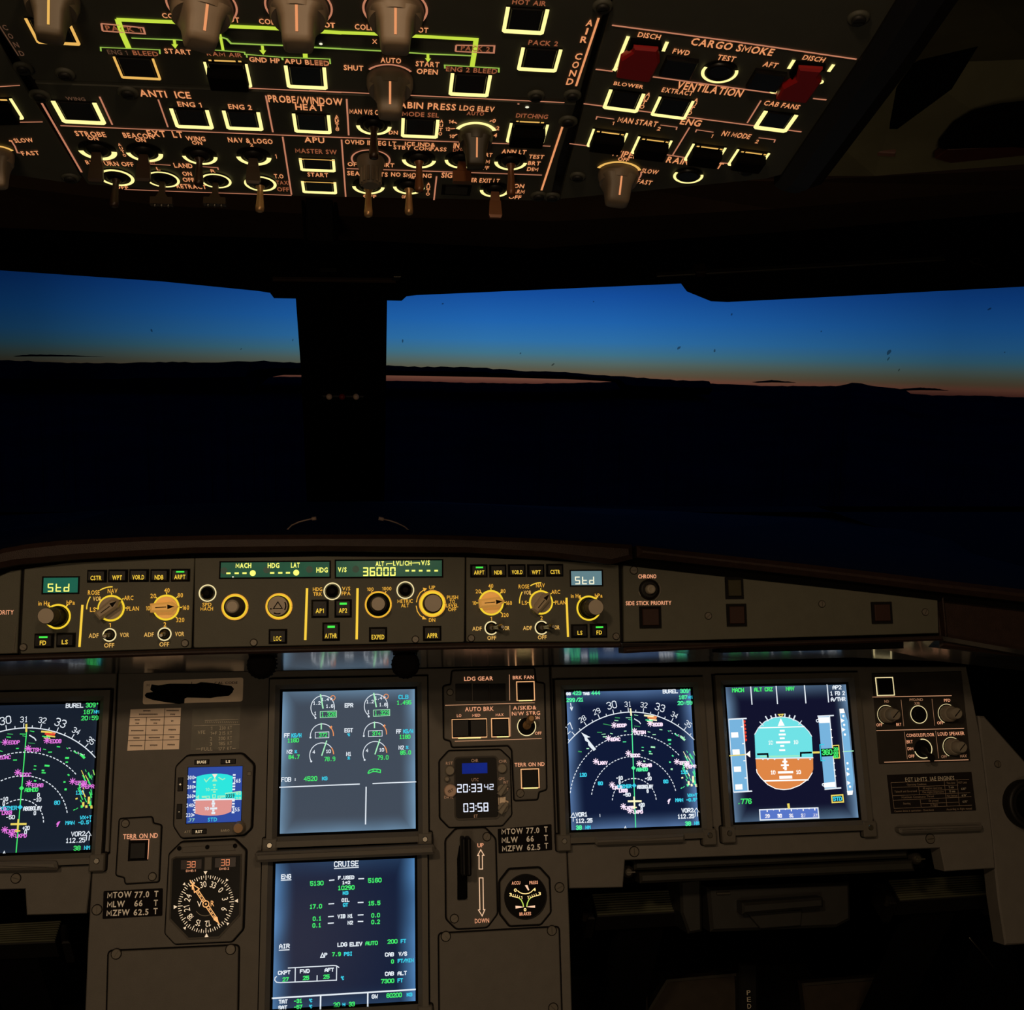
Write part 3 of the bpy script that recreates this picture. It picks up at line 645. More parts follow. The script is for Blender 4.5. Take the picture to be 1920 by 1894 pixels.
# right side wall panel with the round air outlet
T = Thing('side_panel', 'dark grey side wall panel at the far right edge', 'panel', MP, 1890, 1600)
m = T.mb('panel_board'); m.poly([(1838, 1342), (1850, 1343), (1990, 1500), (1990, 1768), (1889, 1774), (1876, 1690)], -.03, -.004, PANEL, .002); m.done()
screw(T, 1874, 1433, .004, -.004)
T = Thing('air_outlet', 'round black air outlet at the right edge of the side wall panel', 'air outlet', MP, 1925, 1508)
m = T.mb('housing'); m.lathe((0, 0), [(.030, -.004), (.031, .010), (.027, .014), (.023, .009)], BLK, 36); m.done()
m = T.mb('nozzle'); m.lathe((0, 0), [(.020, .008), (.017, .020), (.012, .021), (.010, .016)], BLKM, 30); m.done()

# ------------------------------------------------------------------ display units
def display(name, label, quad, bg, wr=1, shift=None, lab2=None):
    """quad: screen corners in the photograph, clockwise from top left"""
    cx = sum(p[0] for p in quad)/4; cy = sum(p[1] for p in quad)/4
    view(); T = Thing('display_unit', label, 'display', MP, cx, cy, 'cockpit displays', shift=shift)
    m = T.mb('bezel'); q = [m.L(*p) for p in quad]
    x0 = (q[0].x+q[3].x)/2; x1 = (q[1].x+q[2].x)/2; y1 = (q[0].y+q[1].y)/2; y0 = (q[2].y+q[3].y)/2
    R = [Vector((x0, y0)), Vector((x1, y0)), Vector((x1, y1)), Vector((x0, y1))]; T.scr = (x0, y0, x1, y1)
    m.frame(inset(R, -.0150), .002, -.002, .0012, DARK)
    m.frame(inset(R, -.0130), .0065, -.004, .0095, BEZEL); m.frame(inset(R, -.0065), .0050, -.004, .0090, BEZEL, .0045)
    m.frame(inset(R, -.0016), .0030, -.004, .0026, BLKM); m.done()
    m = T.mb('screen'); m.prism(R, -.004, .002, bg); T.screen = m.done()
    for sx, nx in ((x0-.009, -1), (x1+.009, 1)):
        m = T.mb('corner_latch'); c = Vector((sx, y0-.012)); P = [c+Vector((a*.0085, b*.0095)) for a, b in ((-1, -1), (1, -1), (1, 1), (-1, 1))]
        m.prism(inset(rounded(P, .002), -.0012), -.002, .0008, DARK); m.prism(rounded(P, .002), 0, .010, BEZEL, .0015); m.cyl(c+Vector((0, .002)), .0032, .010, .0118, STEEL, bev=.0006, seg=14); m.done()
    return T
def sym(T): m = T.mb('symbology', T.screen); return m
LW = .00085
def dtx(m, t, x, y, hh, mt, w=None, rot=0, bold=.0, al='c'): stx(m, t, x, y, hh, mt, w, rot, .00078+bold*.02, al)

BG_EWD = screen_mat('grey_blue_lcd', (64, 74, 88), (150, 200, 240), .13, 1, .5)
BG_SD = screen_mat('navy_lcd_with_bright_edges', (11, 27, 56), (112, 180, 248), .16, 1, .12)
BG_ND = screen_mat('navy_lcd', (15, 25, 54), (130, 176, 240), .13, 1, .6)
BG_NDL = screen_mat('slate_lcd', (23, 31, 44), (40, 52, 70), .05)
BG_PFD = screen_mat('indigo_lcd', (18, 19, 44), (150, 196, 240), .13, 1, .4)
# ---- upper centre display: engine page
T = display('ewd', 'upper centre square display with grey blue engine page and six round gauges', [(528.4, 1296.3), (780.6, 1289.1), (780.6, 1556), (522.4, 1565.7)], BG_EWD)
V('J'); m = sym(T); Hh = .0026
def gauge(c, top, a0, a1, mt=dW):
    cc = m.L(*c); r = (m.L(*top)-cc).length; m.arc(cc, r, a0, a1, LW, mt, Hh); return cc, r
for dx, dy, v1, v2, v3 in ((0, 0, '1.328', '372', '78.9'), (517, -14, '1.323', '374', '79.0')):
    c, r = gauge((702+dx, 450+dy), (697+dx, 336+dy), 232, -12); m.disc(m.L(632+dx, 552+dy), .0011, dW, Hh)
    m.line([(706+dx, 462+dy), (680+dx, 322+dy)], .0016, dGW, Hh+.0002)
    for t, x, y in (('1.2', 645, 408), ('1.4', 726, 372), ('1.6', 770, 437), ('1', 630, 508)): dtx(m, t, x+dx, y+dy, 34, dW)
    m.arc(m.L(801+dx, 357+dy), .0026, 0, 360, LW, dA, Hh); m.line([(775+dx, 368+dy), (795+dx, 366+dy)], .0022, dW, Hh)
    m.line([(678+dx, 490+dy), (836+dx, 484+dy), (836+dx, 544+dy), (678+dx, 550+dy)], LW*.8, dGW, Hh, True); dtx(m, v1, 758+dx, 517+dy, 44, dG, 140)
    # exhaust gas temperature
    cc = m.L(695+dx, 722+dy); r = (m.L(690+dx, 610+dy)-cc).length; m.arc(cc, r, 183, 42, LW, dW, Hh); m.arc(cc, r, 40, -4, LW*1.3, dA, Hh); m.disc(cc+Vector((-r, -.002)), .0011, dW, Hh)
    m.line([(688+dx, 602+dy), (688+dx, 665+dy)], .0014, dGW, Hh+.0002); m.line([(772+dx, 650+dy), (792+dx, 634+dy)], .002, dA, Hh)
    m.line([(630+dx, 692+dy), (762+dx, 687+dy), (762+dx, 743+dy), (630+dx, 748+dy)], LW*.8, dW, Hh, True); dtx(m, v2, 706+dx, 717+dy, 42, dG, 82)
    # fan speed
    cc = m.L(692+dx, 912+dy); r = (m.L(690+dx, 795+dy)-cc).length; m.arc(cc, r, 210, 36, LW, dW, Hh); m.arc(cc, r, 36, 2, LW*1.4, dA, Hh); m.disc(cc+Vector((math.cos(D2R(210)), math.sin(D2R(210))))*r, .0011, dW, Hh)
    m.line([(692+dx, 920+dy), (741+dx, 772+dy)], .0014, dGW, Hh+.0002)
    dtx(m, '4', 616+dx, 882+dy, 34, dW); dtx(m, '10', 757+dx, 876+dy, 34, dW); dtx(m, v3, 770+dx, 950+dy, 44, dG, 108)
for t, x, y, h_, w_, c_ in (('EPR', 957, 430, 42, 84, dW), ('EGT', 955, 672, 42, 84, dW), ('°C', 952, 716, 28, 30, dC), ('N1', 955, 902, 40, 52, dW), ('%', 955, 942, 30, 26, dC),
     ('CLB', 1486, 348, 42, 96, dC), ('1.495', 1492, 402, 42, 142, dG), ('FF', 355, 722, 42, 56, dW), ('KG/H', 447, 722, 42, 98, dC), ('1160', 415, 770, 42, 112, dG),
     ('N2', 380, 880, 40, 56, dW), ('%', 440, 880, 30, 26, dC), ('84.7', 424, 930, 42, 108, dG), ('FF', 1440, 684, 42, 50, dW), ('KG/H', 1532, 682, 42, 98, dC), ('1180', 1500, 735, 42, 108, dG),
     ('N2', 1465, 840, 40, 54, dW), ('%', 1522, 838, 30, 26, dC), ('85.0', 1507, 888, 42, 106, dG), ('FOB', 348, 1150, 46, 96, dW), (':', 435, 1150, 34, None, dW), ('4520', 584, 1142, 46, 132, dG), ('KG', 722, 1140, 38, 54, dC)):
    dtx(m, t, x, y, h_, c_, w_, bold=.008)
m.line([(1140, 1090), (1155, 1062), (1196, 1048), (1240, 1050), (1264, 1058), (1262, 1082), (1214, 1072), (1190, 1072), (1142, 1092)], LW*1.3, dG, Hh)
m.line([(1190, 1048), (1192, 1072)], LW, dG, Hh); m.line([(1232, 1050), (1226, 1074)], LW, dG, Hh)
m.line([(280, 1226), (1062, 1194)], .0012, dW, Hh); m.line([(1186, 1189), (1610, 1172)], .0012, dW, Hh); m.line([(1124, 1220), (1118, 1586)], .0014, dW, Hh)
m.done()
# ---- lower centre display: cruise page
T = display('sd', 'lower centre square display with navy cruise page', [(515.3, 1617.8), (780.2, 1605.3), (780.6, 1880), (508.5, 1893)], BG_SD)
V('K'); m = sym(T)
for t, x, y, h_, w_, c_ in (('CRUISE', 932, 308, 56, 240, dW), ('ENG', 347, 432, 46, 98, dW), ('5130', 645, 497, 46, 132, dG), ('F.USED', 930, 442, 38, 158, dW), ('1+2', 930, 490, 34, 80, dW),
     ('10290', 930, 540, 44, 164, dG), ('KG', 924, 592, 36, 56, dC), ('5160', 1208, 468, 46, 132, dG), ('17.0', 635, 722, 44, 122, dG), ('OIL', 924, 660, 38, 78, dW), ('QT', 924, 706, 38, 52, dC),
     ('15.5', 1202, 690, 44, 120, dG), ('0.1', 648, 840, 44, 86, dG), ('0.1', 645, 905, 44, 86, dG), ('VIB', 884, 818, 40, 78, dW), ('N1', 970, 815, 38, 52, dW), ('N2', 970, 880, 38, 54, dW),
     ('0.0', 1216, 808, 44, 84, dG), ('0.2', 1216, 872, 44, 84, dG), ('AIR', 330, 1108, 46, 104, dW), ('LDG', 893, 1092, 42, 96, dW), ('ELEV', 1025, 1088, 42, 124, dW), ('AUTO', 1177, 1078, 42, 122, dG),
     ('200', 1380, 1062, 44, 98, dG), ('FT', 1486, 1058, 40, 54, dC), ('P', 732, 1192, 40, 30, dW), ('7.9', 835, 1185, 42, 88, dG), ('PSI', 950, 1182, 40, 84, dC),
     ('CAB', 1350, 1188, 42, 88, dW), ('V/S', 1480, 1182, 42, 84, dW), ('0', 1380, 1256, 42, 28, dG), ('FT/MIN', 1508, 1248, 40, 156, dC), ('CAB', 1350, 1375, 42, 88, dW), ('ALT', 1474, 1370, 42, 92, dW),
     ('7300', 1332, 1446, 44, 130, dG), ('FT', 1455, 1440, 42, 54, dC), ('CKPT', 328, 1364, 40, 122, dW), ('27', 342, 1430, 42, 62, dG), ('FWD', 528, 1350, 40, 96, dW), ('25', 540, 1416, 42, 62, dG),
     ('AFT', 766, 1338, 40, 92, dW), ('25', 738, 1404, 42, 62, dG), ('°C', 892, 1418, 38, 36, dC), ('TAT', 318, 1646, 42, 88, dW), ('-31', 462, 1640, 42, 84, dG), ('°C', 583, 1636, 36, 36, dC),
     ('SAT', 314, 1704, 42, 88, dW), ('-57', 462, 1698, 42, 84, dG), ('°C', 583, 1694, 36, 36, dC), ('20', 838, 1676, 46, 66, dG), ('H', 908, 1674, 34, 28, dC), ('33', 985, 1670, 46, 60, dG),
     ('GW', 1208, 1596, 42, 62, dW), ('60200', 1396, 1584, 46, 150, dG), ('KG', 1545, 1578, 38, 56, dC)):
    dtx(m, t, x, y, h_, c_, w_, bold=.012)
m.line([(682, 1216), (700, 1176), (718, 1214)], LW*1.2, dW, Hh, True)
m.line([(812, 354), (1052, 342)], .001, dW, Hh); m.line([(296, 468), (398, 463)], .001, dW, Hh); m.line([(276, 1148), (380, 1142)], .001, dW, Hh)
for a in ((764, 470, 816, 464), (1048, 454, 1104, 452), (758, 698, 814, 694), (1042, 684, 1098, 682), (754, 822, 810, 818), (752, 886, 810, 882), (1042, 806, 1098, 803), (1042, 868, 1096, 867)):
    m.line([a[:2], a[2:]], .0012, dW, Hh)
m.line([(364, 1320), (800, 1296), (835, 1298), (862, 1316)], .001, dW, Hh); m.line([(838, 1298), (836, 1438), (290, 1462), (254, 1458), (236, 1438), (240, 1412), (258, 1402)], .001, dW, Hh)
m.line([(436, 1318), (434, 1456)], .001, dW, Hh); m.line([(648, 1390), (647, 1446)], .001, dW, Hh)
m.line([(208, 1614), (1606, 1528)], .0016, dW, Hh); m.line([(682, 1592), (678, 1800)], .0016, dW, Hh); m.line([(1140, 1564), (1138, 1790)], .0016, dW, Hh)
m.done()
# ---- map displays (the same page on both sides; the right one is brighter and washes out)
def nd(label, shift, bg, mag, cyan, grn, yel, wh, left):
    T = display('nd', label, [(1059.2, 1295.3), (1296.8, 1291), (1310.1, 1550.3), (1068.4, 1557.7)], bg, shift=shift)
    V('N'); m = sym(T); b = .004 if left else .02
    c = m.L(912, 1370); r1 = (m.L(890, 462)-c).length; r2 = (m.L(895, 690)-c).length; r3 = (m.L(898, 912)-c).length; r4 = (m.L(905, 1135)-c).length
    xR = T.scr[2]; xL = T.scr[0]
    a0 = math.degrees(math.acos((xR-c.x)/r1)); a1 = math.degrees(math.acos((xL-c.x)/r1))
    m.arc(c, r1, a0+.5, a1-.5, .0011, wh, Hh, seg=50)
    def ang(hd): return 90+1.0-(hd-31)*10
    for i in range(-9, 11):
        hd = 31+i*.5; a = ang(hd); 
        if not a0+.5 < a < a1-.5: continue
        d = Vector((math.cos(D2R(a)), math.sin(D2R(a)))); l = .0055 if i % 2 == 0 else .0028
        if (c+d*(r1+l)).x < xR-.001: m.uline([c+d*r1, c+d*(r1+l)], .0009, wh, Hh)
    for hd, t in ((27, '27'), (28, '28'), (29, '29'), (30, '30'), (31, '31'), (32, '32'), (33, '33'), (34, '34'), (35, '35')):
        a = ang(hd); big = hd in (27, 30, 33); p = c+Vector((math.cos(D2R(a)), math.sin(D2R(a))))*(r1+(.0110 if big else .0095))
        if p.x < xR-.004:
            H_ = .0080 if big else .0056; ca, sa = math.cos(D2R(a-90)), math.sin(D2R(a-90))
            for i_, ch in enumerate(t):
                for s_ in STROKE[ch]: m.uline([p+Vector(((gx/4*.6-.72+i_*.84)*H_*ca-(gy/6-.5)*H_*sa, (gx/4*.6-.72+i_*.84)*H_*sa+(gy/6-.5)*H_*ca)) for gx, gy in s_], .0010 if big else .0008, wh, Hh)
    m.arc(c, r2, 8 if False else 42, 172, .0010, wh, Hh, .0042, .62); m.arc(c, r3, 12, 171, .0010, wh, Hh, .0042, .62); m.arc(c, r4, 3, 178, .0010, wh, Hh, .0040, .62)
    m.line([(882, 500), (925, 1632)], .0011, grn, Hh)
    m.line([(872, 425), (880, 500)], .0020, yel, Hh+.0001)
    # aircraft
    m.line([(845, 1366), (985, 1364)], .0022, yel, Hh+.0001); m.line([(908, 1318), (914, 1440)], .0018, yel, Hh+.0001); m.line([(888, 1430), (938, 1428)], .0014, yel, Hh+.0001)
    # airports
    def star(x, y, mt):
        p = m.L(x, y)
        for k in range(4):
            d = Vector((math.cos(k*math.pi/4), math.sin(k*math.pi/4)))*.0038; m.uline([p-d, p+d], .0009, mt, Hh+.0001)
    for x, y, t, tx, ty, cc in ((706, 596, 'EDDP', 785, 598, mag), (1072, 580, 'EDDB', 1150, 588, mag), (914, 655, 'ETSH', 978, 668, mag), (650, 728, 'EDAC', 722, 738, mag), (850, 880, 'EDDC', 922, 902, mag), (962, 985, 'EDAB', 1040, 1002, mag),
          (522, 962, 'LKKV', 592, 978, mag), (1342, 964, 'EPZG', 1420, 978, mag), (1440, 1000, 'EPR', 1500, 1014, mag), (686, 1200, 'LKLB', 740, 1226, mag), (800, 1418, 'LKPR', 862, 1432, mag), (868, 1460, 'LKPD', 950, 1474, mag)):
        star(x, y, cc); dtx(m, t, tx, ty, 38, cc, 100 if len(t) == 4 else 80, bold=b)
    for t, x, y, cc, w_ in (('ABHDD', 990, 1043, grn, 120), ('VOZMER', 810, 1215, cyan, 150), ('ABOBOLGV', 1020, 1218, wh, 165), ('LKKB', 800, 1258, mag, 90), ('-50', 835, 1300, wh, 80), ('+20', 985, 1402, wh, 64), ('0', 986, 1440, wh, 24),
         ('-10', 760, 1130, wh, 70), ('-10', 1052, 1135, wh, 70), ('0', 1058, 1092, wh, 22), ('0', 762, 1170, wh, 22), ('0', 1046, 1262, wh, 22), ('80', 568, 1184, cyan, 52), ('80', 1230, 1165, cyan, 52), ('120', 392, 1098, cyan, 76), ('120', 1418, 1070, cyan, 76)):
        dtx(m, t, x, y, 40, cc, w_, bold=b)
    for x, y in ((902, 1028), (910, 1206)):
        p = m.L(x, y); m.uflat([p+Vector(q)*.0028 for q in ((1, 0), (0, 1), (-1, 0), (0, -1))], grn if y < 1100 else cyan, Hh+.0002)
    for t, x, y, h_, w_, cc in (('GS', 245, 278, 32, 50, wh), ('423', 330, 270, 44, 92, grn), ('TAS', 424, 276, 32, 70, wh), ('444', 520, 268, 44, 92, grn), ('299', 266, 340, 42, 92, grn), ('/21', 358, 336, 42, 76, grn),
         ('BUREL', 1276, 252, 44, 156, wh), ('309°', 1432, 248, 44, 116, grn), ('187', 1404, 312, 42, 90, grn), ('NM', 1476, 312, 32, 48, cyan), ('20:59', 1424, 370, 42, 152, grn),
         ('VOR1', 376, 1500, 46, 124, wh), ('112.25', 402, 1562, 46, 172, wh), ('38', 350, 1632, 46, 62, grn), ('NM', 442, 1630, 38, 54, cyan), ('VOR2', 1450, 1458, 46, 124, wh), ('112.25', 1434, 1518, 46, 172, wh), ('38', 1456, 1592, 46, 62, grn), ('NM', 1544, 1588, 38, 54, cyan),
         ('WX+T', 1500, 1304, 36, 104, cyan), ('MAN', 1366, 1354, 38, 82, cyan), ('-0.5°', 1496, 1350, 38, 120, cyan)):
        dtx(m, t, x, y, h_, cc, w_, bold=b)
    m.line([(292, 1572), (292, 1530), (266, 1530), (292, 1484), (316, 1530), (292, 1530)], .0009, wh, Hh)
    m.line([(1528, 1520), (1528, 1474), (1512, 1474), (1540, 1436), (1566, 1474), (1552, 1474), (1552, 1520)], .0009, wh, Hh)
    m.line([(266, 372), (276, 440)], .001, wh, Hh); m.line([(262, 414), (277, 444), (288, 408)], .001, wh, Hh)
    m.line([(812, 1640), (820, 1620), (828, 1640)], .0009, wh, Hh); m.line([(562, 1495), (564, 1524)], .0007, wh, Hh); m.line([(1250, 1370), (1262, 1350), (1272, 1346), (1262, 1372), (1256, 1392)], .0013, mag, Hh)
    # wind pointer on the rose, left of centre
    if not left: pass
    m.flat([(372, 668), (466, 716), (430, 722), (524, 838), (500, 856), (446, 800), (442, 768), (414, 752), (404, 716)], wh if not left else wh, Hh+.0001)
    # weather returns
    rn = random.Random(11)
    G1 = grn if left else dGW
    for x, y, l, wd in ((740, 520, 50, 10), (730, 548, 40, 8), (640, 590, 90, 8), (850, 520, 50, 8), (870, 540, 40, 6), (930, 494, 40, 7), (560, 668, 50, 9), (600, 686, 40, 8), (612, 712, 40, 12), (680, 680, 26, 8), (820, 655, 24, 10), (812, 764, 34, 10),
          (1100, 818, 44, 18), (1070, 862, 24, 16), (1078, 884, 36, 12), (996, 820, 22, 10), (996, 852, 22, 8), (1268, 745, 34, 20), (1270, 785, 22, 14), (1402, 728, 60, 24), (1335, 694, 40, 8), (1180, 640, 30, 10), (1112, 690, 34, 10), (1060, 664, 28, 8), (940, 606, 60, 6),
          (1290, 1040, 20, 20), (1272, 970, 18, 16), (1300, 905, 20, 14), (360, 862, 36, 14), (440, 832, 26, 10), (1012, 960, 20, 14)):
        a = rn.uniform(-.25, .1)-(.5 if x > 1290 else 0); dx_, dy_ = math.cos(a)*l/2, -math.sin(a)*l/2
        m.line([(x-dx_, y-dy_), (x+dx_, y+dy_)], wd*.00011, rn.choice([G1, G1, grn, dGD]), Hh)
    for x, y, l, wd, cc in ((1060, 500, 100, 18, yel), (1090, 520, 90, 20, dR if left else dA), (1100, 540, 80, 14, yel), (1060, 545, 70, 12, grn), (1070, 560, 60, 10, yel), (1120, 508, 40, 12, dA)):
        m.line([(x-l/2, y-4), (x+l/2, y+6)], wd*.00011, cc, Hh)
    m.line([(910, 530), (960, 560), (976, 582)], .0012, wh, Hh)
    for k in range(26):
        x = rn.uniform(1395, 1515); y = rn.uniform(850, 1140); l = rn.uniform(18, 70); xe = min(x+l*.55, 1528)
        m.line([(x, y), (xe, y+l*1.0)], rn.uniform(.0006, .0014), rn.choice([grn, grn, grn, yel, dGD]), Hh)
    for x, y, hgt in ((1460, 1160, 70), (1450, 1190, 40), (1505, 1110, 110), (1520, 1150, 80), (1490, 1190, 40), (1395, 1120, 24), (1388, 1228, 12), (1410, 1218, 8), (1536, 1190, 50)):
        m.line([(x, y), (x+4, y+hgt*.6)], .0024, yel if (x+y) % 3 else grn, Hh)
    for k in range(18):
        x = rn.uniform(1230, 1420); y = 640+(x-1230)*.45+rn.uniform(-12, 12); m.line([(x, y), (x+8, y+6)], .0008, rn.choice([grn, wh]), Hh)
    m.done(); return T
def utx(m, t, p, hh, mt, rot, bold=.012):
    """text at a local metre position"""
    vs = []; fs = []; pen = 0
    for ch in t:
        g = glyph(ch, bold); ox = pen-g[2]; b = len(vs); vs += [(x+ox, y) for x, y in g[0]]; fs += [tuple(b+i for i in f) for f in g[1]]; pen += g[3]-g[2]+.08
    W = pen-.08; k = hh/CAPH; ca, sa = math.cos(D2R(rot)), math.sin(D2R(rot))
    m.add([(p.x+((x-W/2)*ca*.82-(y-CAPH/2)*sa)*k, p.y+((x-W/2)*sa*.82+(y-CAPH/2)*ca)*k, .0026) for x, y in vs], fs, mt)
wM = glow('display_washed_magenta', (250, 226, 246), 1.1); wY = glow('display_washed_yellow', (252, 246, 196), 1.05); wGr = glow('display_bright_green', (84, 244, 160))
nd('square map display right of the centre panel, bright and washed out, with white airport symbols', None, BG_ND, wM, dC, wGr, wY, dW, False)
nd('leftmost square map display, cut by the left edge, with magenta airport symbols', (-.5693*1.2286, -.001), BG_NDL, dM, dC, dG, dY, dW, True)
# ---- flight display on the right
T = display('pfd', 'rightmost square flight display with cyan sky and orange ground attitude ball', [(1357.9, 1286), (1586.1, 1282.3), (1611, 1535.5), (1373.6, 1543.8)], BG_PFD)
V('O'); m = sym(T)
ball = [(508, 735), (505, 690), (545, 620), (610, 558), (690, 520), (775, 510), (860, 520), (940, 556), (1005, 608), (1055, 660), (1085, 710), (1100, 1040), (1090, 1075), (1050, 1140), (960, 1205), (870, 1240), (800, 1247), (720, 1238), (640, 1198), (570, 1130), (530, 1075), (524, 1040)]
sky_ = [p for p in ball if p[1] < 800]; gnd_ = [p for p in ball if p[1] > 800]
m.flat([(516, 935)]+sky_+[(1098, 925)], dSKY, Hh); m.flat([(1098, 925)]+gnd_+[(516, 935)], dGND, Hh)
h2 = Hh+.0002
m.line([(514, 935), (1100, 924)], .0014, dW, h2); m.line([(552, 622), (1012, 610)], .0012, dO, h2); m.line([(600, 1160), (1050, 1148)], .0016, dO, h2)
m.line(ball[1:11], .0010, dW, h2); m.line(ball[12:], .0010, dO, h2)
m.flat([(740, 605), (770, 525), (810, 600)], dO, h2); m.line([(748, 488), (796, 484), (772, 514)], .0013, dY, h2, True)
for a in (30, 20, 10, -10, -20, -30, 45, -45):
    c = m.L(790, 800); r = (m.L(772, 512)-c).length; d = Vector((math.sin(D2R(a))*.93, math.cos(D2R(a)))); l = .007 if abs(a) >= 30 else .0045
    m.uline([c+d*r, c+d*(r+l)], .0016 if abs(a) in (10, 20, 30) else .001, dW, h2)
for y, w_ in ((652, 50), (690, 70), (728, 50), (805, 40), (848, 60)): m.line([(785-w_/2, y), (785+w_/2, y-1)], .0022, dO, h2)
m.line([(722, 770), (866, 766)], .0024, dO, h2); dtx(m, '10', 668, 772, 42, dO, 52, bold=.02); dtx(m, '10', 922, 766, 42, dO, 52, bold=.02)
m.line([(810, 930), (820, 1052)], .0030, dO, h2)
for y, w_ in ((965, 50), (1000, 80), (1030, 40)): m.line([(812-w_/2, y), (812+w_/2, y-1)], .0020, dO, h2)
m.line([(742, 1074), (896, 1070)], .0026, dO, h2); dtx(m, '10', 692, 1074, 42, dO, 52, bold=.02); dtx(m, '10', 950, 1070, 42, dO, 52, bold=.02); m.line([(756, 1124), (886, 1120)], .0036, dO, h2)
for x in (590, 640, 708, 948, 1068): m.flat([(x-14, 936), (x+14, 935), (x, 950)], dW, h2)
m.line([(530, 890), (636, 886), (640, 925)], .0022, dBK, h2+.0002); m.line([(972, 915), (972, 876), (1085, 872)], .0022, dBK, h2+.0002); m.line([(560, 912), (980, 905)], .0012, dGW, h2)
m.line([(1092, 872), (1165, 870)], .0024, dY, h2)
# speed tape
m.flat([(243, 535), (385, 528), (440, 1262), (292, 1270)], dTAPE, Hh); m.line([(240, 536), (425, 527)], .0016, dW, h2); m.line([(292, 1274), (480, 1262)], .0016, dW, h2); m.line([(243, 536), (292, 1270)], .0008, dW, h2); m.line([(386, 530), (440, 1262)], .0014, dW, h2)
for k, y in enumerate((695, 868, 1042, 1222)): m.line([(268+k*14, y), (340+k*14, y-3)], .0062, dO, h2)
for y in (612, 782, 955, 1130): m.line([(362+(y-535)*.07, y), (386+(y-535)*.07, y-1)], .0012, dO, h2)
for k in range(6): m.flat([(392+k*3, 548+k*37), (412+k*3, 547+k*37), (414+k*3, 568+k*37), (394+k*3, 569+k*37)], dR, h2)
m.line([(398, 545), (416, 762)], .0006, dR, h2); m.line([(250, 905), (460, 890)], .0013, dY, h2); m.flat([(418, 890), (460, 852), (462, 922)], dO, h2)
dtx(m, '.776', 402, 1366, 56, dG, 148, bold=.02)
# altitude tape
m.flat([(1150, 505), (1262, 500), (1330, 1232), (1215, 1240)], dTAPE, Hh); m.line([(1142, 504), (1308, 497)], .0016, dW, h2); m.line([(1214, 1244), (1382, 1230)], .0016, dW, h2); m.line([(1264, 500), (1330, 1234)], .0013, dW, h2)
m.flat([(1146, 515), (1262, 512), (1266, 570), (1160, 574)], dO, h2); m.flat([(1200, 1180), (1318, 1170), (1322, 1222), (1212, 1228)], dO, h2); m.arc(m.L(1143, 550), .0016, 0, 360, .001, dW, h2); m.arc(m.L(1204, 1198), .0016, 0, 360, .001, dW, h2)
for y in (640, 720, 980, 1050, 1110): m.line([(1258+(y-505)*.09, y), (1276+(y-505)*.09, y-1)], .0012, dO, h2)
m.flat([(1172, 835), (1296, 828), (1296, 800), (1356, 798), (1366, 926), (1304, 930), (1302, 908), (1180, 914)], dBK, h2+.0001)
m.line([(1296, 828), (1296, 802), (1356, 799), (1366, 926), (1304, 930), (1302, 908)], .0012, dY, h2+.0002); m.line([(1210, 790), (1166, 794), (1178, 955), (1220, 952)], .0012, dC, h2+.0002)
stx(m, '360', 1238, 868, 58, dG, 108, th=.0013, h=h2+.0005)
for t_, y_ in (('20', 836), ('00', 876), ('80', 912)): stx(m, t_, 1326, y_, 34, dG, 48, th=.0011, h=h2+.0005)
# vertical speed
m.flat([(1366, 432), (1408, 430), (1450, 552), (1512, 1165), (1496, 1298), (1448, 1302)], dTAPE, Hh); m.flat([(1364, 430), (1406, 428), (1420, 470), (1372, 474)], dO, h2); m.flat([(1440, 1262), (1502, 1256), (1496, 1300), (1448, 1304)], dO, h2)
for x, y in ((1400, 548), (1410, 640), (1456, 1090), (1462, 1180)): m.flat([(x-20, y-22), (x+16, y), (x-16, y+22)], dO, h2)
for x, y in ((1404, 502), (1412, 592), (1450, 1038), (1472, 1218), (1420, 690), (1446, 980)): m.disc(m.L(x, y), .0014, dO, h2)
m.line([(1400, 862), (1508, 856)], .0012, dGW, h2); m.line([(1366, 432), (1448, 1302)], .0006, dW, h2)
# heading strip, mode announcements
m.flat([(556, 1452), (1146, 1432), (1156, 1534), (562, 1555)], dTAPE2, Hh); m.line([(556, 1452), (1146, 1432), (1156, 1534), (562, 1555)], .0014, dW, h2, True)
for x, t in ((636, '29'), (760, '30'), (880, '31'), (1000, '32'), (1118, '33')):
    dtx(m, t, x, 1516-(x-636)*.02, 40, dO, 48, bold=.02); m.line([(x-4, 1450-(x-556)*.034), (x-2, 1478-(x-556)*.034)], .0012, dO, h2)
for x in (700, 820, 940, 1060): m.line([(x-4, 1447-(x-556)*.034), (x-3, 1462-(x-556)*.034)], .0012, dO, h2)
m.line([(846, 1388), (854, 1442)], .0030, dY, h2)
for a in ((466, 204, 480, 388), (724, 198, 738, 380), (1010, 190, 1026, 374), (1240, 182, 1256, 364)): m.line([a[:2], a[2:]], .0014, dW, Hh)
for t, x, y, w_, cc in (('MACH', 338, 240, 122, dG), ('ALT CRZ', 595, 232, 190, dG), ('NAV', 866, 224, 90, dG), ('AP2', 1340, 212, 92, dW), ('1 FD 2', 1346, 272, 150, dW), ('A/THR', 1352, 332, 150, dW)): dtx(m, t, x, y, 44, cc, w_, bold=.02)
m.line([(1286, 1308), (1398, 1300), (1406, 1372), (1292, 1378)], .0016, dY, Hh, True); dtx(m, 'STD', 1345, 1340, 44, dC, 92, bold=.02)
m.done()
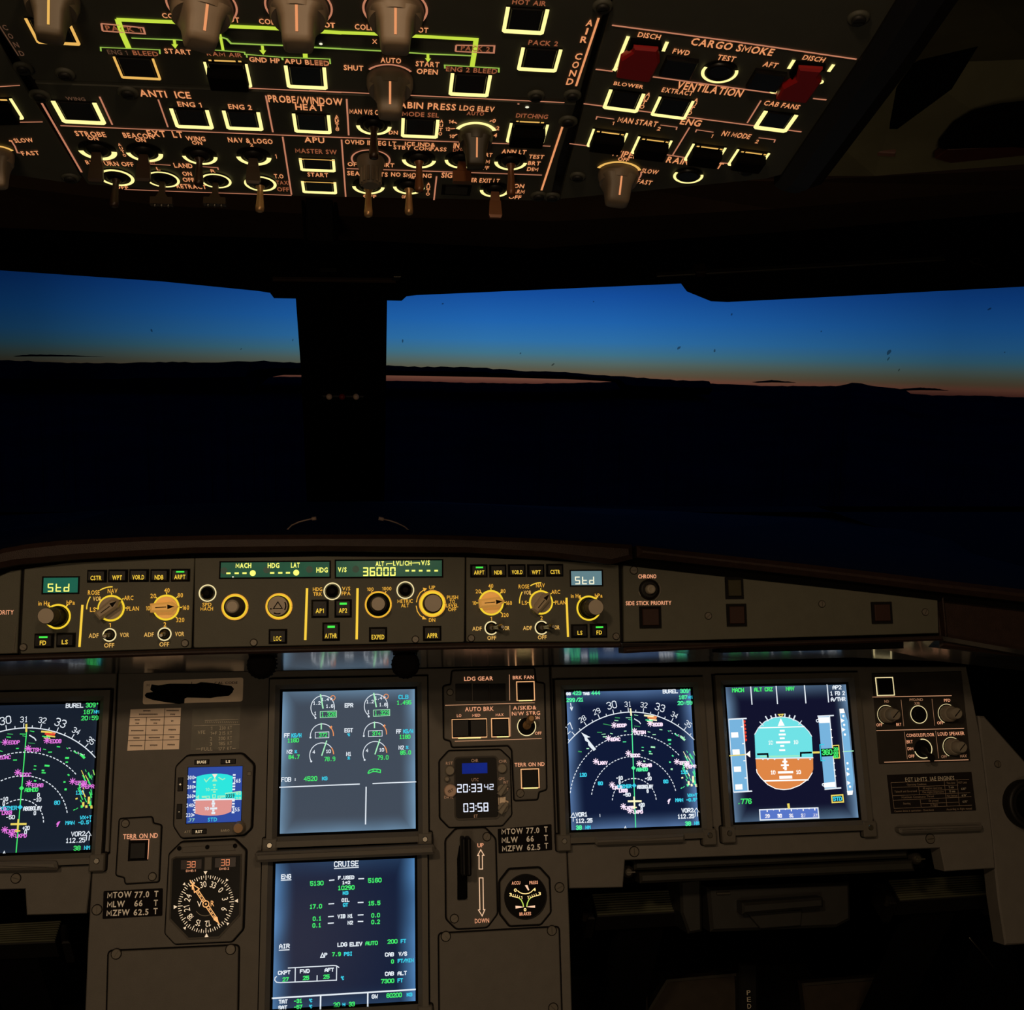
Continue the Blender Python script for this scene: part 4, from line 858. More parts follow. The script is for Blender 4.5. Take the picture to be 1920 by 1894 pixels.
# ------------------------------------------------------------------ instruments and placards on the main panel
def push(T, x, y, w, hh, cap=CAPB, ringm=SAL, hcap=.006, rw=.0011, name='push_button', border=.0018):
    """square push button with a lit border"""
    m = T.mb(name); P = m.rpts(x, y, w, hh)
    m.prism(inset(P, -.0008), -.002, .0024, DARK); b = m.done()
    if ringm:
        r = T.mb('light_border', b); r.ring(ccw(P), inset(ccw(P), rw), .0022, .0030, ringm); r.done()
    c = T.mb('cap', b); q = rounded(inset(ccw(P), border), .0008); c.prism(q, .002, hcap, cap, .0007); c.done(); return b
view()
# captain's terrain switch plate
V('I'); T = Thing('terrain_switch_panel', 'small grey plate with one TERR ON ND button, left of the compass dial', 'switch panel', MP, 755, 1025)
plate(T, [(652, 858), (826, 848), (832, 882), (876, 892), (862, 1195), (684, 1206), (680, 1172), (634, 1160)], rad=.002)
m = T.mb('lettering'); m.txt('TERR ON ND', 766, 948, 26, SAL, 188, h=.0028); m.done()
push(T, 754, 1026, 102, 106, CAPB, None); m = T.mb('light_border'); m.line([(712, 968), (812, 966), (806, 1074)], .0008, SAL, .0032); m.done()
screw(T, 684, 880, .0042, .002); screw(T, 830, 1168, .0042, .002)
# standby attitude display
V('SB'); T = Thing('standby_display', 'small standby attitude display with turquoise and pink halves and a round knob', 'standby instrument', MP, 990, 950)
plate(T, [(450, 190), (1530, 150), (1750, 360), (1700, 1600), (1560, 1730), (340, 1790), (190, 1560), (232, 400)], rad=.003, h=.007, gap=.0022, name='case')
m = T.mb('screen'); m.poly([(465, 405), (1545, 375), (1515, 1475), (425, 1520)], .004, .0078, dBK); m.flat([(480, 412), (1540, 382), (1508, 1470), (440, 1508)], dBL2, .0080); sc = m.done()
m = T.mb('symbology', sc); h1, h2 = .0082, .0084
m.flat([(640, 590), (760, 555), (900, 535), (1000, 528), (1120, 530), (1250, 548), (1350, 580), (1340, 1018), (620, 1045)], dSKY2, h1)
m.flat([(620, 1045), (1340, 1018), (1320, 1275), (1200, 1325), (1050, 1350), (900, 1355), (750, 1345), (610, 1315)], dGND2, h1)
m.line([(620, 1045), (1520, 1025)], .0016, dW, h2)
for t, x, y in (('300', 530, 605), ('280', 525, 790), ('260', 520, 970), ('240', 508, 1150), ('220', 500, 1340)): m.txt(t, x, y, 72, dW, 130, h=h2, bold=.02); m.flat([(x+70, y-26), (x+110, y), (x+70, y+26)], dW, h2)
for y in (692, 878, 1056, 1240): m.line([(570, y), (620, y)], .0018, dW, h2)
for y in (1100, 1195, 1285): m.line([(590, y), (620, y)], .0014, dW, h2)
m.txt('365', 1435, 668, 72, dW, 140, h=h2, bold=.02); m.txt('355', 1410, 1232, 72, dW, 150, h=h2, bold=.02)
for y in (556, 610, 725, 780, 838, 1060, 1120, 1176, 1290): m.line([(1352-(y-556)*.03, y), (1405-(y-556)*.03, y-1)], .0018, dW, h2)
m.line([(1510, 878), (1200, 920)], .0012, dGW, h2+.0002); m.flat([(1205, 925), (1390, 912), (1392, 886), (1528, 878), (1524, 1035), (1390, 1035), (1386, 1008), (1210, 1012)], dSKY2, h2+.0001)
m.txt('0359', 1300, 964, 78, mat('display_ink', (8, 60, 40), .5, noise=0), 170, h=h2+.0004, bold=.02); m.txt('40', 1460, 920, 56, dGW, 110, h=h2+.0004, bold=.02); m.txt('20', 1460, 1010, 46, dGW, 110, h=h2+.0004, bold=.02)
for y, a in ((752, 60), (888, 50), (800, 30)): m.line([(990-a/2, y), (990+a/2, y-1)], .0016, dGW, h2)
m.line([(920, 848), (1050, 842)], .0012, dGW, h2); m.txt('10', 855, 840, 62, dGW, 80, h=h2, bold=.01)
for y, a in ((1075, 44), (1118, 70), (1163, 44), (1258, 44), (1305, 74)): m.line([(970-a/2, y), (970+a/2, y-2)], .0022, dW, h2)
m.line([(905, 1215), (1045, 1208)], .0022, dW, h2); m.txt('10', 838, 1214, 66, dW, 96, h=h2, bold=.02)
for c_ in ([(750, 975), (890, 970), (895, 1010), (830, 1012), (828, 990), (752, 992)], [(1060, 970), (1200, 965), (1195, 985), (1110, 990), (1105, 1010), (1062, 1008)], [(955, 945), (1010, 942), (1005, 1005), (960, 1008)], [(640, 990), (680, 965), (682, 1020)]):
    m.line(c_, .0009, dGW, h2, True)
m.flat([(945, 540), (1050, 538), (998, 620)], mat('standby_pointer', (240, 230, 220), .5, emit=.8, noise=0), h2); m.flat([(998, 600), (1050, 680), (940, 684)], dGW, h2)
m.line([(790, 630), (830, 690), (900, 610), (940, 600)], .0011, dGW, h2); m.line([(1070, 600), (1150, 650), (1200, 620)], .0011, dGW, h2)
m.txt('.77', 538, 1440, 66, dGW, 130, h=h2, bold=.0); m.txt('STD', 952, 1428, 74, dC, 180, h=h2, bold=.02); m.done()
for t, x, y, w, hh in (('BUGS', 742, 302, 290, 95), ('LS', 1258, 292, 295, 95), ('RST', 690, 1664, 290, 100), ('+', 322, 740, 105, 270), ('-', 300, 1270, 105, 290)):
    m = T.mb('push_button'); m.rect(x, y, w, hh, .005, .0085, BLK, .0006); m.txt(t, x, y, 52 if len(t) > 1 else 50, mat('key_print', (240, 220, 180), .5, emit=.55, noise=0), {'BUGS': 180, 'LS': 82, 'RST': 130}.get(t), h=.0088, bold=.03); m.done()
m = T.mb('lettering'); m.txt('ATT', 460, 1670, 44, GREYP, 120, h=.0074); m.done(); m = T.mb('lettering'); m.txt('BARO', 1200, 1645, 44, GREYP, 170, h=.0074); m.done()
m = T.mb('baro_knob'); c = m.L(1480, 1585); m.lathe(c, [(.0072, .005), (.0072, .009), (.0058, .0105), (.0058, .018), (.0050, .019)], KNOB, 30, top=mat('knob_amber_top', (150, 112, 66), .4)); m.done()
m = T.mb('light_sensor'); m.rect(1668, 530, 80, 80, .006, .0078, STEELD, .0004); m.done()
# radio magnetic indicator
V('DM'); T = Thing('radio_magnetic_indicator', 'round black VOR compass dial with orange double needle in a grey eight sided case', 'compass dial', MP, 760, 1150)
plate(T, [(360, 170), (1215, 130), (1390, 300), (1340, 1560), (1170, 1755), (255, 1795), (100, 1630), (165, 360)], rad=.002, h=.006, gap=.0020, name='case')
m = T.mb('dial_window'); P = ccw([m.L(*p) for p in ((270, 415), (1310, 375), (1285, 1320), (960, 1670), (480, 1690), (190, 1385), (225, 440))])
m.ring(inset(P, -.0016), P, .004, .0076, PLATE, .0060); m.prism(P, .003, .0062, GLASSD); m.done()
m = T.mb('cover_strip'); m.poly([(380, 235), (1200, 195), (1230, 290), (370, 330)], .0055, .0068, PLATE, .0004); 
for x, y in ((330, 255), (780, 235), (1225, 215)): m.cyl(m.L(x, y), .0024, .0066, .0074, DARK, seg=14)
m.done()
dial = mat('dial_print', (236, 214, 184), .5, emit=.72, noise=0); dialo = mat('needle_amber', (246, 184, 118), .5, emit=.8, noise=0)
c0 = T.loc(758, 1148); h1 = .0066
m = T.mb('dial_card'); rI = (T.loc(758, 702)-c0).length; 
for k in range(72):
    a = 90-k*5-58+0; d = Vector((math.cos(D2R(a)), math.sin(D2R(a)))); l = .0050 if k % 6 == 0 else (.0038 if k % 2 == 0 else .0026)
    rr = rI*1.0; m.uline([c0+d*(rr+.0008-l), c0+d*(rr+.0008)], .0005 if k % 2 else .0008, dial, h1)
for t, deg in (('30', -10), ('33', 20), ('0', 48), ('3', 78), ('6', 108), ('12', 172), ('15', 201), ('18', 231), ('21', 259), ('24', 290)):
    a = 90-deg; p = c0+Vector((math.cos(D2R(a)), math.sin(D2R(a))))*rI*.715
    k = len(m.v); utx(m, t, p, .0066, dial, a-90, 0); m.v[k:] = [(x, y, h1) for x, y, z in m.v[k:]]
m.disc(c0, .0070, BLK, h1-.0003); m.arc(c0, .0125, 215, 300, .0004, GREYP, h1-.0002); m.done()
m = T.mb('lubber_marks')
for deg in (0, 45, 90, 135, 180, 225, 270, 315):
    a = 90-deg+3; d = Vector((math.cos(D2R(a)), math.sin(D2R(a)))); q = Vector((-d.y, d.x)); r = rI+.0014 if deg % 90 == 0 else rI+.0012; s_ = .0026 if deg % 90 == 0 else .0020
    m.uflat([c0+d*r, c0+d*(r+s_*1.5)+q*s_*.8, c0+d*(r+s_*1.5)-q*s_*.8], dial, h1)
m.txt('V', 652, 1148, 92, dial, 75, h=h1, bold=0); m.txt('R', 862, 1140, 92, dialo, 55, h=h1, bold=0); m.done()
m = T.mb('double_needle'); d = (T.loc(545, 830)-c0).normalized(); q = Vector((-d.y, d.x)); h3 = .0074; NK = .72
for s_ in (-1, 1): m.uline([c0+q*NK*.0021*s_+d*NK*.0245, c0+q*NK*.0021*s_+d*NK*.003], .0009, dialo, h3); m.uline([c0+q*NK*.0021*s_-d*NK*.003, c0+q*NK*.0021*s_-d*NK*.0265], .0009, dialo, h3)
for a, b in ((.006, .010), (.0125, .017), (.019, .023), (-.008, -.012), (-.0145, -.0185), (-.021, -.0245)): m.uline([c0+d*a*NK, c0+d*b*NK], .0009, dialo, h3)
m.uline([c0+d*NK*.0245+q*NK*.0044, c0+d*NK*.036, c0+d*NK*.0245-q*NK*.0044], .0010, dialo, h3, True); m.uline([c0+d*NK*.036, c0+d*NK*.044], .0011, dialo, h3); m.uline([c0+d*NK*.030+q*NK*.0046, c0+d*NK*.036+q*NK*.001], .0011, dialo, h3); m.uline([c0+d*NK*.036+q*NK*.0046, c0+d*NK*.0365-q*NK*.0042], .0009, dialo, h3)
m.uflat([c0-d*NK*.0265+q*NK*.0034, c0-d*NK*.033+q*NK*.0010, c0-d*NK*.038+q*NK*.0005, c0-d*NK*.038-q*NK*.0005, c0-d*NK*.033-q*NK*.0010, c0-d*NK*.0265-q*NK*.0034, c0-d*NK*.024], dialo, h3)
m.arc(c0, .0033, 0, 360, .0009, dialo, h3, seg=24); m.disc(c0, .0009, dialo, h3); m.done()
for s_, t, x, y in ((1, '38', 520, 515), (2, '38', 1068, 482)):
    m = T.mb('distance_readout'); m.rect(x, y, 330, 150, .0050, .0066, mat('readout_window', (36, 18, 12), .3, noise=0)); m.seg7(t, x, y, 140, 100, SEGR, .0068, .18)
    m.txt('DME-1' if s_ == 1 else 'DME-2', x-5+ (0 if s_ == 1 else -12), y+100, 36, SAL, 155, h=.0068, bold=.01); m.done()
m = T.mb('divider'); m.rect(795, 500, 120, 210, .005, .0080, PLATE, .0006); m.done()
# mass placards
for k, (vw, x, y, quad, lab) in enumerate((('LL', 995, 378, [(778, 284), (1222, 262), (1218, 468), (770, 492)], 'black MTOW MLW MZFW mass placard beside the compass dial on the left'),
                          ('M', 1065, 222, [(796, 128), (1320, 80), (1328, 332), (806, 366)], 'black MTOW MLW MZFW mass placard above the brake pressure gauge'))):
    V(vw); T = Thing('mass_placard', lab, 'placard', MP, x, y, 'mass placards')
    m = T.mb('card'); m.poly(quad, 0, .0009, BLKP, rad=.0012); m.done(); m = T.mb('lettering')
    rows_ = ((898, 310, 'MTOW', 180), (1066, 308, '77.0', 110), (1174, 303, 'T', 30), (872, 380, 'MLW', 132), (1040, 374, '66', 62), (1170, 370, 'T', 30), (888, 444, 'MZFW', 172), (1060, 440, '62.5', 112), (1168, 432, 'T', 30)) if k == 0 else \
            ((938, 148, 'MTOW', 208), (1138, 140, '77.0', 128), (1266, 130, 'T', 34), (914, 232, 'MLW', 158), (1112, 222, '66', 72), (1266, 212, 'T', 36), (940, 314, 'MZFW', 202), (1146, 304, '62.5', 130), (1270, 290, 'T', 36))
    for xx, yy, t, w in rows_: m.txt(t, xx, yy, 44 if k == 0 else 54, WHITEP, w, h=.0012, bold=.025)
    m.done()
# cream data placards
V('PL'); T = Thing('code_placard', 'cream placard with a broad black scribble, top left of the centre panel', 'placard', MP, 1020, 275)
m = T.mb('card'); m.poly([(305, 130), (1740, 80), (1730, 425), (290, 468)], 0, .0010, PAPER2, rad=.003); m.done()
m = T.mb('scribble'); m.poly([(420, 180), (520, 195), (680, 170), (1060, 172), (1130, 148), (1290, 160), (1460, 190), (1570, 205), (1605, 245), (1580, 300), (1530, 345), (1360, 360), (1270, 378), (930, 370), (895, 385), (890, 450), (820, 462), (620, 436), (440, 405), (340, 370), (320, 335), (350, 300), (440, 290), (400, 255)], .0010, .0013, BLKM); m.done()
m = T.mb('lettering'); m.txt('■' if False else 'M', 370, 190, 36, INK, 40, h=.0013); m.txt('CAL CODE', 1490, 158, 34, INK, 330, h=.00112, bold=.02); m.txt('I', 998, 158, 30, INK, h=.00112, bold=.03); m.done()
T = Thing('table_placard', 'cream paper table of three columns at the left of the centre panel', 'placard', MP, 460, 820)
m = T.mb('card'); m.poly([(115, 540), (842, 515), (812, 1112), (68, 1134)], 0, .0007, PAPER); m.done()
m = T.mb('printing')
for a in (((105, 658), (835, 642)), ((95, 775), (830, 762)), ((85, 912), (822, 902)), ((80, 990), (815, 975)), ((612, 525), (572, 1118)), ((345, 652), (318, 1125))): m.line(list(a), .0006, INK, .0010)
for x, y, w in ((350, 560, 100), (370, 610, 260), (720, 556, 170), (720, 610, 60), (215, 690, 70), (215, 740, 50), (470, 690, 130), (470, 738, 40), (718, 706, 34), (212, 845, 170), (462, 840, 84), (712, 832, 96), (200, 950, 80), (455, 945, 150), (706, 938, 54), (194, 1062, 170), (445, 1055, 92), (698, 1048, 96)):
    for k in range(int(w/18)+1):
        xx = x-w/2+k*18; m.line([(xx, y-9), (xx+5, y+9), (xx+12, y-7)], .0006, INK, .0010)
m.done()
T = Thing('flap_speed_placard', 'worn grey flap speed placard with VFE figures above the standby display', 'placard', MP, 1350, 900)
m = T.mb('card'); m.poly([(1010, 530), (1700, 500), (1680, 1110), (980, 1130)], 0, .0004, mat('clear_film_placard', (88, 85, 74), .5, noise=.15)); m.done()
m = T.mb('lettering')
for t, x, y, w in (('VFE', 1136, 868, 108), ('1', 1280, 812, 24), ('230', 1440, 808, 90), ('KT', 1545, 804, 58), ('1+F', 1312, 884, 92), ('215', 1434, 882, 92), ('KT', 1544, 878, 62), ('2', 1276, 962, 34), ('200', 1430, 956, 98), ('KT', 1544, 950, 62), ('3', 1272, 1036, 34), ('185', 1430, 1030, 96), ('KT', 1544, 1024, 62), ('FULL', 1216, 1108, 160), ('177', 1424, 1106, 96), ('KT', 1540, 1100, 62)):
    m.txt(t, x, y, 50, GREYP, w, h=.0008, bold=.0)
m.line([(1030, 775), (1690, 758)], .0004, GREYP, .0008); m.line([(1060, 1110), (1120, 1108)], .0005, GREYP, .0008); m.line([(1580, 1104), (1630, 1102)], .0005, GREYP, .0008)
for k in range(18): m.line([(1190+k*27, 735), (1200+k*27, 712)], .0004, GREYP, .0008)
m.line([(1185, 700), (1670, 680)], .0004, GREYP, .0008); m.done()
# landing gear and autobrake panel
V('L'); T = Thing('gear_brake_panel', 'LDG GEAR and AUTO BRK switch panel with amber outlined buttons above the clock', 'switch panel', MP, 750, 800)
plate(T, [(285, 110), (1190, 82), (1205, 235), (1300, 250), (1325, 1420), (1240, 1446), (1225, 1530), (975, 1540), (950, 985), (905, 930), (285, 950), (268, 880), (195, 860), (188, 280), (272, 262)], gap=.0018, h=.0024, rad=.002)
m = T.mb('lettering')
for t, x, y, hh, w in (('LDG GEAR', 574, 194, 44, 318), ('BRK FAN', 1068, 180, 38, 232), ('AUTO BRK', 582, 530, 46, 316), ('LO', 358, 604, 30, 50), ('MED', 548, 600, 30, 90), ('MAX', 806, 594, 30, 88), ('A/SKID&', 1084, 516, 42, 256), ('N/W STRG', 1098, 578, 42, 312), ('ON', 1220, 628, 30, 54), ('OFF', 1234, 798, 32, 72), ('TERR ON ND', 1138, 1144, 42, 332)):
    m.txt(t, x, y, hh, SAL, w, h=.0030, bold=.012)
for a in (((204, 490), (1194, 462)), ((914, 150), (918, 436)), ((920, 490), (926, 835)), ((310, 888), (1272, 858))): m.line(list(a), .0006, SALL, .0030)
m.done()
for x in (408, 602, 784):
    m = T.mb('gear_light'); m.rect(x, 345, 178, 190, .001, .0034, CAPB, .0004); m.done()
push(T, 1094, 332, 204, 218, CAPB, AMB); 
m = T.mb('push_button_pair'); P = m.rpts(472, 745, 390, 214); m.prism(inset(P, -.0006), -.001, .0026, DARK); b_ = m.done()
m = T.mb('light_border', b_); m.ring(ccw(P), inset(ccw(P), .0011), .0024, .0032, AMB); m.done()
for x in (374, 570): m = T.mb('cap', b_); m.rect(x, 742, 180, 186, .002, .0055, CAPB, .0007); m.done()
push(T, 815, 736, 204, 214, CAPB, AMB); push(T, 1144, 1300, 206, 220, CAPB, AMB, .0070)
for x, y, w in ((1094, 438, 150), (472, 852, 250), (840, 838, 130), (1150, 1406, 160)):
    m = T.mb('glow_strip'); m.line([(x-w/2, y+w*.012), (x+w/2, y-w*.012)], .0012, PY, .0034); m.done()
m = T.mb('toggle_switch'); c = m.L(1105, 722); rr = m.sx(1105, 722, 100); m.cyl(c, rr*.93, -.001, .0027, DARK); m.arc(c, rr, 128, 418, .0010, PALE, .0032, seg=40); b_ = m.done()
m = T.mb('lever', b_); tl = (.004/.022, .010/.022); m.lathe(c, [(.0050, .002), (.0050, .005), (.0024, .006), (.0028, .014), (.0046, .020), (.0050, .024), (.0030, .0255)], LEVER, 18, tilt=(.12, .35)); m.done()
screw(T, 258, 345, .0038, .002); screw(T, 1036, 1465, .0045, .002)
# clock
T = Thing('clock', 'digital clock reading 20:33 42 in a grey eight sided case', 'clock', MP, 535, 1410)
plate(T, [(245, 1000), (812, 985), (918, 1085), (935, 1700), (835, 1818), (250, 1838), (150, 1735), (145, 1110)], rad=.002, h=.0060, gap=.0018, name='case')
m = T.mb('face'); P = rounded([m.L(*p) for p in ((312, 1078), (768, 1065), (790, 1725), (322, 1742))], .004); P = ccw(P); m.ring(inset(P, -.0018), P, .004, .0078, PLATE, .0062); m.prism(P, .003, .0064, BLK); fc = m.done()
m = T.mb('figures', fc); m.seg7('20:33', 470, 1405, 275, 92, SEGW, .0068, .25, .26); m.seg7('42', 684, 1392, 104, 64, SEGW, .0068, .27, .26); m.seg7('03:58', 540, 1618, 275, 98, SEGW, .0068, .24, .26); m.done()
m = T.mb('chrono_window', fc); m.rect(528, 1186, 280, 116, .005, .0068, mat('blue_window', (22, 44, 150), .15, emit=.45, noise=.5, scale=30), .0004); m.done()
m = T.mb('lettering', fc)
for t, x, y in (('CHR', 528, 1100), ('UTC', 532, 1312), ('ET', 540, 1714)): m.txt(t, x, y, 34, SALD, 76 if len(t) > 2 else 40, h=.0068, bold=0)
m.done()
m = T.mb('case_lettering')
for t, x, y, w in (('RST', 248, 1130, 76), ('CHR', 838, 1108, 86), ('GPS', 824, 1302, 66), ('INT', 872, 1340, 52), ('SET', 878, 1420, 44), ('DATE', 240, 1504, 96)): m.txt(t, x, y, 32, SALD, w, h=.0066, bold=.0)
m.done()
for x, y, r in ((252, 1210, .0056), (826, 1186, .0056), (220, 1304, .0030)): m = T.mb('push_button'); m.cyl(m.L(x, y), r, .006, .012, KNOB, bev=.001, seg=20); m.done()
m = T.mb('set_button', label='round button marked SET'); m.cyl(m.L(258, 1432), .0074, .006, .012, mat('pink_beige_knob', (190, 160, 140), .5), bev=.001, seg=24); m.txt('SET', 258, 1432, 28, INK, 62, 25, .0123, .02); m.done()
for x, y in ((830, 1420), (838, 1620)):
    m = T.mb('selector_knob'); c = m.L(x, y); m.cyl(c, .0058, .006, .009, KNOB, seg=20); a = .9; d = Vector((math.cos(a), math.sin(a))); q = Vector((-d.y, d.x)); m.prism([c-d*.0075-q*.0028, c+d*.0075-q*.0018, c+d*.0075+q*.0018, c-d*.0075+q*.0028], .009, .017, KNOB, .0008); m.done()
m = T.mb('bracket'); m.poly([(785, 1510), (868, 1502), (868, 1540), (900, 1548), (890, 1640), (870, 1600), (790, 1590)], .0062, .0072, PAPER2); m.done()
# landing gear lever
PINKW = glow('pale_orange_arrow', (246, 200, 160))
V('M'); T = Thing('gear_lever_panel', 'landing gear lever panel with black wheel shaped lever and up and down arrows', 'lever panel', MP, 540, 600)
plate(T, [(390, 130), (670, 118), (770, 225), (788, 950), (690, 1080), (395, 1095), (298, 1000), (292, 235)], rad=.003, h=.004, gap=.0020)
m = T.mb('slot'); m.rect(448, 600, 96, 420, .0030, .0043, BLKM, rad=.003); m.done()
m = T.mb('lettering'); m.txt('UP', 626, 282, 40, SAL, 60, h=.0046); m.txt('DOWN', 640, 1016, 44, SAL, 138, h=.0046, bold=.004)
m.line([(612, 514), (612, 382), (598, 382), (628, 326), (660, 380), (644, 380), (646, 514)], .0009, PINKW, .0046, True); m.line([(614, 600), (650, 600), (654, 910), (668, 908), (642, 970), (606, 912), (620, 910)], .0009, PINKW, .0046, True); m.done()
m = T.mb('lever'); m.poly([(400, 395), (418, 290), (440, 264), (462, 262), (468, 285), (474, 262), (498, 264), (516, 300), (522, 480), (490, 500), (488, 800), (400, 806)], .0045, .010, BLKM, .001); lv = m.done()
for x in (446, 494):
    m = T.mb('wheel', lv); c = m.L(x, 370); P = [c+Vector((a*.0027, b*.021)) for a, b in ((-1, -1), (1, -1), (1, 1), (-1, 1))]; m.prism(rounded(P, .0026), .010, .034, BLK, .002); m.done()
screw(T, 688, 200, .0046, .004); screw(T, 372, 996, .0046, .004)
# brake pressure gauge
T = Thing('brake_pressure_gauge', 'round black triple needle BRAKES and ACCU PRESS gauge in an eight sided case', 'gauge', MP, 1065, 780)
plate(T, [(910, 525), (1200, 510), (1292, 610), (1305, 935), (1212, 1050), (915, 1065), (825, 950), (820, 640)], rad=.002, h=.004, gap=.0024)
m = T.mb('dial'); c = m.L(1063, 782); r = m.sx(1063, 782, 198); m.lathe(c, [(r+.0012, .003), (r+.0010, .0058), (r, .0060), (r*.98, .0048)], BLK, 40, top=GLASSD); dl = m.done()
m = T.mb('scale', dl); h1 = .0052; ccr = mat('gauge_print', (255, 226, 150), .5, emit=.95, noise=0); gyl = glow('gauge_green_arc', (200, 226, 96))
for t, x, y, w in (('ACCU', 970, 648, 84), ('PRESS', 1142, 644, 84), ('0', 964, 718, 28), ('4', 1148, 712, 28), ('3', 918, 762, 24), ('3', 1200, 752, 24), ('1', 1024, 790, 14), ('1', 1086, 788, 14), ('0', 1058, 908, 26), ('BRAKES', 1060, 948, 112)): m.txt(t, x, y, 30, SAL if len(t) > 2 else ccr, w, h=h1, bold=.03)
m.line([(984, 722), (1005, 740), (1035, 752), (1065, 754), (1095, 748), (1120, 734), (1138, 716)], .0009, ccr, h1)
m.line([(1044, 882), (1038, 850), (1022, 815), (1000, 795)], .0011, gyl, h1); m.line([(1074, 880), (1080, 845), (1096, 810), (1116, 790)], .0011, gyl, h1)
m.line([(1000, 795), (970, 786), (930, 778)], .0008, ccr, h1); m.line([(1116, 790), (1150, 778), (1190, 768)], .0008, ccr, h1)
for x, y in ((940, 778), (960, 782), (980, 788), (1000, 795), (1130, 784), (1150, 778), (1170, 773), (1110, 793)): m.line([(x, y), (x+(6 if x < 1050 else -6), y-22)], .0006, ccr, h1)
m.done()
for P in ([(1056, 672), (1080, 668), (1098, 716), (1088, 722)], [(965, 870), (1010, 874), (1046, 882), (1010, 890), (966, 896)], [(1154, 866), (1110, 872), (1072, 880), (1112, 886), (1154, 888)]):
    m = T.mb('needle', dl); m.poly(P, .0054, .0060, mat('needle_pink', (246, 206, 176), .5, emit=.8, noise=0)); m.done()
# blank covers
V('M'); T = Thing('blank_cover_plate', 'plain grey blank cover plate below the gear lever and brake gauge', 'cover plate', MP, 810, 1500, 'blank cover plates')
plate(T, [(225, 1150), (1390, 1085), (1425, 2200), (235, 2200)], gap=.0018, h=.0022)
for x, y in ((290, 1172), (1322, 1115), (1336, 1870)): screw(T, x, y, .0052, .002)
V('LL'); T = Thing('blank_cover_plate', 'plain grey blank cover plate below the compass dial', 'cover plate', MP, 1300, 950, 'blank cover plates')
plate(T, [(818, 736), (1790, 692), (1778, 1400), (800, 1400)], gap=.0018, h=.0022)
for x, y in ((876, 752), (1732, 718)): screw(T, x, y, .0052, .002)
# right hand lighting control panel
V('P'); T = Thing('lighting_control_panel', 'black lighting panel with four grey dimmer knobs beside the flight display', 'switch panel', MP, 650, 650)
m = T.mb('face_plate'); m.poly([(180, 120), (1060, 100), (1150, 985), (252, 1012)], 0, .0020, mat('dark_face_plate', (40, 35, 30), .6), .0006); m.done()
m = T.mb('lettering')
for t, x, y, hh, w, mt in (('ND', 320, 396, 26, 44, SALD), ('PFD/ND', 612, 380, 26, 132, SALD), ('XFR', 620, 416, 26, 56, SALD), ('PFD', 916, 386, 28, 62, SAL), ('OFF', 248, 628, 28, 60, SAL), ('BRT', 440, 624, 28, 50, SAL), ('OFF', 848, 608, 28, 62, SAL),
      ('CONSOLE/FLOOR', 652, 728, 32, 274, SAL), ('BRT', 546, 794, 32, 60, SAL), ('DIM', 554, 862, 30, 56, SAL), ('OFF', 564, 936, 30, 58, SAL), ('LOUD SPEAKER', 954, 714, 34, 262, SAL), ('OFF', 886, 940, 28, 56, SALD), ('MAX', 1076, 934, 28, 66, SALD)):
    m.txt(t, x, y, hh, mt, w, h=.0024, bold=.008)
for a in (((180, 354), (960, 340)), ((218, 685), (1082, 662)), ((296, 996), (1126, 972))): m.line(list(a), .0007, SALL, .0024)
for a in (((462, 380), (488, 640)), ((766, 372), (794, 636)), ((494, 696), (524, 966)), ((802, 688), (832, 958))): m.line(list(a), .0005, SALD, .0024)
m.done()
push(T, 302, 250, 176, 184, CAPB, PALE, .0050)
m = T.mb('round_button'); c = m.L(634, 526); r = m.sx(634, 526, 80); m.cyl(c, r, 0, .0028, DARK); m.arc(c, r, 0, 360, .0009, PALE, .0032, seg=36); m.lathe(c, [(r*.72, .002), (r*.72, .006), (r*.6, .007)], CAPB, 28); m.done()
m = T.mb('toggle_switch'); c = m.L(676, 862); r = m.sx(676, 862, 86); m.cyl(c, r*.94, 0, .0026, DARK); m.arc(c, r, 100, -42, .0010, PALE, .0032, seg=24); m.arc(c, r, 195, 300, .0010, PALE, .0032, seg=20); m.lathe(c, [(.0050, .002), (.0050, .006), (.0030, .008), (.0034, .016), (.0046, .022), (.0030, .024)], BLK, 18, tilt=(.0, -.5)); m.done()
for x, y, big in ((318, 530, 1), (916, 518, 0), (962, 846, 0)):
    m = T.mb('dimmer_knob'); c = m.L(x, y); r = m.sx(x, y, 88)
    m.arc(c, r, 40 if big else 45, 245, .0006, PALE, .0026, seg=30); m.cyl(c, r*.96, 0, .0024, DARK)
    m.lathe(c, [(r*.86, .002), (r*.86, .010), (r*.72, .013)], KNOB, 30); m.lathe(c, [(r*.62, .013), (r*.58, .026), (r*.5, .027)], KNOB, 26); m.uline([c+Vector((-.004, -.004)), c+Vector((.004, .004))], .0012, DARK, .0273); m.done()
# engine limits placard
T = Thing('engine_limits_placard', 'dark EGT LIMITS table placard below the lighting panel on the right', 'placard', MP, 770, 1300)
m = T.mb('card'); m.poly([(330, 1122), (1162, 1092), (1208, 1472), (372, 1504)], 0, .0008, mat('dark_brown_placard', (22, 16, 13), .6, spec=.2)); m.done()
m = T.mb('lettering'); m.txt('EGT LIMITS  IAE ENGINES', 750, 1160, 40, GREYP, 484, h=.0011, bold=.01)
g2 = mat('faint_print', (158, 138, 118), .6, noise=.1)
for a in (((366, 1198), (1136, 1166)), ((378, 1245), (1030, 1222)), ((645, 1278), (1030, 1262)), ((382, 1326), (1150, 1296)), ((388, 1372), (1160, 1336)), ((660, 1406), (1035, 1390)), ((398, 1452), (1166, 1420)), ((366, 1198), (398, 1452)), ((892, 1180), (918, 1430)), ((1018, 1172), (1042, 1424)), ((640, 1240), (648, 1320)), ((655, 1365), (666, 1440))): m.line(list(a), .0004, g2, .0011)
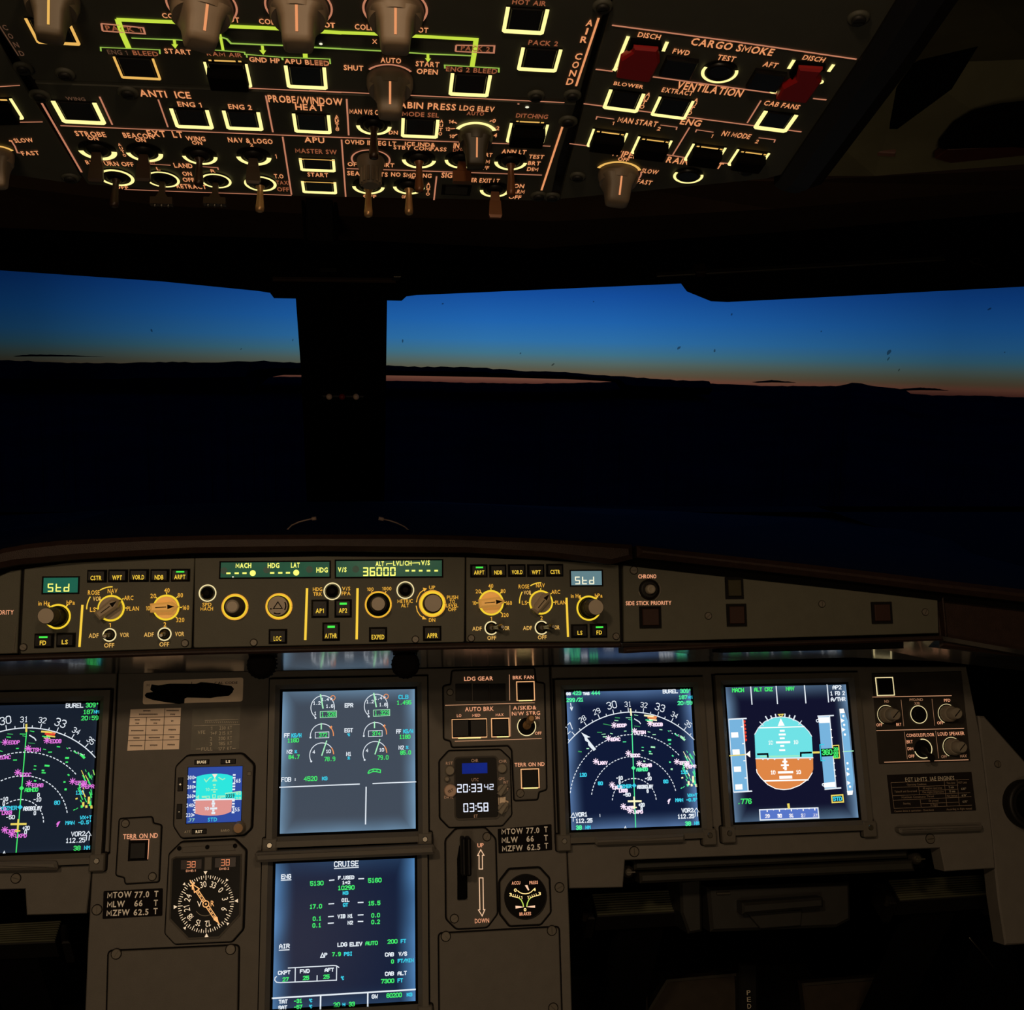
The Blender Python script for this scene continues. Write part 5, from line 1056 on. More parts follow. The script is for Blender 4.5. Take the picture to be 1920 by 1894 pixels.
for t, x, y, w in (('Operating Conditions', 620, 1214, 190), ('Takeoff and Go-around', 512, 1282, 220), ('All engines operative', 775, 1250, 190), ('One engine inoperative', 782, 1288, 210), ('Time Limit', 958, 1200, 84), ('EGT Limit', 1074, 1196, 84), ('5 min', 962, 1242, 50), ('10 min', 970, 1282, 60), ('635°', 1084, 1258, 50), ('Maximum Continuous Thrust', 632, 1336, 320), ('Not limited', 970, 1326, 100), ('610°', 1090, 1322, 50), ('Starting', 524, 1402, 70), ('On ground', 786, 1374, 96), ('In flight', 794, 1416, 70), ('635°', 1098, 1384, 50), ('Caution limits in quotation - Overshoot', 596, 1472, 390), ('According to flight manual', 1040, 1456, 250)):
    m.txt(t, x, y, 20, g2 if w > 60 else GREYP, w, h=.0011, bold=.0)
m.done()
screw(T, 0, 0) if False else None
# fold-out table slot
V('Q'); T = Thing('sliding_table', 'dark sliding table rails in the slot below the right displays', 'table', MP, 1800, 400)
m = T.mb('slot'); m.poly([(596, 340), (2970, 240), (3000, 420), (598, 545)], -.060, -.046, BLKM); m.done()
m = T.mb('rail'); m.poly([(712, 352), (2800, 262), (2800, 330), (712, 428)], -.045, -.022, mat('table_edge', (34, 33, 27), .55), .003); m.done()
m = T.mb('rail'); m.poly([(740, 440), (2810, 345), (2830, 425), (745, 520)], -.045, -.014, mat('table_edge', (34, 33, 27), .55), .003); m.done()
for x in (660, 2860): m = T.mb('pivot'); c = m.L(x, 435 if x < 1000 else 335); m.lathe(c, [(.007, -.04), (.007, -.020), (.004, -.017)], STEELD, 18); m.rect(x+20, 435 if x < 1000 else 335, 60, 10, -.03, -.016, STEEL); m.done()
# stowed table body
T = Thing('stowed_table', 'dark stowed table box with a pull handle under the right slot', 'table', MP, 1950, 760)
DKB = mat('dark_table_plastic', (30, 29, 26), .5)
m = T.mb('body'); m.poly([(1370, 600), (2500, 560), (2510, 860), (2400, 920), (1400, 960)], -.14, -.075, DKB, .004); m.done()
m = T.mb('handle'); m.poly([(1600, 705), (2230, 660), (2235, 740), (1602, 795)], -.075, -.052, DKB, .003); m.done()
m = T.mb('latch'); m.poly([(1435, 640), (1540, 636), (1542, 650), (1437, 654)], -.076, -.070, STEELD); m.poly([(1670, 800), (2110, 770), (2100, 900), (1780, 925)], -.076, -.070, DKB, .001); m.done()
m = T.mb('side_plate'); m.poly([(1180, 560), (1350, 540), (1360, 970), (1250, 990), (1190, 820)], -.15, -.09, DKB, .003); m.done()
# footrests: sloping ribbed pads
FR = Plane(at_y(1210, 1695, 1.235), (1, 0, 0), (0, .90, .43))
for x, y, quad, lab in ((1210, 1694, [(1110, 1677), (1292, 1668), (1309, 1708), (1120, 1718)], 'ribbed footrest pad below the right map display, left of the stowed table'), (1765, 1670, [(1665, 1651), (1838, 1641), (1862, 1678), (1688, 1690)], 'ribbed footrest pad at the lower right beside the side wall panel'),
                        (50, 1748, [(-80, 1738), (115, 1727), (103, 1766), (-80, 1774)], 'ribbed footrest pad at the lower left edge under the captain side panel')):
    view(); T = Thing('footrest', lab, 'footrest', FR, x, y, 'pilot footrests')
    m = T.mb('pad'); q = [m.L(*p) for p in quad]; m.prism(q, -.030, 0, RUBBER, .002, side=BLK)
    for k in range(9):
        t = (k+.5)/9; a = q[0]*(1-t)+q[3]*t; b = q[1]*(1-t)+q[2]*t; d = (q[3]-q[0])*.035; m.prism([a-d, b-d, b+d, a+d], 0, .0022, RUBBER, .0006)
    m.done()
    e = (q[0]+q[3])/2; f_ = (q[1]+q[2])/2; dv = (q[0]-q[3])*.5
    for p, s_ in ((e, -1), (f_, 1)):
        m = T.mb('bracket'); m.prism([p+Vector((s_*.002, 0))-dv, p+Vector((s_*.012, 0))-dv, p+Vector((s_*.012, 0))+dv, p+Vector((s_*.002, 0))+dv], -.045, -.004, BLK, .002); m.done()
    g_ = (e+f_)/2; m = T.mb('support_post'); zz = T.o.matrix_world.translation.z/FR.N.z
    m.add([(g_.x+a*.03, g_.y+b*.01, hz) for hz in (-.030, -zz) for a, b in ((-1, -1), (1, -1), (1, 1), (-1, 1))], [(0, 1, 2, 3), (7, 6, 5, 4), (0, 4, 5, 1), (1, 5, 6, 2), (2, 6, 7, 3), (3, 7, 4, 0)], BLKM); m.done()
    m = T.mb('pivot_pin'); m.cyl(e*.3+q[3]*.7+Vector((-.014, 0)), .004, -.012, .000, STEEL, seg=14); m.done()
# rudder pedals deep in the footwell
PD = Plane(at_y(1350, 1860, 1.42), (1, 0, 0), (0, .30, .95))
for x, quad, lab in ((1265, [(1050, 1830), (1196, 1824), (1214, 1960), (1064, 1975)], None), (1320, [(1212, 1900), (1250, 1838), (1380, 1826), (1388, 1960), (1215, 1975)], 'dim metal rudder pedal left of the pedal placard post'), (1590, [(1505, 1845), (1662, 1832), (1680, 1960), (1520, 1975)], 'dim metal rudder pedal right of the pedal placard post')):
    if not lab: continue
    view(); T = Thing('rudder_pedal', lab, 'pedal', PD, x, 1880, 'rudder pedals')
    m = T.mb('plate'); m.poly(quad, -.02, 0, mat('pedal_metal', (52, 44, 35), .5, .3), .003); m.done()
    m = T.mb('edge_rim'); q = [m.L(*p) for p in quad]; m.uline(q[-2:] + q[:3] if False else q, .004, STEELD, .004); m.done()
view(); T = Thing('pedal_post', 'narrow black post lettered PEDALS between the rudder pedals', 'post', PD, 1396, 1870)
m = T.mb('post'); m.poly([(1378, 1800), (1412, 1800), (1414, 1990), (1380, 1990)], .0, .02, BLK, .003); m.done()
m = T.mb('lettering')
for k, ch in enumerate('PEDALS'): m.txt(ch, 1395+k*.6, 1854+k*12.5, 9, GREYP, 7, h=.0206, bold=0)
m.done()
for a, b, lab in (((1212, 1838), (1208, 1930), 'left'), ):
    pass
for pts, lab in (([(1209, 1842), (1212, 1870), (1214, 1930)], 'thin bent metal rod by the left rudder pedal'), ([(1680, 1836), (1688, 1866), (1700, 1930)], 'thin bent metal rod right of the right rudder pedal'), ([(1818, 1758), (1845, 1790), (1874, 1828)], 'thin slanting metal rod at the lower right under the side panel')):
    P = [at_y(x, y, 1.36) for x, y in pts]; P.append(Vector((P[-1].x, P[-1].y, 0))); vs = []; fs = []
    for p in P:
        for k in range(6): vs.append(p+Vector((math.cos(k*math.pi/3), math.sin(k*math.pi/3)*.6, math.sin(k*math.pi/3)*.4))*.0018)
    for j in range(3):
        for k in range(6): fs.append((j*6+k, j*6+(k+1) % 6, j*6+6+(k+1) % 6, j*6+6+k))
    fs += [(5, 4, 3, 2, 1, 0), (18, 19, 20, 21, 22, 23)]
    w = wmesh('pedal_rod', vs, fs, STEEL, None, smooth=True); w['label'] = lab; w['category'] = 'rod'
# ------------------------------------------------------------------ glareshield control panels
TOPGREY = mat('knob_cap_grey', (150, 138, 120), .45, noise=.04)
def fscrew(T, x, y): screw(T, x, y, .0034, .0016)
def key(T, x, y, w, hh, t, tw, lit=False, th=30, dy=14):
    m = T.mb('push_button'); P = m.rpts(x, y, w, hh); m.prism(inset(ccw(P), -.0008), -.001, .0026, DARK); m.prism(rounded(ccw(P), .001), 0, .0060, CAPB, .0012)
    b = m.done(); g = T.mb('legend', b); g.txt(t, x, y+dy, th, YEL, tw, h=.0063, bold=.02); g.done()
    if lit: g = T.mb('lamp_bar', b); g.rect(x+2, y-hh*.28, w*.46, hh*.13, .0058, .0065, GRN, .0002); g.done()
def fring(m, x, y, rpx, wd, mt=YRING, h=.0024, a0=0, a1=360): 
    c = m.L(x, y); r = m.sx(x, y, rpx*2)/2; m.arc(c, r-wd/2, a0, a1, wd, mt, h, seg=40); return c, r
def panel_face(name, label, x, y, quad, group=None):
    T = Thing(name, label, 'control panel', FC, x, y, group); m = T.mb('face_plate'); P = rounded(ccw([m.L(*p) for p in quad]), .002)
    m.prism(inset(P, -.0022), -.02, -.0006, DARK); m.prism(P, -.004, .0016, FCUG, .0006); m.done(); return T
# ---- autopilot panel
V('F'); T = panel_face('autopilot_panel', 'wide central autopilot panel with green MACH and 36000 readouts on the glareshield', 920, 400, [(22, 92), (1820, 80), (1814, 690), (12, 728)])
for x0, x1, y0, y1, nm in ((190, 918, 155, 262, 0), (960, 1666, 145, 258, 1)):
    m = T.mb('readout_window'); q = [(x0+(4 if not nm else 0), y0+4), (x1, y0), (x1, y1-6), (x0, y1)]; P = ccw([m.L(*p) for p in q]); m.frame(inset(P, -.0012), .0014, .0, .0026, DARK); m.prism(P, 0, .0020, mat('green_window_lcd', (26, 78, 60), .2, emit=.62, noise=.35, scale=60)); b = m.done()
    g = T.mb('figures', b); h = .0024
    if not nm:
        for t, x, y, w in (('MACH', 345, 180, 104), ('HDG', 545, 180, 78), ('LAT', 690, 178, 58), ('HDG', 868, 210, 76)): g.txt(t, x, y, 32, SEGY, w, h=h, bold=.03)
        for x in (245, 300, 352, 536, 590, 641): g.rect(x, 232-(x-245)*.008, 28, 11, h-.0002, h, SEGY)
        for x, y in ((407, 231), (696, 228)): c = g.L(x, y); g.disc(c, g.sx(x, y, 40)/2, SEGY, h)
        g.rect(275, 257, 10, 9, h-.0002, h, SEGC)
        for x, y in ((215, 215), (500, 210), (784, 207)): g.disc(g.L(x, y), .0035, mat('green_window_dark', (20, 56, 44), .4, emit=.5, noise=0), h-.0002)
    else:
        for t, x, y, w in (('V/S', 1002, 208, 58), ('ALT', 1252, 168, 56), ('LVL/CH', 1402, 165, 122), ('V/S', 1556, 162, 58)): g.txt(t, x, y, 30, SEGY, w, h=h, bold=.03)
        g.seg7('36000', 1248, 221, 218, 58, SEGY, h, .30, .24)
        for x in (1434, 1476, 1524, 1576, 1627): g.rect(x, 215, 24, 11, h-.0002, h, SEGY)
        g.line([(1298, 180), (1298, 168), (1336, 167)], .0008, SEGY, h); g.line([(1466, 164), (1516, 162), (1516, 176)], .0008, SEGY, h)
        g.disc(g.L(1092, 205), .0035, mat('green_window_dark', (0, 0, 0)), h-.0002)
    g.done()
m = T.mb('lettering'); h = .0020
for t, x, y, w in (('SPD', 102, 440, 60), ('MACH', 100, 468, 84), ('HDG', 838, 338, 62), ('TRK', 838, 370, 58), ('V/S', 1028, 334, 54), ('FPA', 1028, 366, 58), ('100', 1188, 338, 44), ('1000', 1298, 334, 62), ('METRIC', 1420, 417, 102), ('ALT', 1420, 446, 52), ('UP', 1600, 326, 40), ('DN', 1600, 543, 42),
         ('PUSH', 1736, 392, 74), ('TO', 1734, 420, 36), ('LEVEL', 1734, 446, 80), ('OFF', 1734, 472, 54)): m.txt(t, x, y, 24, YELD, w, h=h, bold=.012)
for a in (((768, 332), (756, 676)), ((1104, 332), (1098, 672))): m.line(list(a), .0024, YEL, h)
m.line([(1496, 425), (1502, 395), (1520, 362), (1548, 340)], .0009, YELD, h); m.flat([(1538, 328), (1566, 334), (1548, 354)], YELD, h); m.line([(1494, 448), (1502, 485), (1520, 512), (1545, 530)], .0009, YELD, h); m.flat([(1540, 516), (1564, 538), (1534, 538)], YELD, h)
m.line([(1196, 352), (1204, 370)], .0009, YELD, h); m.line([(1294, 350), (1286, 368)], .0009, YELD, h); m.done()
for t, x, y, nm in (('speed', 288, 456, 0), ('heading', 581, 452, 1), ('altitude', 1242, 440, 2), ('vertical', 1602, 434, 3)):
    m = T.mb('rotary_knob'); c, r = fring(m, x, y, 90, .0042 if nm != 2 else .0030, YOR, .0022); m.cyl(c, r*.97, 0, .0020, DARK)
    fring(m, x, y, 82, .0022 if nm < 2 or nm == 3 else .0008, YRING, .0026)
    if nm == 0: m.lathe(c, [(r*.80, .002), (r*.78, .006), (r*.60, .007), (r*.58, .020), (r*.52, .021)], KNOBD, 32); m.lathe(c, [(r*.50, .021), (r*.48, .0225), (r*.40, .0226), (r*.38, .0218)], KNOB, 32, top=TOPGREY)
    if nm == 1:
        m.lathe(c, [(r*.80, .002), (r*.78, .012), (r*.72, .0135)], KNOBD, 32, top=TOPGREY); s_ = r*.36
        m.uline([c+Vector((0, s_*.85)), c+Vector((-s_*.9, -s_*.5)), c+Vector((s_*.9, -s_*.5))], .0009, DARK, .0139, True); m.arc(c, r*.58, -30, 30, .0012, DARK, .0139); m.arc(c, r*.58, 240, 290, .0012, DARK, .0139); m.disc(c+Vector((-r*.5, -r*.2)), .0008, DARK, .0139)
    if nm == 2: m.lathe(c, [(r*.88, .002), (r*.84, .008), (r*.62, .010)], BLK, 36); m.lathe(c, [(r*.56, .010), (r*.54, .022), (r*.48, .0235)], KNOBD, 32, top=TOPGREY)
    if nm == 3: m.lathe(c, [(r*.74, .002), (r*.70, .016), (r*.62, .0175)], KNOBD, 32, top=TOPGREY)
    m.done()
for x, y in ((106, 364), (936, 352), (1422, 344)):
    m = T.mb('round_button'); c, r = fring(m, x, y, 59, .0012, PALE, .0022); m.cyl(c, r*.95, 0, .0018, DARK); m.lathe(c, [(r*.80, .001), (r*.78, .004), (r*.60, .0065), (r*.3, .0075)], mat('shiny_black_button', (12, 10, 10), .12, spec=.6, noise=0), 28); m.done()
key(T, 854, 468, 104, 110, 'AP1', 54); key(T, 1008, 466, 104, 110, 'AP2', 54, True); key(T, 928, 620, 106, 112, 'A/THR', 80, True, dy=28); key(T, 574, 652, 112, 88, 'LOC', 50); key(T, 1240, 638, 110, 86, 'EXPED', 84, dy=18); key(T, 1600, 632, 112, 88, 'APPR', 70)
for x, y in ((413, 693), (1489, 672)): fscrew(T, x, y)
# ---- display control panels either side
BKN = mat('satin_black_knob', (17, 15, 14), .4, spec=.3)
def selector(T, x, y, rpx, ang, mt, ringm=YRING):
    m = T.mb('rotary_selector'); c, r = fring(m, x, y, rpx, .0030, ringm, .0022); m.cyl(c, r*.97, 0, .0019, mat('lit_amber_skirt', (170, 132, 44), .4, emit=.35, noise=.1)); m.lathe(c, [(r*.86, .0019), (r*.84, .0050)], mt, 32)
    d = Vector((math.cos(D2R(ang)), math.sin(D2R(ang)))); q = Vector((-d.y, d.x)); L_ = r*1.02; w_ = r*.40
    P = [c-d*L_-q*w_*.85, c+d*L_*.55-q*w_, c+d*L_*.98, c+d*L_*.55+q*w_, c-d*L_+q*w_*.85]; m.prism(P, .005, .0155, mt, .0022)
    m.uline([c-d*L_*.6, c+d*L_*.2], .0008, DARK, .0157); m.uflat([c+d*L_*.28-q*w_*.45, c+d*L_*.80, c+d*L_*.28+q*w_*.45], DARK, .0157); m.done()
def vortog(T, x, y, rpx, right):
    m = T.mb('toggle_switch'); c, r = fring(m, x, y, rpx, .0012, PALE, .0022, 0 if not right else 40, 360 if not right else 320); m.cyl(c, r*.93, 0, .0018, DARK); m.lathe(c, [(r*.6, .0015), (r*.56, .004), (r*.30, .005)], STEELD, 22)
    tl = (.42, .04) if right else (.03, -.06); b = m.done(); l = T.mb('lever', b); l.lathe(c, [(r*.30, .004), (r*.22, .010), (r*.36, .017), (r*.40, .020), (r*.22, .022)], STEEL, 18, tilt=tl); l.done()
def efis(vw, label, x, y, quad, keys, lcd, baro, rose, rng, div, togs, lets, scr, ls, right):
    V(vw); T = panel_face('display_control_panel', label, x, y, quad, 'display control panels')
    for xx, yy, w, hh, t, tw, lit in keys: key(T, xx, yy, w, hh, t, tw, lit, 26, 12)
    lx, ly, lw, lh, bg, fg = lcd; m = T.mb('readout_window'); P = ccw(m.rpts(lx, ly, lw, lh)); m.frame(inset(P, -.0012), .0014, 0, .0026, DARK); m.prism(P, 0, .0020, bg); b = m.done()
    g = T.mb('figures', b); g.seg7('Std', lx-lw*.06, ly+lh*.16, lw*.62, lh*.54, fg, .0024, .28, .40); g.done()
    bx, by, br, off = baro; m = T.mb('baro_knob'); c, r = fring(m, bx, by, br, .0018, YRING, .0022); m.cyl(c, r*.95, 0, .0019, DARK); m.lathe(c, [(r*.80, .0019), (r*.78, .008), (r*.72, .0085), (r*.70, .022)], BKN, 32); m.lathe(c, [(r*.66, .022), (r*.62, .038), (r*.58, .039)], KNOBD, 32, top=TOPGREY)
    m.done()
    selector(T, *rose, mat('grey_clear_knob', (150, 132, 104), .35, emit=.03, noise=.1)); selector(T, *rng, TRANSO)
    m = T.mb('lettering'); h = .0020
    for t, xx, yy, w in lets: m.txt(t, xx, yy, 26, YELD if t not in ('ADF', 'VOR', 'OFF') else PYD, w, h=h, bold=.012)
    m.line(div, .0022, YEL, h)
    rx, ry, rr = rose[0], rose[1], rose[2]; c = m.L(rx, ry); ru = m.sx(rx, ry, 2*rr)/2
    for a in (180, 142, 90, 40, 0): d = Vector((math.cos(D2R(a)), math.sin(D2R(a)))); m.uline([c+d*ru*1.02, c+d*ru*1.16], .0009, YEL, h)
    m.arc(c, ru*1.78, 182, 150, .0011, YEL, h); m.arc(c, ru*1.62, 122, 88, .0011, YEL, h)
    gx, gy = rng[0], rng[1]; c = m.L(gx, gy); ru = m.sx(gx, gy, 2*rng[2])/2
    for a in (180, 135, 90, 45, 0, -45): d = Vector((math.cos(D2R(a)), math.sin(D2R(a)))); m.uline([c+d*ru*1.02, c+d*ru*1.18], .0009, YEL, h)
    bx, by = baro[0], baro[1]; c = m.L(bx, by); ru = m.sx(bx, by, 2*baro[2])/2
    for a in (128, 52): d = Vector((math.cos(D2R(a)), math.sin(D2R(a)))); m.uline([c+d*ru*1.0, c+d*ru*1.22], .0011, YEL, h)
    m.done()
    for xx, yy, rp in togs: vortog(T, xx, yy, rp, right)
    for xx, yy in scr: fscrew(T, xx, yy)
    return T
efis('E', 'left display control panel with green Std readout and CSTR WPT key row', 640, 450, [(150, 190), (1170, 140), (1150, 690), (125, 724)],
     [(586, 258, 108, 66, 'CSTR', 66, 0), (712, 256, 108, 66, 'WPT', 58, 0), (838, 254, 108, 66, 'VOR.D', 70, 0), (962, 254, 104, 66, 'NDB', 52, 0), (1086, 252, 104, 66, 'ARPT', 66, 1), (270, 645, 108, 78, 'FD', 38, 1), (400, 640, 104, 76, 'LS', 36, 0)],
     (368, 312, 210, 92, LCDG, SEGY), (350, 500, 79, -1), (670, 450, 82, 38, ), (1000, 446, 80, 3), [(498, 430), (480, 682)], [(660, 610, 42), (990, 605, 42)],
     [('ROSE', 566, 356, 70), ('NAV', 678, 346, 58), ('VOR', 586, 393, 50), ('ARC', 775, 388, 56), ('PLAN', 800, 452, 72), ('LS', 560, 458, 34), ('in Hg', 268, 420, 68), ('hPa', 428, 416, 50), ('20', 922, 376, 34), ('40', 1004, 343, 32), ('80', 1084, 372, 32), ('160', 1116, 446, 42), ('10', 890, 450, 26), ('320', 1084, 520, 48),
      ('1', 662, 551, 12), ('2', 992, 547, 16), ('ADF', 565, 614, 58), ('VOR', 750, 610, 54), ('OFF', 658, 672, 60), ('ADF', 896, 608, 58), ('VOR', 1080, 604, 54), ('OFF', 988, 666, 58)], [(144, 684), (1112, 660)], None, False)
efis('G', 'right display control panel with pale Std readout and ARPT NDB key row', 640, 430, [(120, 108), (700, 112), (1136, 165), (1148, 688), (120, 688)],
     [(204, 216, 104, 76, 'ARPT', 68, 1), (330, 216, 104, 74, 'NDB', 52, 0), (456, 214, 108, 74, 'VOR.D', 70, 0), (582, 214, 104, 74, 'WPT', 58, 0), (708, 212, 104, 74, 'CSTR', 64, 0), (872, 616, 100, 80, 'LS', 32, 0), (1000, 614, 104, 82, 'FD', 36, 1)],
     (920, 264, 206, 96, LCDB, SEGC), (936, 464, 82, 1), (618, 426, 80, 50), (286, 428, 84, 5), [(788, 395), (798, 656)], [(288, 596, 46), (622, 594, 46)],
     [('ROSE', 504, 320, 70), ('NAV', 614, 312, 58), ('VOR', 528, 360, 50), ('ARC', 716, 356, 58), ('PLAN', 748, 426, 70), ('LS', 508, 428, 34), ('in Hg', 850, 382, 66), ('hPa', 1002, 380, 50), ('20', 200, 352, 34), ('40', 284, 316, 32), ('80', 366, 350, 32), ('160', 404, 430, 42), ('10', 174, 430, 26), ('320', 378, 510, 48),
      ('1', 286, 534, 12), ('2', 622, 528, 16), ('ADF', 192, 600, 62), ('VOR', 384, 597, 48), ('OFF', 290, 662, 58), ('ADF', 528, 596, 60), ('VOR', 716, 592, 50), ('OFF', 626, 658, 58)], [(154, 664), (1118, 652)], None, True)
# ---- outer panels with sidestick priority lights
V('G'); T = Thing('sidestick_priority_panel', 'plain grey glareshield end panel with CHRONO button on the right', 'control panel', FC, 1800, 400, 'sidestick priority panels')
m = T.mb('face_plate'); m.poly([(1166, 120), (1240, 130), (2000, 205), (3260, 330), (3270, 630), (2000, 668), (1172, 690)], -.02, .0006, FCUG, .0006); m.done()
m = T.mb('lettering'); m.txt('CHRONO', 1327, 252, 26, SAL, 120, h=.0010, bold=.02); m.txt('SIDE STICK PRIORITY', 1336, 430, 26, SAL, 304, h=.0010, bold=.015); m.done()
m = T.mb('round_button'); c = m.L(1340, 340); m.lathe(c, [(.0112, 0), (.0108, .003), (.0080, .004)], BLK, 30); m.lathe(c, [(.0052, .004), (.0046, .010), (.0036, .0108), (.0014, .0100)], KNOB, 24); m.arc(c, .0120, -60, 30, .0016, STEEL, .0012); m.arc(c, .0115, 190, 215, .0012, STEEL, .0012); m.done()
for x, y, w, hh, mt in ((1346, 524, 134, 136, BRNL), (1905, 330, 110, 134, mat('olive_dark_lens', (44, 40, 22), .4)), (1920, 510, 122, 140, BRNL)):
    push(T, x, y, w, hh, mt, None, .0045, name='indicator_light', border=.0020)
V('H'); push(T, 1090, 400, 110, 118, BRNL, None, .0045, name='indicator_light', border=.0020)
for x, y in ((86, 418), (745, 349), (1345, 396)): screw(T, x, y, .0036, .0004)
V('G'); screw(T, 1238, 212, .0040, .0004)
V('E'); T = Thing('sidestick_priority_panel', 'plain grey glareshield end panel cut off at the left edge, lettered PRIORITY', 'control panel', FC, 20, 450, 'sidestick priority panels')
m = T.mb('face_plate'); m.poly([(-1660, 440), (60, 215), (128, 212), (104, 720), (-1660, 790)], -.02, .0006, FCUG, .0006); m.done()
m = T.mb('lettering'); m.txt('PRIORITY', 84, 474, 26, SAL, 134, h=.0010, bold=.015, al='r'); m.done()
m = T.mb('edge_strip'); m.line([(96, 560), (90, 640), (82, 712), (60, 716)], .0012, STEELD, .0012); m.done()
# ------------------------------------------------------------------ overhead console
view()
OVS = mat('overhead_screw', (26, 25, 22), .6, .3)
def oface(name, label, cat, pl, x, y, poly):
    T = Thing(name, label, cat, pl, x, y, 'overhead panels'); m = T.mb('face_plate'); P = ccw([m.L(*p) for p in poly])
    m.prism(P, -.006, 0, OVP, .0006); m.done(); return T
def obtn(T, x, y, w, gl=PY, rw=.0016, asp=.95, guard=0, hcap=.0011, name='push_button', top=False):
    """x,y: middle of the near edge of the lit border; the button is square on the panel"""
    m = T.mb(name); c = m.L(x, y); wm = m.sx(x, y, w); H = wm*asp; a = wm/2; P = [c+Vector((-a, 0)), c+Vector((a, 0)), c+Vector((a, H)), c+Vector((-a, H))]
    m.prism(P, -.003, .0004, DARK); b = m.done(); rb = rw*1.35
    if gl:
        g = T.mb('light_border', b); g.prism([c+Vector(q) for q in ((-a, H*.97), (-a, rb*.5), (-a+rb*.5, 0), (a-rb*.5, 0), (a, rb*.5), (a, H*.97), (a-rw, H*.97), (a-rw, rb*1.1), (a-rw*1.2, rb), (-a+rw*1.2, rb), (-a+rw, rb*1.1), (-a+rw, H*.97))], .0003, .0009, gl)
        if asp < .9 or top: g.line([(x, y), (x, y)], .0001, gl) if False else g.uline([c+Vector((-a, H-rw*.4)), c+Vector((a, H-rw*.4))], rw*.7, PYD, .0009)
        g.done()
    k = T.mb('cap', b); Q = rounded([c+Vector(q) for q in ((-a+rw+.0008, rb+.0008), (a-rw-.0008, rb+.0008), (a-rw-.0008, H-.0006), (-a+rw+.0008, H-.0006))], .0008); k.prism(Q, .0003, hcap, CAPB, .0004); k.done()
    if guard:
        k = T.mb('guard', b); e = a-rw; Q = [c+Vector((-e, .0034)), c+Vector((e, .0034)), c+Vector((e, H*.80)), c+Vector((-e, H*.80))]; k.prism(Q, hcap, .0062, BLKM, .0008); k.done()
    return b, c, wm
def otog(T, x, y, rpx, tip='bat', tl=(0, 0), h=.024, full=False, mt=LEVER, gl=PY, thick=.0017):
    m = T.mb('toggle_switch'); c = m.L(x, y); r = m.sx(x, y, rpx*2)/2; m.cyl(c, r*.96, -.002, .0006, DARK, seg=30)
    m.lathe(c, [(r*.62, .0004), (r*.58, .0016), (r*.40, .0024)], BLK, 22); b = m.done()
    thick *= 1.2; g = T.mb('light_ring', b); g.arc(c, r-thick/2, 182 if not full else 0, 358 if not full else 360, thick, gl, .0012, seg=30); g.done()
    l = T.mb('lever', b); h = h*.79; k = h/.024
    if tip == 'bat': l.lathe(c, [(r*.30, .003), (.0017, .006*k), (.0021, .014*k), (.0027, .021*k), (.0024, .0235*k), (.0012, .024*k)], mt, 16, tilt=tl)
    else:
        tx = Vector(tl)
        def blk(w0, w1, t0, t1, a, bb):
            A = c+tx*a; B_ = c+tx*bb; vs = [(A.x-w0, A.y-t0, a), (A.x+w0, A.y-t0, a), (A.x+w0, A.y+t0, a), (A.x-w0, A.y+t0, a), (B_.x-w1, B_.y-t1, bb), (B_.x+w1, B_.y-t1, bb), (B_.x+w1, B_.y+t1, bb), (B_.x-w1, B_.y+t1, bb)]
            l.add(vs, [(3, 2, 1, 0), (4, 5, 6, 7), (0, 1, 5, 4), (1, 2, 6, 5), (2, 3, 7, 6), (3, 0, 4, 7)], mt)
        if tip == 'paddle': blk(.0024, .0030, .0020, .0016, .003, .010*k); blk(.0034, .0040, .0016, .0014, .010*k, .0205*k); blk(.0040, .0034, .0014, .0009, .0205*k, .0225*k)
        if tip == 'wide': blk(.0020, .0030, .0018, .0016, .003, .010*k); blk(.0052, .0052, .0020, .0018, .0105*k, .0185*k)
        if tip == 'tee':
            blk(.0016, .0016, .0015, .0015, .003, .010); blk(.0018, .0036, .0015, .0016, .010, .0130); blk(.0062, .0064, .0022, .0020, .0130, .0172)
            for q in (-1, 0, 1): e = c+tx*.0172+Vector((q*.0038, 0)); l.lathe(e, [(.0011, .0170), (.0009, .0180), (.0004, .0184)], STEELD, 10)
    l.done(); return b
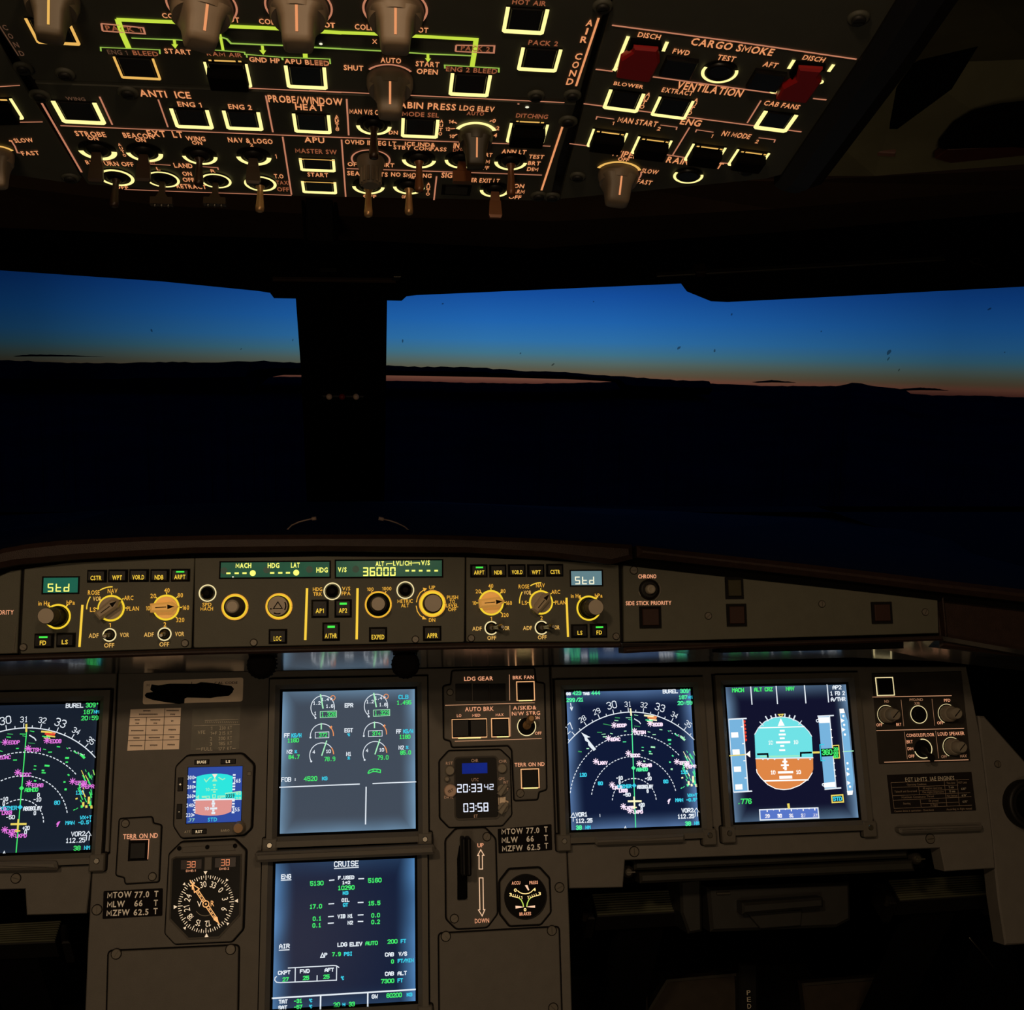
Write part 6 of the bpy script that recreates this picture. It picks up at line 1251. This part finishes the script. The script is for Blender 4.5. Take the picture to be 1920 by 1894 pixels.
def oknob(T, x, y, rpx, h=.0185, mt=TRANS, ang=90, mark=OR, wk=.56, name='rotary_knob', ring=None):
    m = T.mb(name); c = m.L(x, y); r = m.sx(x, y, rpx*2)/2
    m.lathe(c, [(r, .0006), (r*1.0, .0040), (r*.90, .0075)], mt, 32); d = Vector((math.cos(D2R(ang)), math.sin(D2R(ang)))); q = Vector((-d.y, d.x))
    SN = 24
    def sec(hh, w, a, b):
        """rounded oblong: half width w, reaching a behind and b ahead of the centre"""
        o_ = []; mid = (b-a)/2; hl = (a+b)/2
        for i in range(SN):
            t = 2*math.pi*i/SN; ct, st = math.cos(t), math.sin(t); e_ = .42
            o_.append((*(c+d*(mid+hl*abs(ct)**e_*(1 if ct >= 0 else -1))+q*(w*abs(st)**e_*(1 if st >= 0 else -1))), hh))
        return o_
    h = h+.0025; S = [sec(.0055, r*.86, r*.90, r*.90), sec(.0078, r*wk*1.22, r*.82, r*.84), sec(.0110, r*wk*1.02, r*.68, r*.74), sec((h+.0080)/2, r*wk*.97, r*.55, r*.63), sec(h-.0028, r*wk*.93, r*.44, r*.52), sec(h-.0009, r*wk*.86, r*.39, r*.46), sec(h, r*wk*.66, r*.28, r*.34)]
    vs = [p for s_ in S for p in s_]; fs = []
    for k in range(len(S)-1):
        for i in range(SN): j = (i+1) % SN; fs.append((k*SN+i, k*SN+j, (k+1)*SN+j, (k+1)*SN+i))
    fs.append(tuple(range((len(S)-1)*SN, len(S)*SN))); m.add(vs, fs, mt, True); b = m.done()
    if mark:
        g = T.mb('pointer_line', b); w = r*.045
        for (h0, a0), (h1, a1) in (((.0078, r*.845), (.0110, r*.745)), ((.0110, r*.745), ((h+.0080)/2, r*.635)), (((h+.0080)/2, r*.635), (h-.0032, r*.535))):
            A = c+d*(a0+.0003); B_ = c+d*(a1+.0003); g.add([(*(A-q*w), h0), (*(A+q*w), h0), (*(B_+q*w), h1), (*(B_-q*w), h1)], [(0, 1, 2, 3)], mark)
        g.done()
    if ring:
        g = T.mb('light_ring', b); 
        for a0, a1, rr, w, cc in ring: g.arc(c, r*rr, a0, a1, w, cc, .0008)
        g.done()
    return b, c, r
def otx(m, items, mt=OR, b=.022):
    for it in items:
        t, x, y, hh, w = it[:5]; m.txt(t, x, y, hh, it[5] if len(it) > 5 else mt, w, h=.0004, bold=b)
def vert(m, t, x0, y0, x1, y1, hh, w, mt):
    n = len(t)
    for i, ch in enumerate(t):
        if ch != ' ': m.txt(ch, x0+(x1-x0)*i/max(1, n-1), y0+(y1-y0)*i/max(1, n-1), hh, mt, w if ch not in 'I1' else w*.3, h=.0004, bold=.022)
def ol(m, pts, w=.0009, mt=ORL): m.line(pts, w, mt, .0004)
def oscr(T, x, y, r=.0036):
    r *= .86 
    m = T.mb('fastener'); c = m.L(x, y); m.lathe(c, [(r*1.5, 0), (r*1.5, .0012), (r*1.2, .0016)], OVP, 20); m.lathe(c, [(r, .0014), (r*.95, .0026), (r*.7, .0028)], OVS, 18); m.uline([c-Vector((r*.7, r*.2)), c+Vector((r*.7, r*.2))], r*.25, DARK, .0029); m.done()
# console body that carries the panels
T = Thing('overhead_console', 'dark overhead console housing holding the lit switch panels', 'console', OV, 600, 180)
m = T.mb('housing'); m.poly([(-260, -160), (1230, -160), (1172, 60), (1110, 200), (1062, 378), (800, 380), (580, 375), (300, 362), (140, 346), (20, 190)], -.050, -.0065, BLK, .002); m.done()
m = T.mb('side_rail'); q = [OVR.pt(*OVR.uv(x, y), 0) for x, y in ((1720, -60), (1632, 84), (1466, 330))]
iv = T.o.matrix_world.inverted(); q = [iv @ p for p in q]; d0 = Vector((.026, 0, 0)); e0 = Vector((0, 0, -.05)); vs = []
prof = [(-.001, .002), (.006, .005), (.016, .006), (.024, .002), (.028, -.012), (.028, -.05), (-.001, -.05)]
Xr = Vector((OVR.X.dot(OV.X), OVR.X.dot(OV.U), OVR.X.dot(OV.N))); Nr = Vector((OVR.N.dot(OV.X), OVR.N.dot(OV.U), OVR.N.dot(OV.N)))
q.append(q[2]+(q[2]-q[1]).normalized()*.012); 
for k, p in enumerate(q):
    for a, b in prof: vs.append(p+Xr*a*(1 if k < 3 else .8)+Nr*(b if k < 3 else b*.9-.002))
n_ = len(prof); fs = [(k*n_+i, k*n_+(i+1) % n_, (k+1)*n_+(i+1) % n_, (k+1)*n_+i) for k in range(3) for i in range(n_)]+[tuple(range(n_)), tuple(range(3*n_, 4*n_))]
m.add(vs, fs, BLK, False); m.done()
# ---- air conditioning panel
T = oface('air_conditioning_panel', 'dark overhead panel with green flow lines and PACK and BLEED buttons at the top', 'overhead panel', OV, 600, 80,
   [(-95, -90), (1162, -60), (1141, 0), (1120, 60), (1084, 188), (900, 181), (413, 162), (62, 150), (5, 66)])
m = T.mb('lettering'); V('A'); h = .0004
ol(m, [(1360, 490), (1920, 516)]); ol(m, [(740, 210), (1000, 220)], .0008, LIMED); ol(m, [(1140, 234), (1185, 236), (1205, 212), (1240, 204), (1275, 214), (1300, 240), (1600, 252), (1755, 262), (1920, 270)], .0011, LIMED)
ol(m, [(990, 220), (1000, 220), (1140, 234)], .0008, LIMED); ol(m, [(658, 106), (970, 120), (1210, 140), (1600, 158), (1920, 180)], .0026, LIME); ol(m, [(662, 104), (690, 190), (725, 268)], .0026, LIME)
ol(m, [(1225, 142), (1240, 200), (1255, 278)], .0013, LIME); m.flat([(1215, 190), (1245, 188), (1225, 150)], LIME, .0004)
for x, y in ((980, 218), (1475, 252)): ol(m, [(x, y), (x+4, y+30)], .0013, LIME); m.flat([(x-16, y+26), (x+22, y+28), (x+6, y+52)], LIME, .0004)
ol(m, [(1714, 262), (1718, 322)], .0022, LIME)
for a in ([(568, 284), (566, 262), (898, 276), (900, 300)], [(1138, 286), (1136, 272), (1376, 290), (1378, 304)], [(1390, 320), (1386, 302), (1585, 318), (1588, 332)], [(1592, 334), (1588, 318), (1855, 328), (1858, 356)]): ol(m, a, .0007, LIMED)
otx(m, [('CC', 942, 84, 26, 60), ('HOT', 1300, 106, 28, 92), ('COLD', 1517, 118, 28, 120), ('HOT', 1840, 136, 28, 90), ('PACK 1', 694, 158, 26, 196, ORD), ('ENG 1', 660, 290, 24, 110, ORX), ('BLEED', 818, 296, 24, 140, ORD), ('START', 1000, 286, 26, 148), ('RAM AIR', 1262, 302, 22, 196, ORD), ('GND HP', 1488, 334, 26, 170), ('APU BLEED', 1726, 346, 26, 250)])
ol(m, [(570, 128), (806, 152), (816, 186), (578, 170)], .0009, ORL) ; ol(m, [(570, 128), (578, 170)], .0009, ORL)
vert(m, 'COND', 28, 150, 122, 296, 26, 26, ORX); ol(m, [(-10, 130), (105, 310)], .0006, ORX)
m.disc(m.L(1805, 243), .0008, SEGC, .0004)
V('B'); ol(m, [(0, 578), (1640, 655)]); ol(m, [(-20, 196), (445, 214), (1088, 250)], .0024, LIME); ol(m, [(1072, 250), (1060, 340), (1046, 425)], .0024, LIME); ol(m, [(20, 300), (450, 322), (760, 342), (1050, 354)], .0010, LIMED)
ol(m, [(762, 342), (763, 376)], .0013, LIME); m.flat([(744, 370), (782, 372), (763, 396)], LIME, .0004)
for a in ([(872, 436), (870, 414), (1218, 434), (1218, 462)],): ol(m, a, .0008, LIMED)
ol(m, [(944, 286), (1190, 290), (1186, 336), (940, 326)], .0009, ORL); ol(m, [(940, 326), (944, 286)], .0009, ORL)
otx(m, [('HOT', 112, 156, 32, 96), ('COLD', 358, 170, 34, 132), ('HOT', 716, 188, 32, 96), ('PACK 2', 1068, 308, 30, 186, ORD), ('AUTO', 524, 384, 32, 132), ('SHUT', 284, 432, 32, 126), ('START', 760, 408, 32, 152), ('OPEN', 758, 456, 32, 136), ('X', 420, 262, 26, 32), ('ENG 2 BLEED', 1044, 446, 30, 330, ORD), ('HOT AIR', 1414, 12, 30, 220, ORD), ('PACK 2', 1504, 272, 30, 192, ORD), ('LEED', 66, 402, 30, 124, ORD)])
vert(m, 'AIR COND', 1802, 142, 1676, 520, 40, 44, OR); ol(m, [(1860, 110), (1714, 550)], .0011, OR)
m.disc(m.L(74, 278), .0008, SEGC, .0004); m.done()
V('A'); obtn(T, 333, 242, 238, PYD, .0012); obtn(T, 797, 438, 218, PYD, .0010); b_, c_, w_ = obtn(T, 1300, 478, 236, PY, .0012, guard=1)
g = T.mb('light_dash', b_); g.line([(1174, 322), (1190, 323)], .0012, PYD, .0016); g.line([(1206, 324), (1325, 328)], .0012, PYD, .0016); g.line([(1340, 328), (1358, 329)], .0012, PYD, .0016); g.done()
obtn(T, 1730, 492, 226, PY, .0017)
V('B'); obtn(T, 1370, 208, 270, PY, .0017); obtn(T, 1460, 450, 256, PY, .0016); obtn(T, 1022, 610, 256, PY, .0017)
V('A'); oknob(T, 295, -20, 150, .0185, TRANS2, 80, PYD); oknob(T, 1135, 20, 175, .0185, TRANS, 68, OR, ring=[(-60, 240, 1.10, .0009, ORL)]); oknob(T, 1680, 30, 168, .0185, TRANS, 90, OR, ring=[(-50, 230, 1.10, .0009, ORL)])
V('B'); oknob(T, 552, 52, 185, .0185, TRANS, 90, OR, ring=[(-50, 230, 1.10, .0010, ORL)]); oknob(T, 518, 505, 150, .0185, TRANS, 90, OR, ring=[(38, 142, 1.12, .0012, ORL)])
view()
for x, y in ((44, 126), (122, 137), (1130, 10), (1073, 177), (1005, 178)): oscr(T, x, y)
# ---- exterior lights, anti ice, signs panel
T = oface('lighting_and_signs_panel', 'dark overhead panel with lit ANTI ICE and EXT LT switches along the front edge', 'overhead panel', OV, 600, 270,
   [(66, 156), (413, 168), (900, 188), (1080, 196), (1048, 300), (1036, 360), (1016, 377), (580, 369), (300, 357), (164, 346), (150, 326)])
m = T.mb('lettering'); V('A')
ol(m, [(340, 703), (1140, 738), (1920, 770)]); ol(m, [(235, 576), (460, 966)], .0011); ol(m, [(560, 540), (632, 698)]); ol(m, [(890, 556), (945, 712)], .0008); ol(m, [(1495, 534), (1535, 740)], .0009); ol(m, [(1590, 766), (1640, 1092)], .0009); ol(m, [(700, 1062), (1000, 1074), (1640, 1096)], .0008, ORL)
otx(m, [('ANTI  ICE', 928, 526, 36, 282), ('ENG 1', 1066, 584, 26, 132), ('ENG 2', 1350, 598, 26, 130), ('PROBE/WINDOW', 1718, 560, 38, 415), ('HEAT', 1742, 600, 34, 162), ('WING', 425, 552, 18, 106, ORX), ('STROBE', 508, 750, 26, 168), ('ON', 522, 774, 20, 58), ('EXT  LT', 928, 750, 34, 196), ('BEACON', 778, 760, 26, 168), ('ON', 790, 784, 20, 56), ('WING', 1100, 776, 24, 108), ('ON', 1108, 800, 20, 56), ('NAV & LOGO', 1408, 788, 26, 248), ('2', 1415, 812, 16, 18), ('1', 1552, 876, 24, 8),
   ('RWY', 530, 912, 22, 92), ('TURN OFF', 655, 918, 22, 188), ('LAND', 1030, 928, 24, 102), ('L', 890, 946, 16, 20), ('R', 1198, 958, 16, 26), ('ON', 1052, 974, 22, 52), ('OFF', 1060, 1008, 22, 64), ('RETRACT', 1076, 1046, 22, 166), ('T.O', 1568, 988, 22, 52), ('TAXI', 1590, 1024, 20, 72, ORD), ('OFF', 1592, 1062, 22, 66, ORD), ('OFF', 682, 1050, 18, 76), ('APU', 1768, 784, 30, 112), ('MASTER SW', 1778, 848, 24, 232, ORD), ('START', 1788, 980, 22, 116), ('OFF', 604, 896, 16, 40, ORD), ('OFF', 852, 908, 16, 40, ORD), ('OFF', 1160, 916, 16, 40, ORD)])
vert(m, 'AUTO', 1890, 660, 1898, 718, 16, 18, OR); vert(m, 'AUTO', 672, 810, 700, 870, 14, 18, OR)
ol(m, [(845, 920), (960, 926)], .0007); ol(m, [(1140, 934), (1225, 940), (1228, 952)], .0007)
V('B'); ol(m, [(0, 871), (930, 908), (1330, 922)]); ol(m, [(1445, 931), (1550, 936)]); ol(m, [(240, 632), (253, 866)], .0009); ol(m, [(207, 893), (234, 1262)], .0009); ol(m, [(240, 1080), (640, 1092), (1495, 1122)], .0009); ol(m, [(818, 1130), (801, 1282)], .0009); ol(m, [(1628, 808), (1492, 1220)], .0012, OR)
otx(m, [('CABIN PRESS', 735, 676, 40, 416), ('LDG ELEV', 1078, 694, 32, 226), ('AUTO', 1068, 726, 22, 112, ORD), ('MAN V/S CTL', 372, 716, 30, 226), ('MODE SEL', 716, 732, 28, 236, ORD), ('DITCHING', 1432, 742, 26, 206, ORD), ('DN', 540, 848, 24, 58), ('UP', 400, 742, 16, 30, ORX), ('14', 912, 778, 22, 34), ('12', 890, 826, 22, 30), ('10', 916, 872, 22, 34), ('0', 1188, 772, 24, 22), ('2', 1212, 820, 24, 20), ('4', 1196, 866, 24, 22),
   ('OVHD INTEG LT', 394, 914, 28, 328), ('ICE IND&', 712, 924, 24, 196), ('STBY COMPASS', 712, 950, 24, 340), ('INT LT', 992, 934, 32, 130), ('DOME', 974, 962, 22, 100, ORD), ('ANN LT', 1316, 972, 26, 158), ('TEST', 1460, 1004, 24, 98), ('BRT', 1446, 1046, 24, 80), ('DIM', 1436, 1084, 24, 72), ('BRT', 1146, 992, 24, 60), ('DIM', 1130, 1034, 24, 60), ('OFF', 1118, 1074, 22, 74), ('OFF', 286, 1052, 24, 80), ('BRT', 506, 1058, 24, 80),
   ('SEAT BELTS', 374, 1114, 26, 260), ('NO SMOKING', 656, 1122, 26, 260), ('ON', 656, 1142, 20, 36), ('SIGNS', 916, 1124, 32, 134), ('EMER EXIT LT', 1110, 1156, 26, 226), ('ON', 1348, 1192, 24, 66), ('ARM', 1346, 1228, 24, 76), ('OFF', 1322, 1264, 22, 80), ('OFF', 388, 1258, 18, 84), ('OFF', 612, 1262, 18, 36)])
vert(m, 'AUTO', 176, 746, 180, 828, 20, 24, OR); vert(m, 'AUTO', 850, 776, 842, 856, 20, 24, OR); vert(m, 'AUTO', 766, 1180, 762, 1244, 18, 24, OR)
for a in ((932, 780, 948, 790), (906, 824, 936, 822), (930, 870, 950, 858), (1172, 770, 1160, 778), (1196, 818, 1176, 820)): ol(m, [a[:2], a[2:]], .0008, OR)
m.disc(m.L(1400, 685), .0010, SEGC, .0004); m.disc(m.L(1344, 664), .0006, ORL, .0004); m.done()
V('A'); obtn(T, 478, 690, 240, PY, .0021); obtn(T, 1098, 716, 210, PY, .0018); obtn(T, 1380, 725, 204, PY, .0018); obtn(T, 1762, 742, 206, PY, .0017); obtn(T, 1790, 958, 196, PY, .0016, .72, name='push_button'); obtn(T, 1800, 1082, 192, PY, .0016, .72)
V('B'); obtn(T, 707, 878, 236, PY, .0017); obtn(T, 940, 1252, 186, None, .0010, .72)
b_, c_, w_ = obtn(T, 1384, 912, 244, PY, .0014, guard=1); g = T.mb('light_dash', b_); g.line([(1330, 762), (1345, 763)], .0012, PYD, .0016); g.line([(1352, 764), (1480, 770)], .0012, PYD, .0016); g.line([(1488, 771), (1508, 772)], .0012, PYD, .0016); g.done()
V('A'); LD = mat('dark_lever', (42, 28, 19), .4, .3); LB = mat('brown_lever', (92, 54, 28), .4, .3)
otog(T, 548, 838, 106, 'paddle', (0, 0), .027, mt=LD, thick=.0024); otog(T, 812, 850, 102, 'paddle', (0, 0), .025, mt=LD, thick=.0020); otog(T, 1123, 868, 98, 'bat', (0, 0), .024, mt=LD); otog(T, 1427, 872, 98, 'paddle', (0, 0), .024, mt=LD, thick=.0021)
otog(T, 655, 990, 98, 'bat', (0, .1), .026, True, LD, thick=.0016); otog(T, 915, 1000, 94, 'tee', (0, 0), .024, True, LD, thick=.0012); otog(T, 1215, 1008, 86, 'tee', (0, .1), .024, True, LD, thick=.0012); otog(T, 1465, 1024, 90, 'bat', (0, 0), .024, True, LEVER, thick=.0014)
V('B'); otog(T, 415, 796, 114, 'bat', (0, .1), .027, mt=LD); otog(T, 705, 1016, 110, 'bat', (0, .12), .028, mt=LB, thick=.0018); otog(T, 978, 1018, 108, 'wide', (0, .1), .026, mt=LB, thick=.0016); otog(T, 1295, 1030, 106, 'bat', (0, -.08), .027, mt=LB); otog(T, 380, 1188, 104, 'bat', (0, 0), .026, mt=LEVER); otog(T, 640, 1190, 102, 'bat', (0, 0), .024, mt=LEVER); otog(T, 1192, 1212, 96, 'paddle', (0, 0), .026, mt=LB)
b_, c_, r_ = oknob(T, 1068, 850, 112, .0185, mat('dark_bronze_knob', (44, 38, 28), .5), 90, OR, wk=.60, ring=[(20, 160, 1.13, .0022, PY)])
m = T.mb('fluted_knob'); c = m.L(395, 1020); r = m.sx(395, 1020, 128)/2; m.lathe(c, [(r*1.4, .0006), (r*1.35, .005), (r*1.02, .007), (r*.95, .0155), (r*.80, .0168)], TRANS, 30)
for k in range(14):
    a = 2*math.pi*k/14; e = c+Vector((math.cos(a), math.sin(a)))*r*.98; m.cyl(e, r*.13, .007, .0158, TRANS, seg=8)
b_ = m.done(); g = T.mb('light_ring', b_); g.arc(c, r*1.9, -25, 205, .0010, ORL, .0006); g.done()
view()
for x, y in ((75, 178), (132, 332), (1065, 226), (1010, 366), (1035, 368), (240, 172)): oscr(T, x, y, .0040)
# ---- left column
T = oface('wiper_panel', 'dark overhead panel edge at the far left with SLOW and FAST wiper knob', 'overhead panel', OVL, 20, 240,
   [(-160, -120), (-110, -60), (-8, 72), (45, 158), (154, 334), (145, 345), (109, 341), (20, 328), (-160, 300)])
m = T.mb('lettering'); V('A'); otx(m, [('SLOW', 132, 786, 22, 108), ('FAST', 170, 858, 22, 100)]); ol(m, [(-40, 486), (112, 476)], .0007); ol(m, [(80, 684), (240, 682)], .0007); ol(m, [(66, 792), (84, 820), (98, 856), (116, 858)], .0008); ol(m, [(50, 788), (70, 790)], .0012, OR); m.done()
b_, c_, w_ = obtn(T, 20, 668, 240, PY, .0013, guard=1); g = T.mb('light_dash', b_); g.line([(0, 546), (40, 547)], .0014, PYD, .0016); g.done()
oknob(T, -8, 860, 88, .0185, TRANS, 90, OR, ring=[(20, 160, 1.1, .0016, PYD)])
# ---- right column
view()
T = oface('cargo_smoke_panel', 'dark right overhead panel with CARGO SMOKE lettering and two red guards', 'overhead panel', OVR, 1350, 200,
   [(1172, -70), (1150, 0), (1104, 165), (1050, 374), (1246, 355), (1436, 336), (1466, 328), (1632, 84), (1720, -60)])
m = T.mb('lettering'); V('C'); 
for a in ([(395, 142), (1100, 236), (1815, 340)], [(300, 398), (400, 410)], [(632, 442), (1350, 540)], [(1562, 568), (1640, 576)], [(230, 598), (770, 668), (1495, 762)], [(148, 830), (285, 848)], [(640, 884), (850, 916)], [(960, 936), (1100, 948)]): ol(m, a, .0010)
ol(m, [(1260, 580), (1180, 710)], .0008); ol(m, [(845, 736), (748, 896)], .0008)
for a in ([(302, 690), (308, 674), (408, 688)], [(676, 722), (772, 735), (768, 750)], [(880, 764), (886, 750), (984, 764)], [(1246, 796), (1342, 808), (1336, 824)]): ol(m, a, .0007)
otx(m, [('CARGO SMOKE', 1096, 268, 40, 500), ('DISCH', 612, 204, 28, 134), ('FWD', 798, 298, 28, 100), ('TEST', 1060, 334, 30, 108), ('AFT', 1316, 372, 28, 86), ('DISCH', 1568, 336, 26, 134), ('VENTILATION', 964, 514, 42, 396), ('BLOWER', 492, 490, 20, 176), ('EXTRACT', 776, 528, 26, 186), ('CAB FANS', 1382, 606, 26, 216), ('ENG', 854, 706, 36, 122), ('MAN START', 545, 704, 30, 234), ('1', 402, 712, 20, 10), ('2', 668, 744, 20, 20), ('N1 MODE', 1118, 780, 28, 172), ('1', 976, 786, 20, 10), ('2', 1238, 818, 20, 18),
   ('WIPER', 472, 892, 34, 168), ('OFF', 462, 922, 20, 64), ('SLOW', 616, 992, 24, 98), ('FAST', 584, 1054, 24, 88), ('RAIN RPLNT', 876, 942, 34, 336)])
vert(m, 'AUTO', 606, 545, 570, 616, 22, 26, OR); vert(m, 'AUTO', 884, 578, 846, 652, 22, 26, OR)
ol(m, [(404, 394), (424, 402)], .003, PY); m.disc(m.L(1332, 526), .0018, PY, .0006); m.disc(m.L(1603, 470), .0018, PY, .0006)
for a in ([(490, 206), (412, 398)], [(716, 238), (692, 294)], [(1452, 344), (1420, 396)], [(1682, 370), (1652, 412)]): ol(m, a, .0017, PY)
ol(m, [(528, 990), (560, 984)], .0010, OR); ol(m, [(512, 1050), (540, 1050)], .0010, OR); m.done()
obtn(T, 440, 636, 208, PY, .0017); obtn(T, 718, 676, 208, PY, .0014); obtn(T, 1308, 752, 204, PY, .0020)
for x, y, w in ((346, 856, 204), (600, 896, 200), (906, 936, 200), (1156, 964, 196)):
    b_, c_, w_ = obtn(T, x, y, w, PY, .0012, guard=1); g = T.mb('light_dash', b_)
    for a0, a1 in ((-.38, -.30), (-.25, .25), (.30, .38)): g.uline([c_+Vector((a0*w_, w_*.93)), c_+Vector((a1*w_, w_*.93))], .0012, PYD, .0018)
    g.done()
for x, y, w, hh in ((782, 382, 200, 118), (1290, 456, 280, 140)):
    m = T.mb('indicator_light'); c = m.L(x, y); wm = m.sx(x, y, 190); P = [c+Vector((a*wm/2, b*wm*.46)) for a, b in ((-1, -1), (1, -1), (1, 1), (-1, 1))]; m.prism(P, 0, .0025, CAPB, .0006); m.done()
for pts, hinge in (([(520, 282), (662, 294), (672, 372), (612, 486), (420, 458), (444, 352), (512, 308)], [(505, 240), (678, 258), (686, 300), (640, 310), (520, 298), (480, 312)]), ([(1478, 402), (1618, 414), (1592, 452), (1612, 484), (1524, 606), (1348, 586), (1384, 516), (1462, 474)], [(1462, 372), (1636, 390), (1630, 420), (1480, 410), (1440, 476), (1424, 440)])):
    m = T.mb('guard', label='red hinged guard'); H = .0045; P = ccw([m.L(x, y, H) for x, y in pts]); m.prism(P, .001, H, REDG, .0010)
    g = T.mb('hinge', m.done()); P = ccw([g.L(x, y, .0024) for x, y in hinge]); g.prism(P, .0004, .0024, BLKM, .0008); g.done()
for x, y, rp in ((1020, 408, 108), (838, 1012, 88)):
    m = T.mb('round_button'); c = m.L(x, y); r = m.sx(x, y, rp*2)/2; m.cyl(c, r*.96, -.002, .0006, DARK, seg=30); m.lathe(c, [(r*.78, .0004), (r*.76, .0016), (r*.66, .0020), (r*.5, .0016)], CAPB, 26); b_ = m.done()
    g = T.mb('light_ring', b_); g.arc(c, r-.0008, 160, 385, .0016, PY, .0012, seg=30); g.done()
oknob(T, 432, 1000, 118, .0185, TRANS, 90, OR, wk=.62, ring=[(30, 165, 1.1, .0018, PYD), (-40, 20, 1.12, .0009, ORL)])
view()
for x, y in ((1610, 32), (1083, 330), (1400, 318)): oscr(T, x, y, .0038)
# ---- side window trim and painted grab handle reflection on the ceiling lining, right
CP = Plane(at_y(1760, 170, .86), (1, 0, -.12), (0, -.92, .39))
T = Thing('ceiling_recess', 'dark slanted recess in the ceiling lining right of the overhead console', 'recess', CP, 1760, 165)
m = T.mb('recess'); m.poly([(1755, 78), (1838, 84), (1785, 165), (1680, 240), (1628, 240), (1665, 178)], -.002, .0015, BLKM, .0005); m.done()
m = T.mb('glint_strip', label='dull pinkish painted reflection strip'); m.poly([(1598, 275), (1676, 279), (1674, 287), (1594, 284)], 0, .004, mat('dull_pink_glint', (110, 80, 74), .5), .001); m.done()  # reflection off the grab handle, put into the strip's own colour
T = Thing('side_window_frame', 'dark curved side window frame cut by the upper right edge', 'window frame', CP, 1870, 230)
m = T.mb('frame'); m.poly([(1760, 262), (1790, 228), (1830, 205), (1880, 193), (1990, 180), (1990, 262), (1900, 256)], -.002, .010, BLKM, .003); m.done()
m = T.mb('reveal'); m.poly([(1750, 284), (1775, 266), (1990, 250), (1990, 268), (1780, 292)], -.002, .006, mat('maroon_trim', (60, 26, 20), .6), .001); m.done()
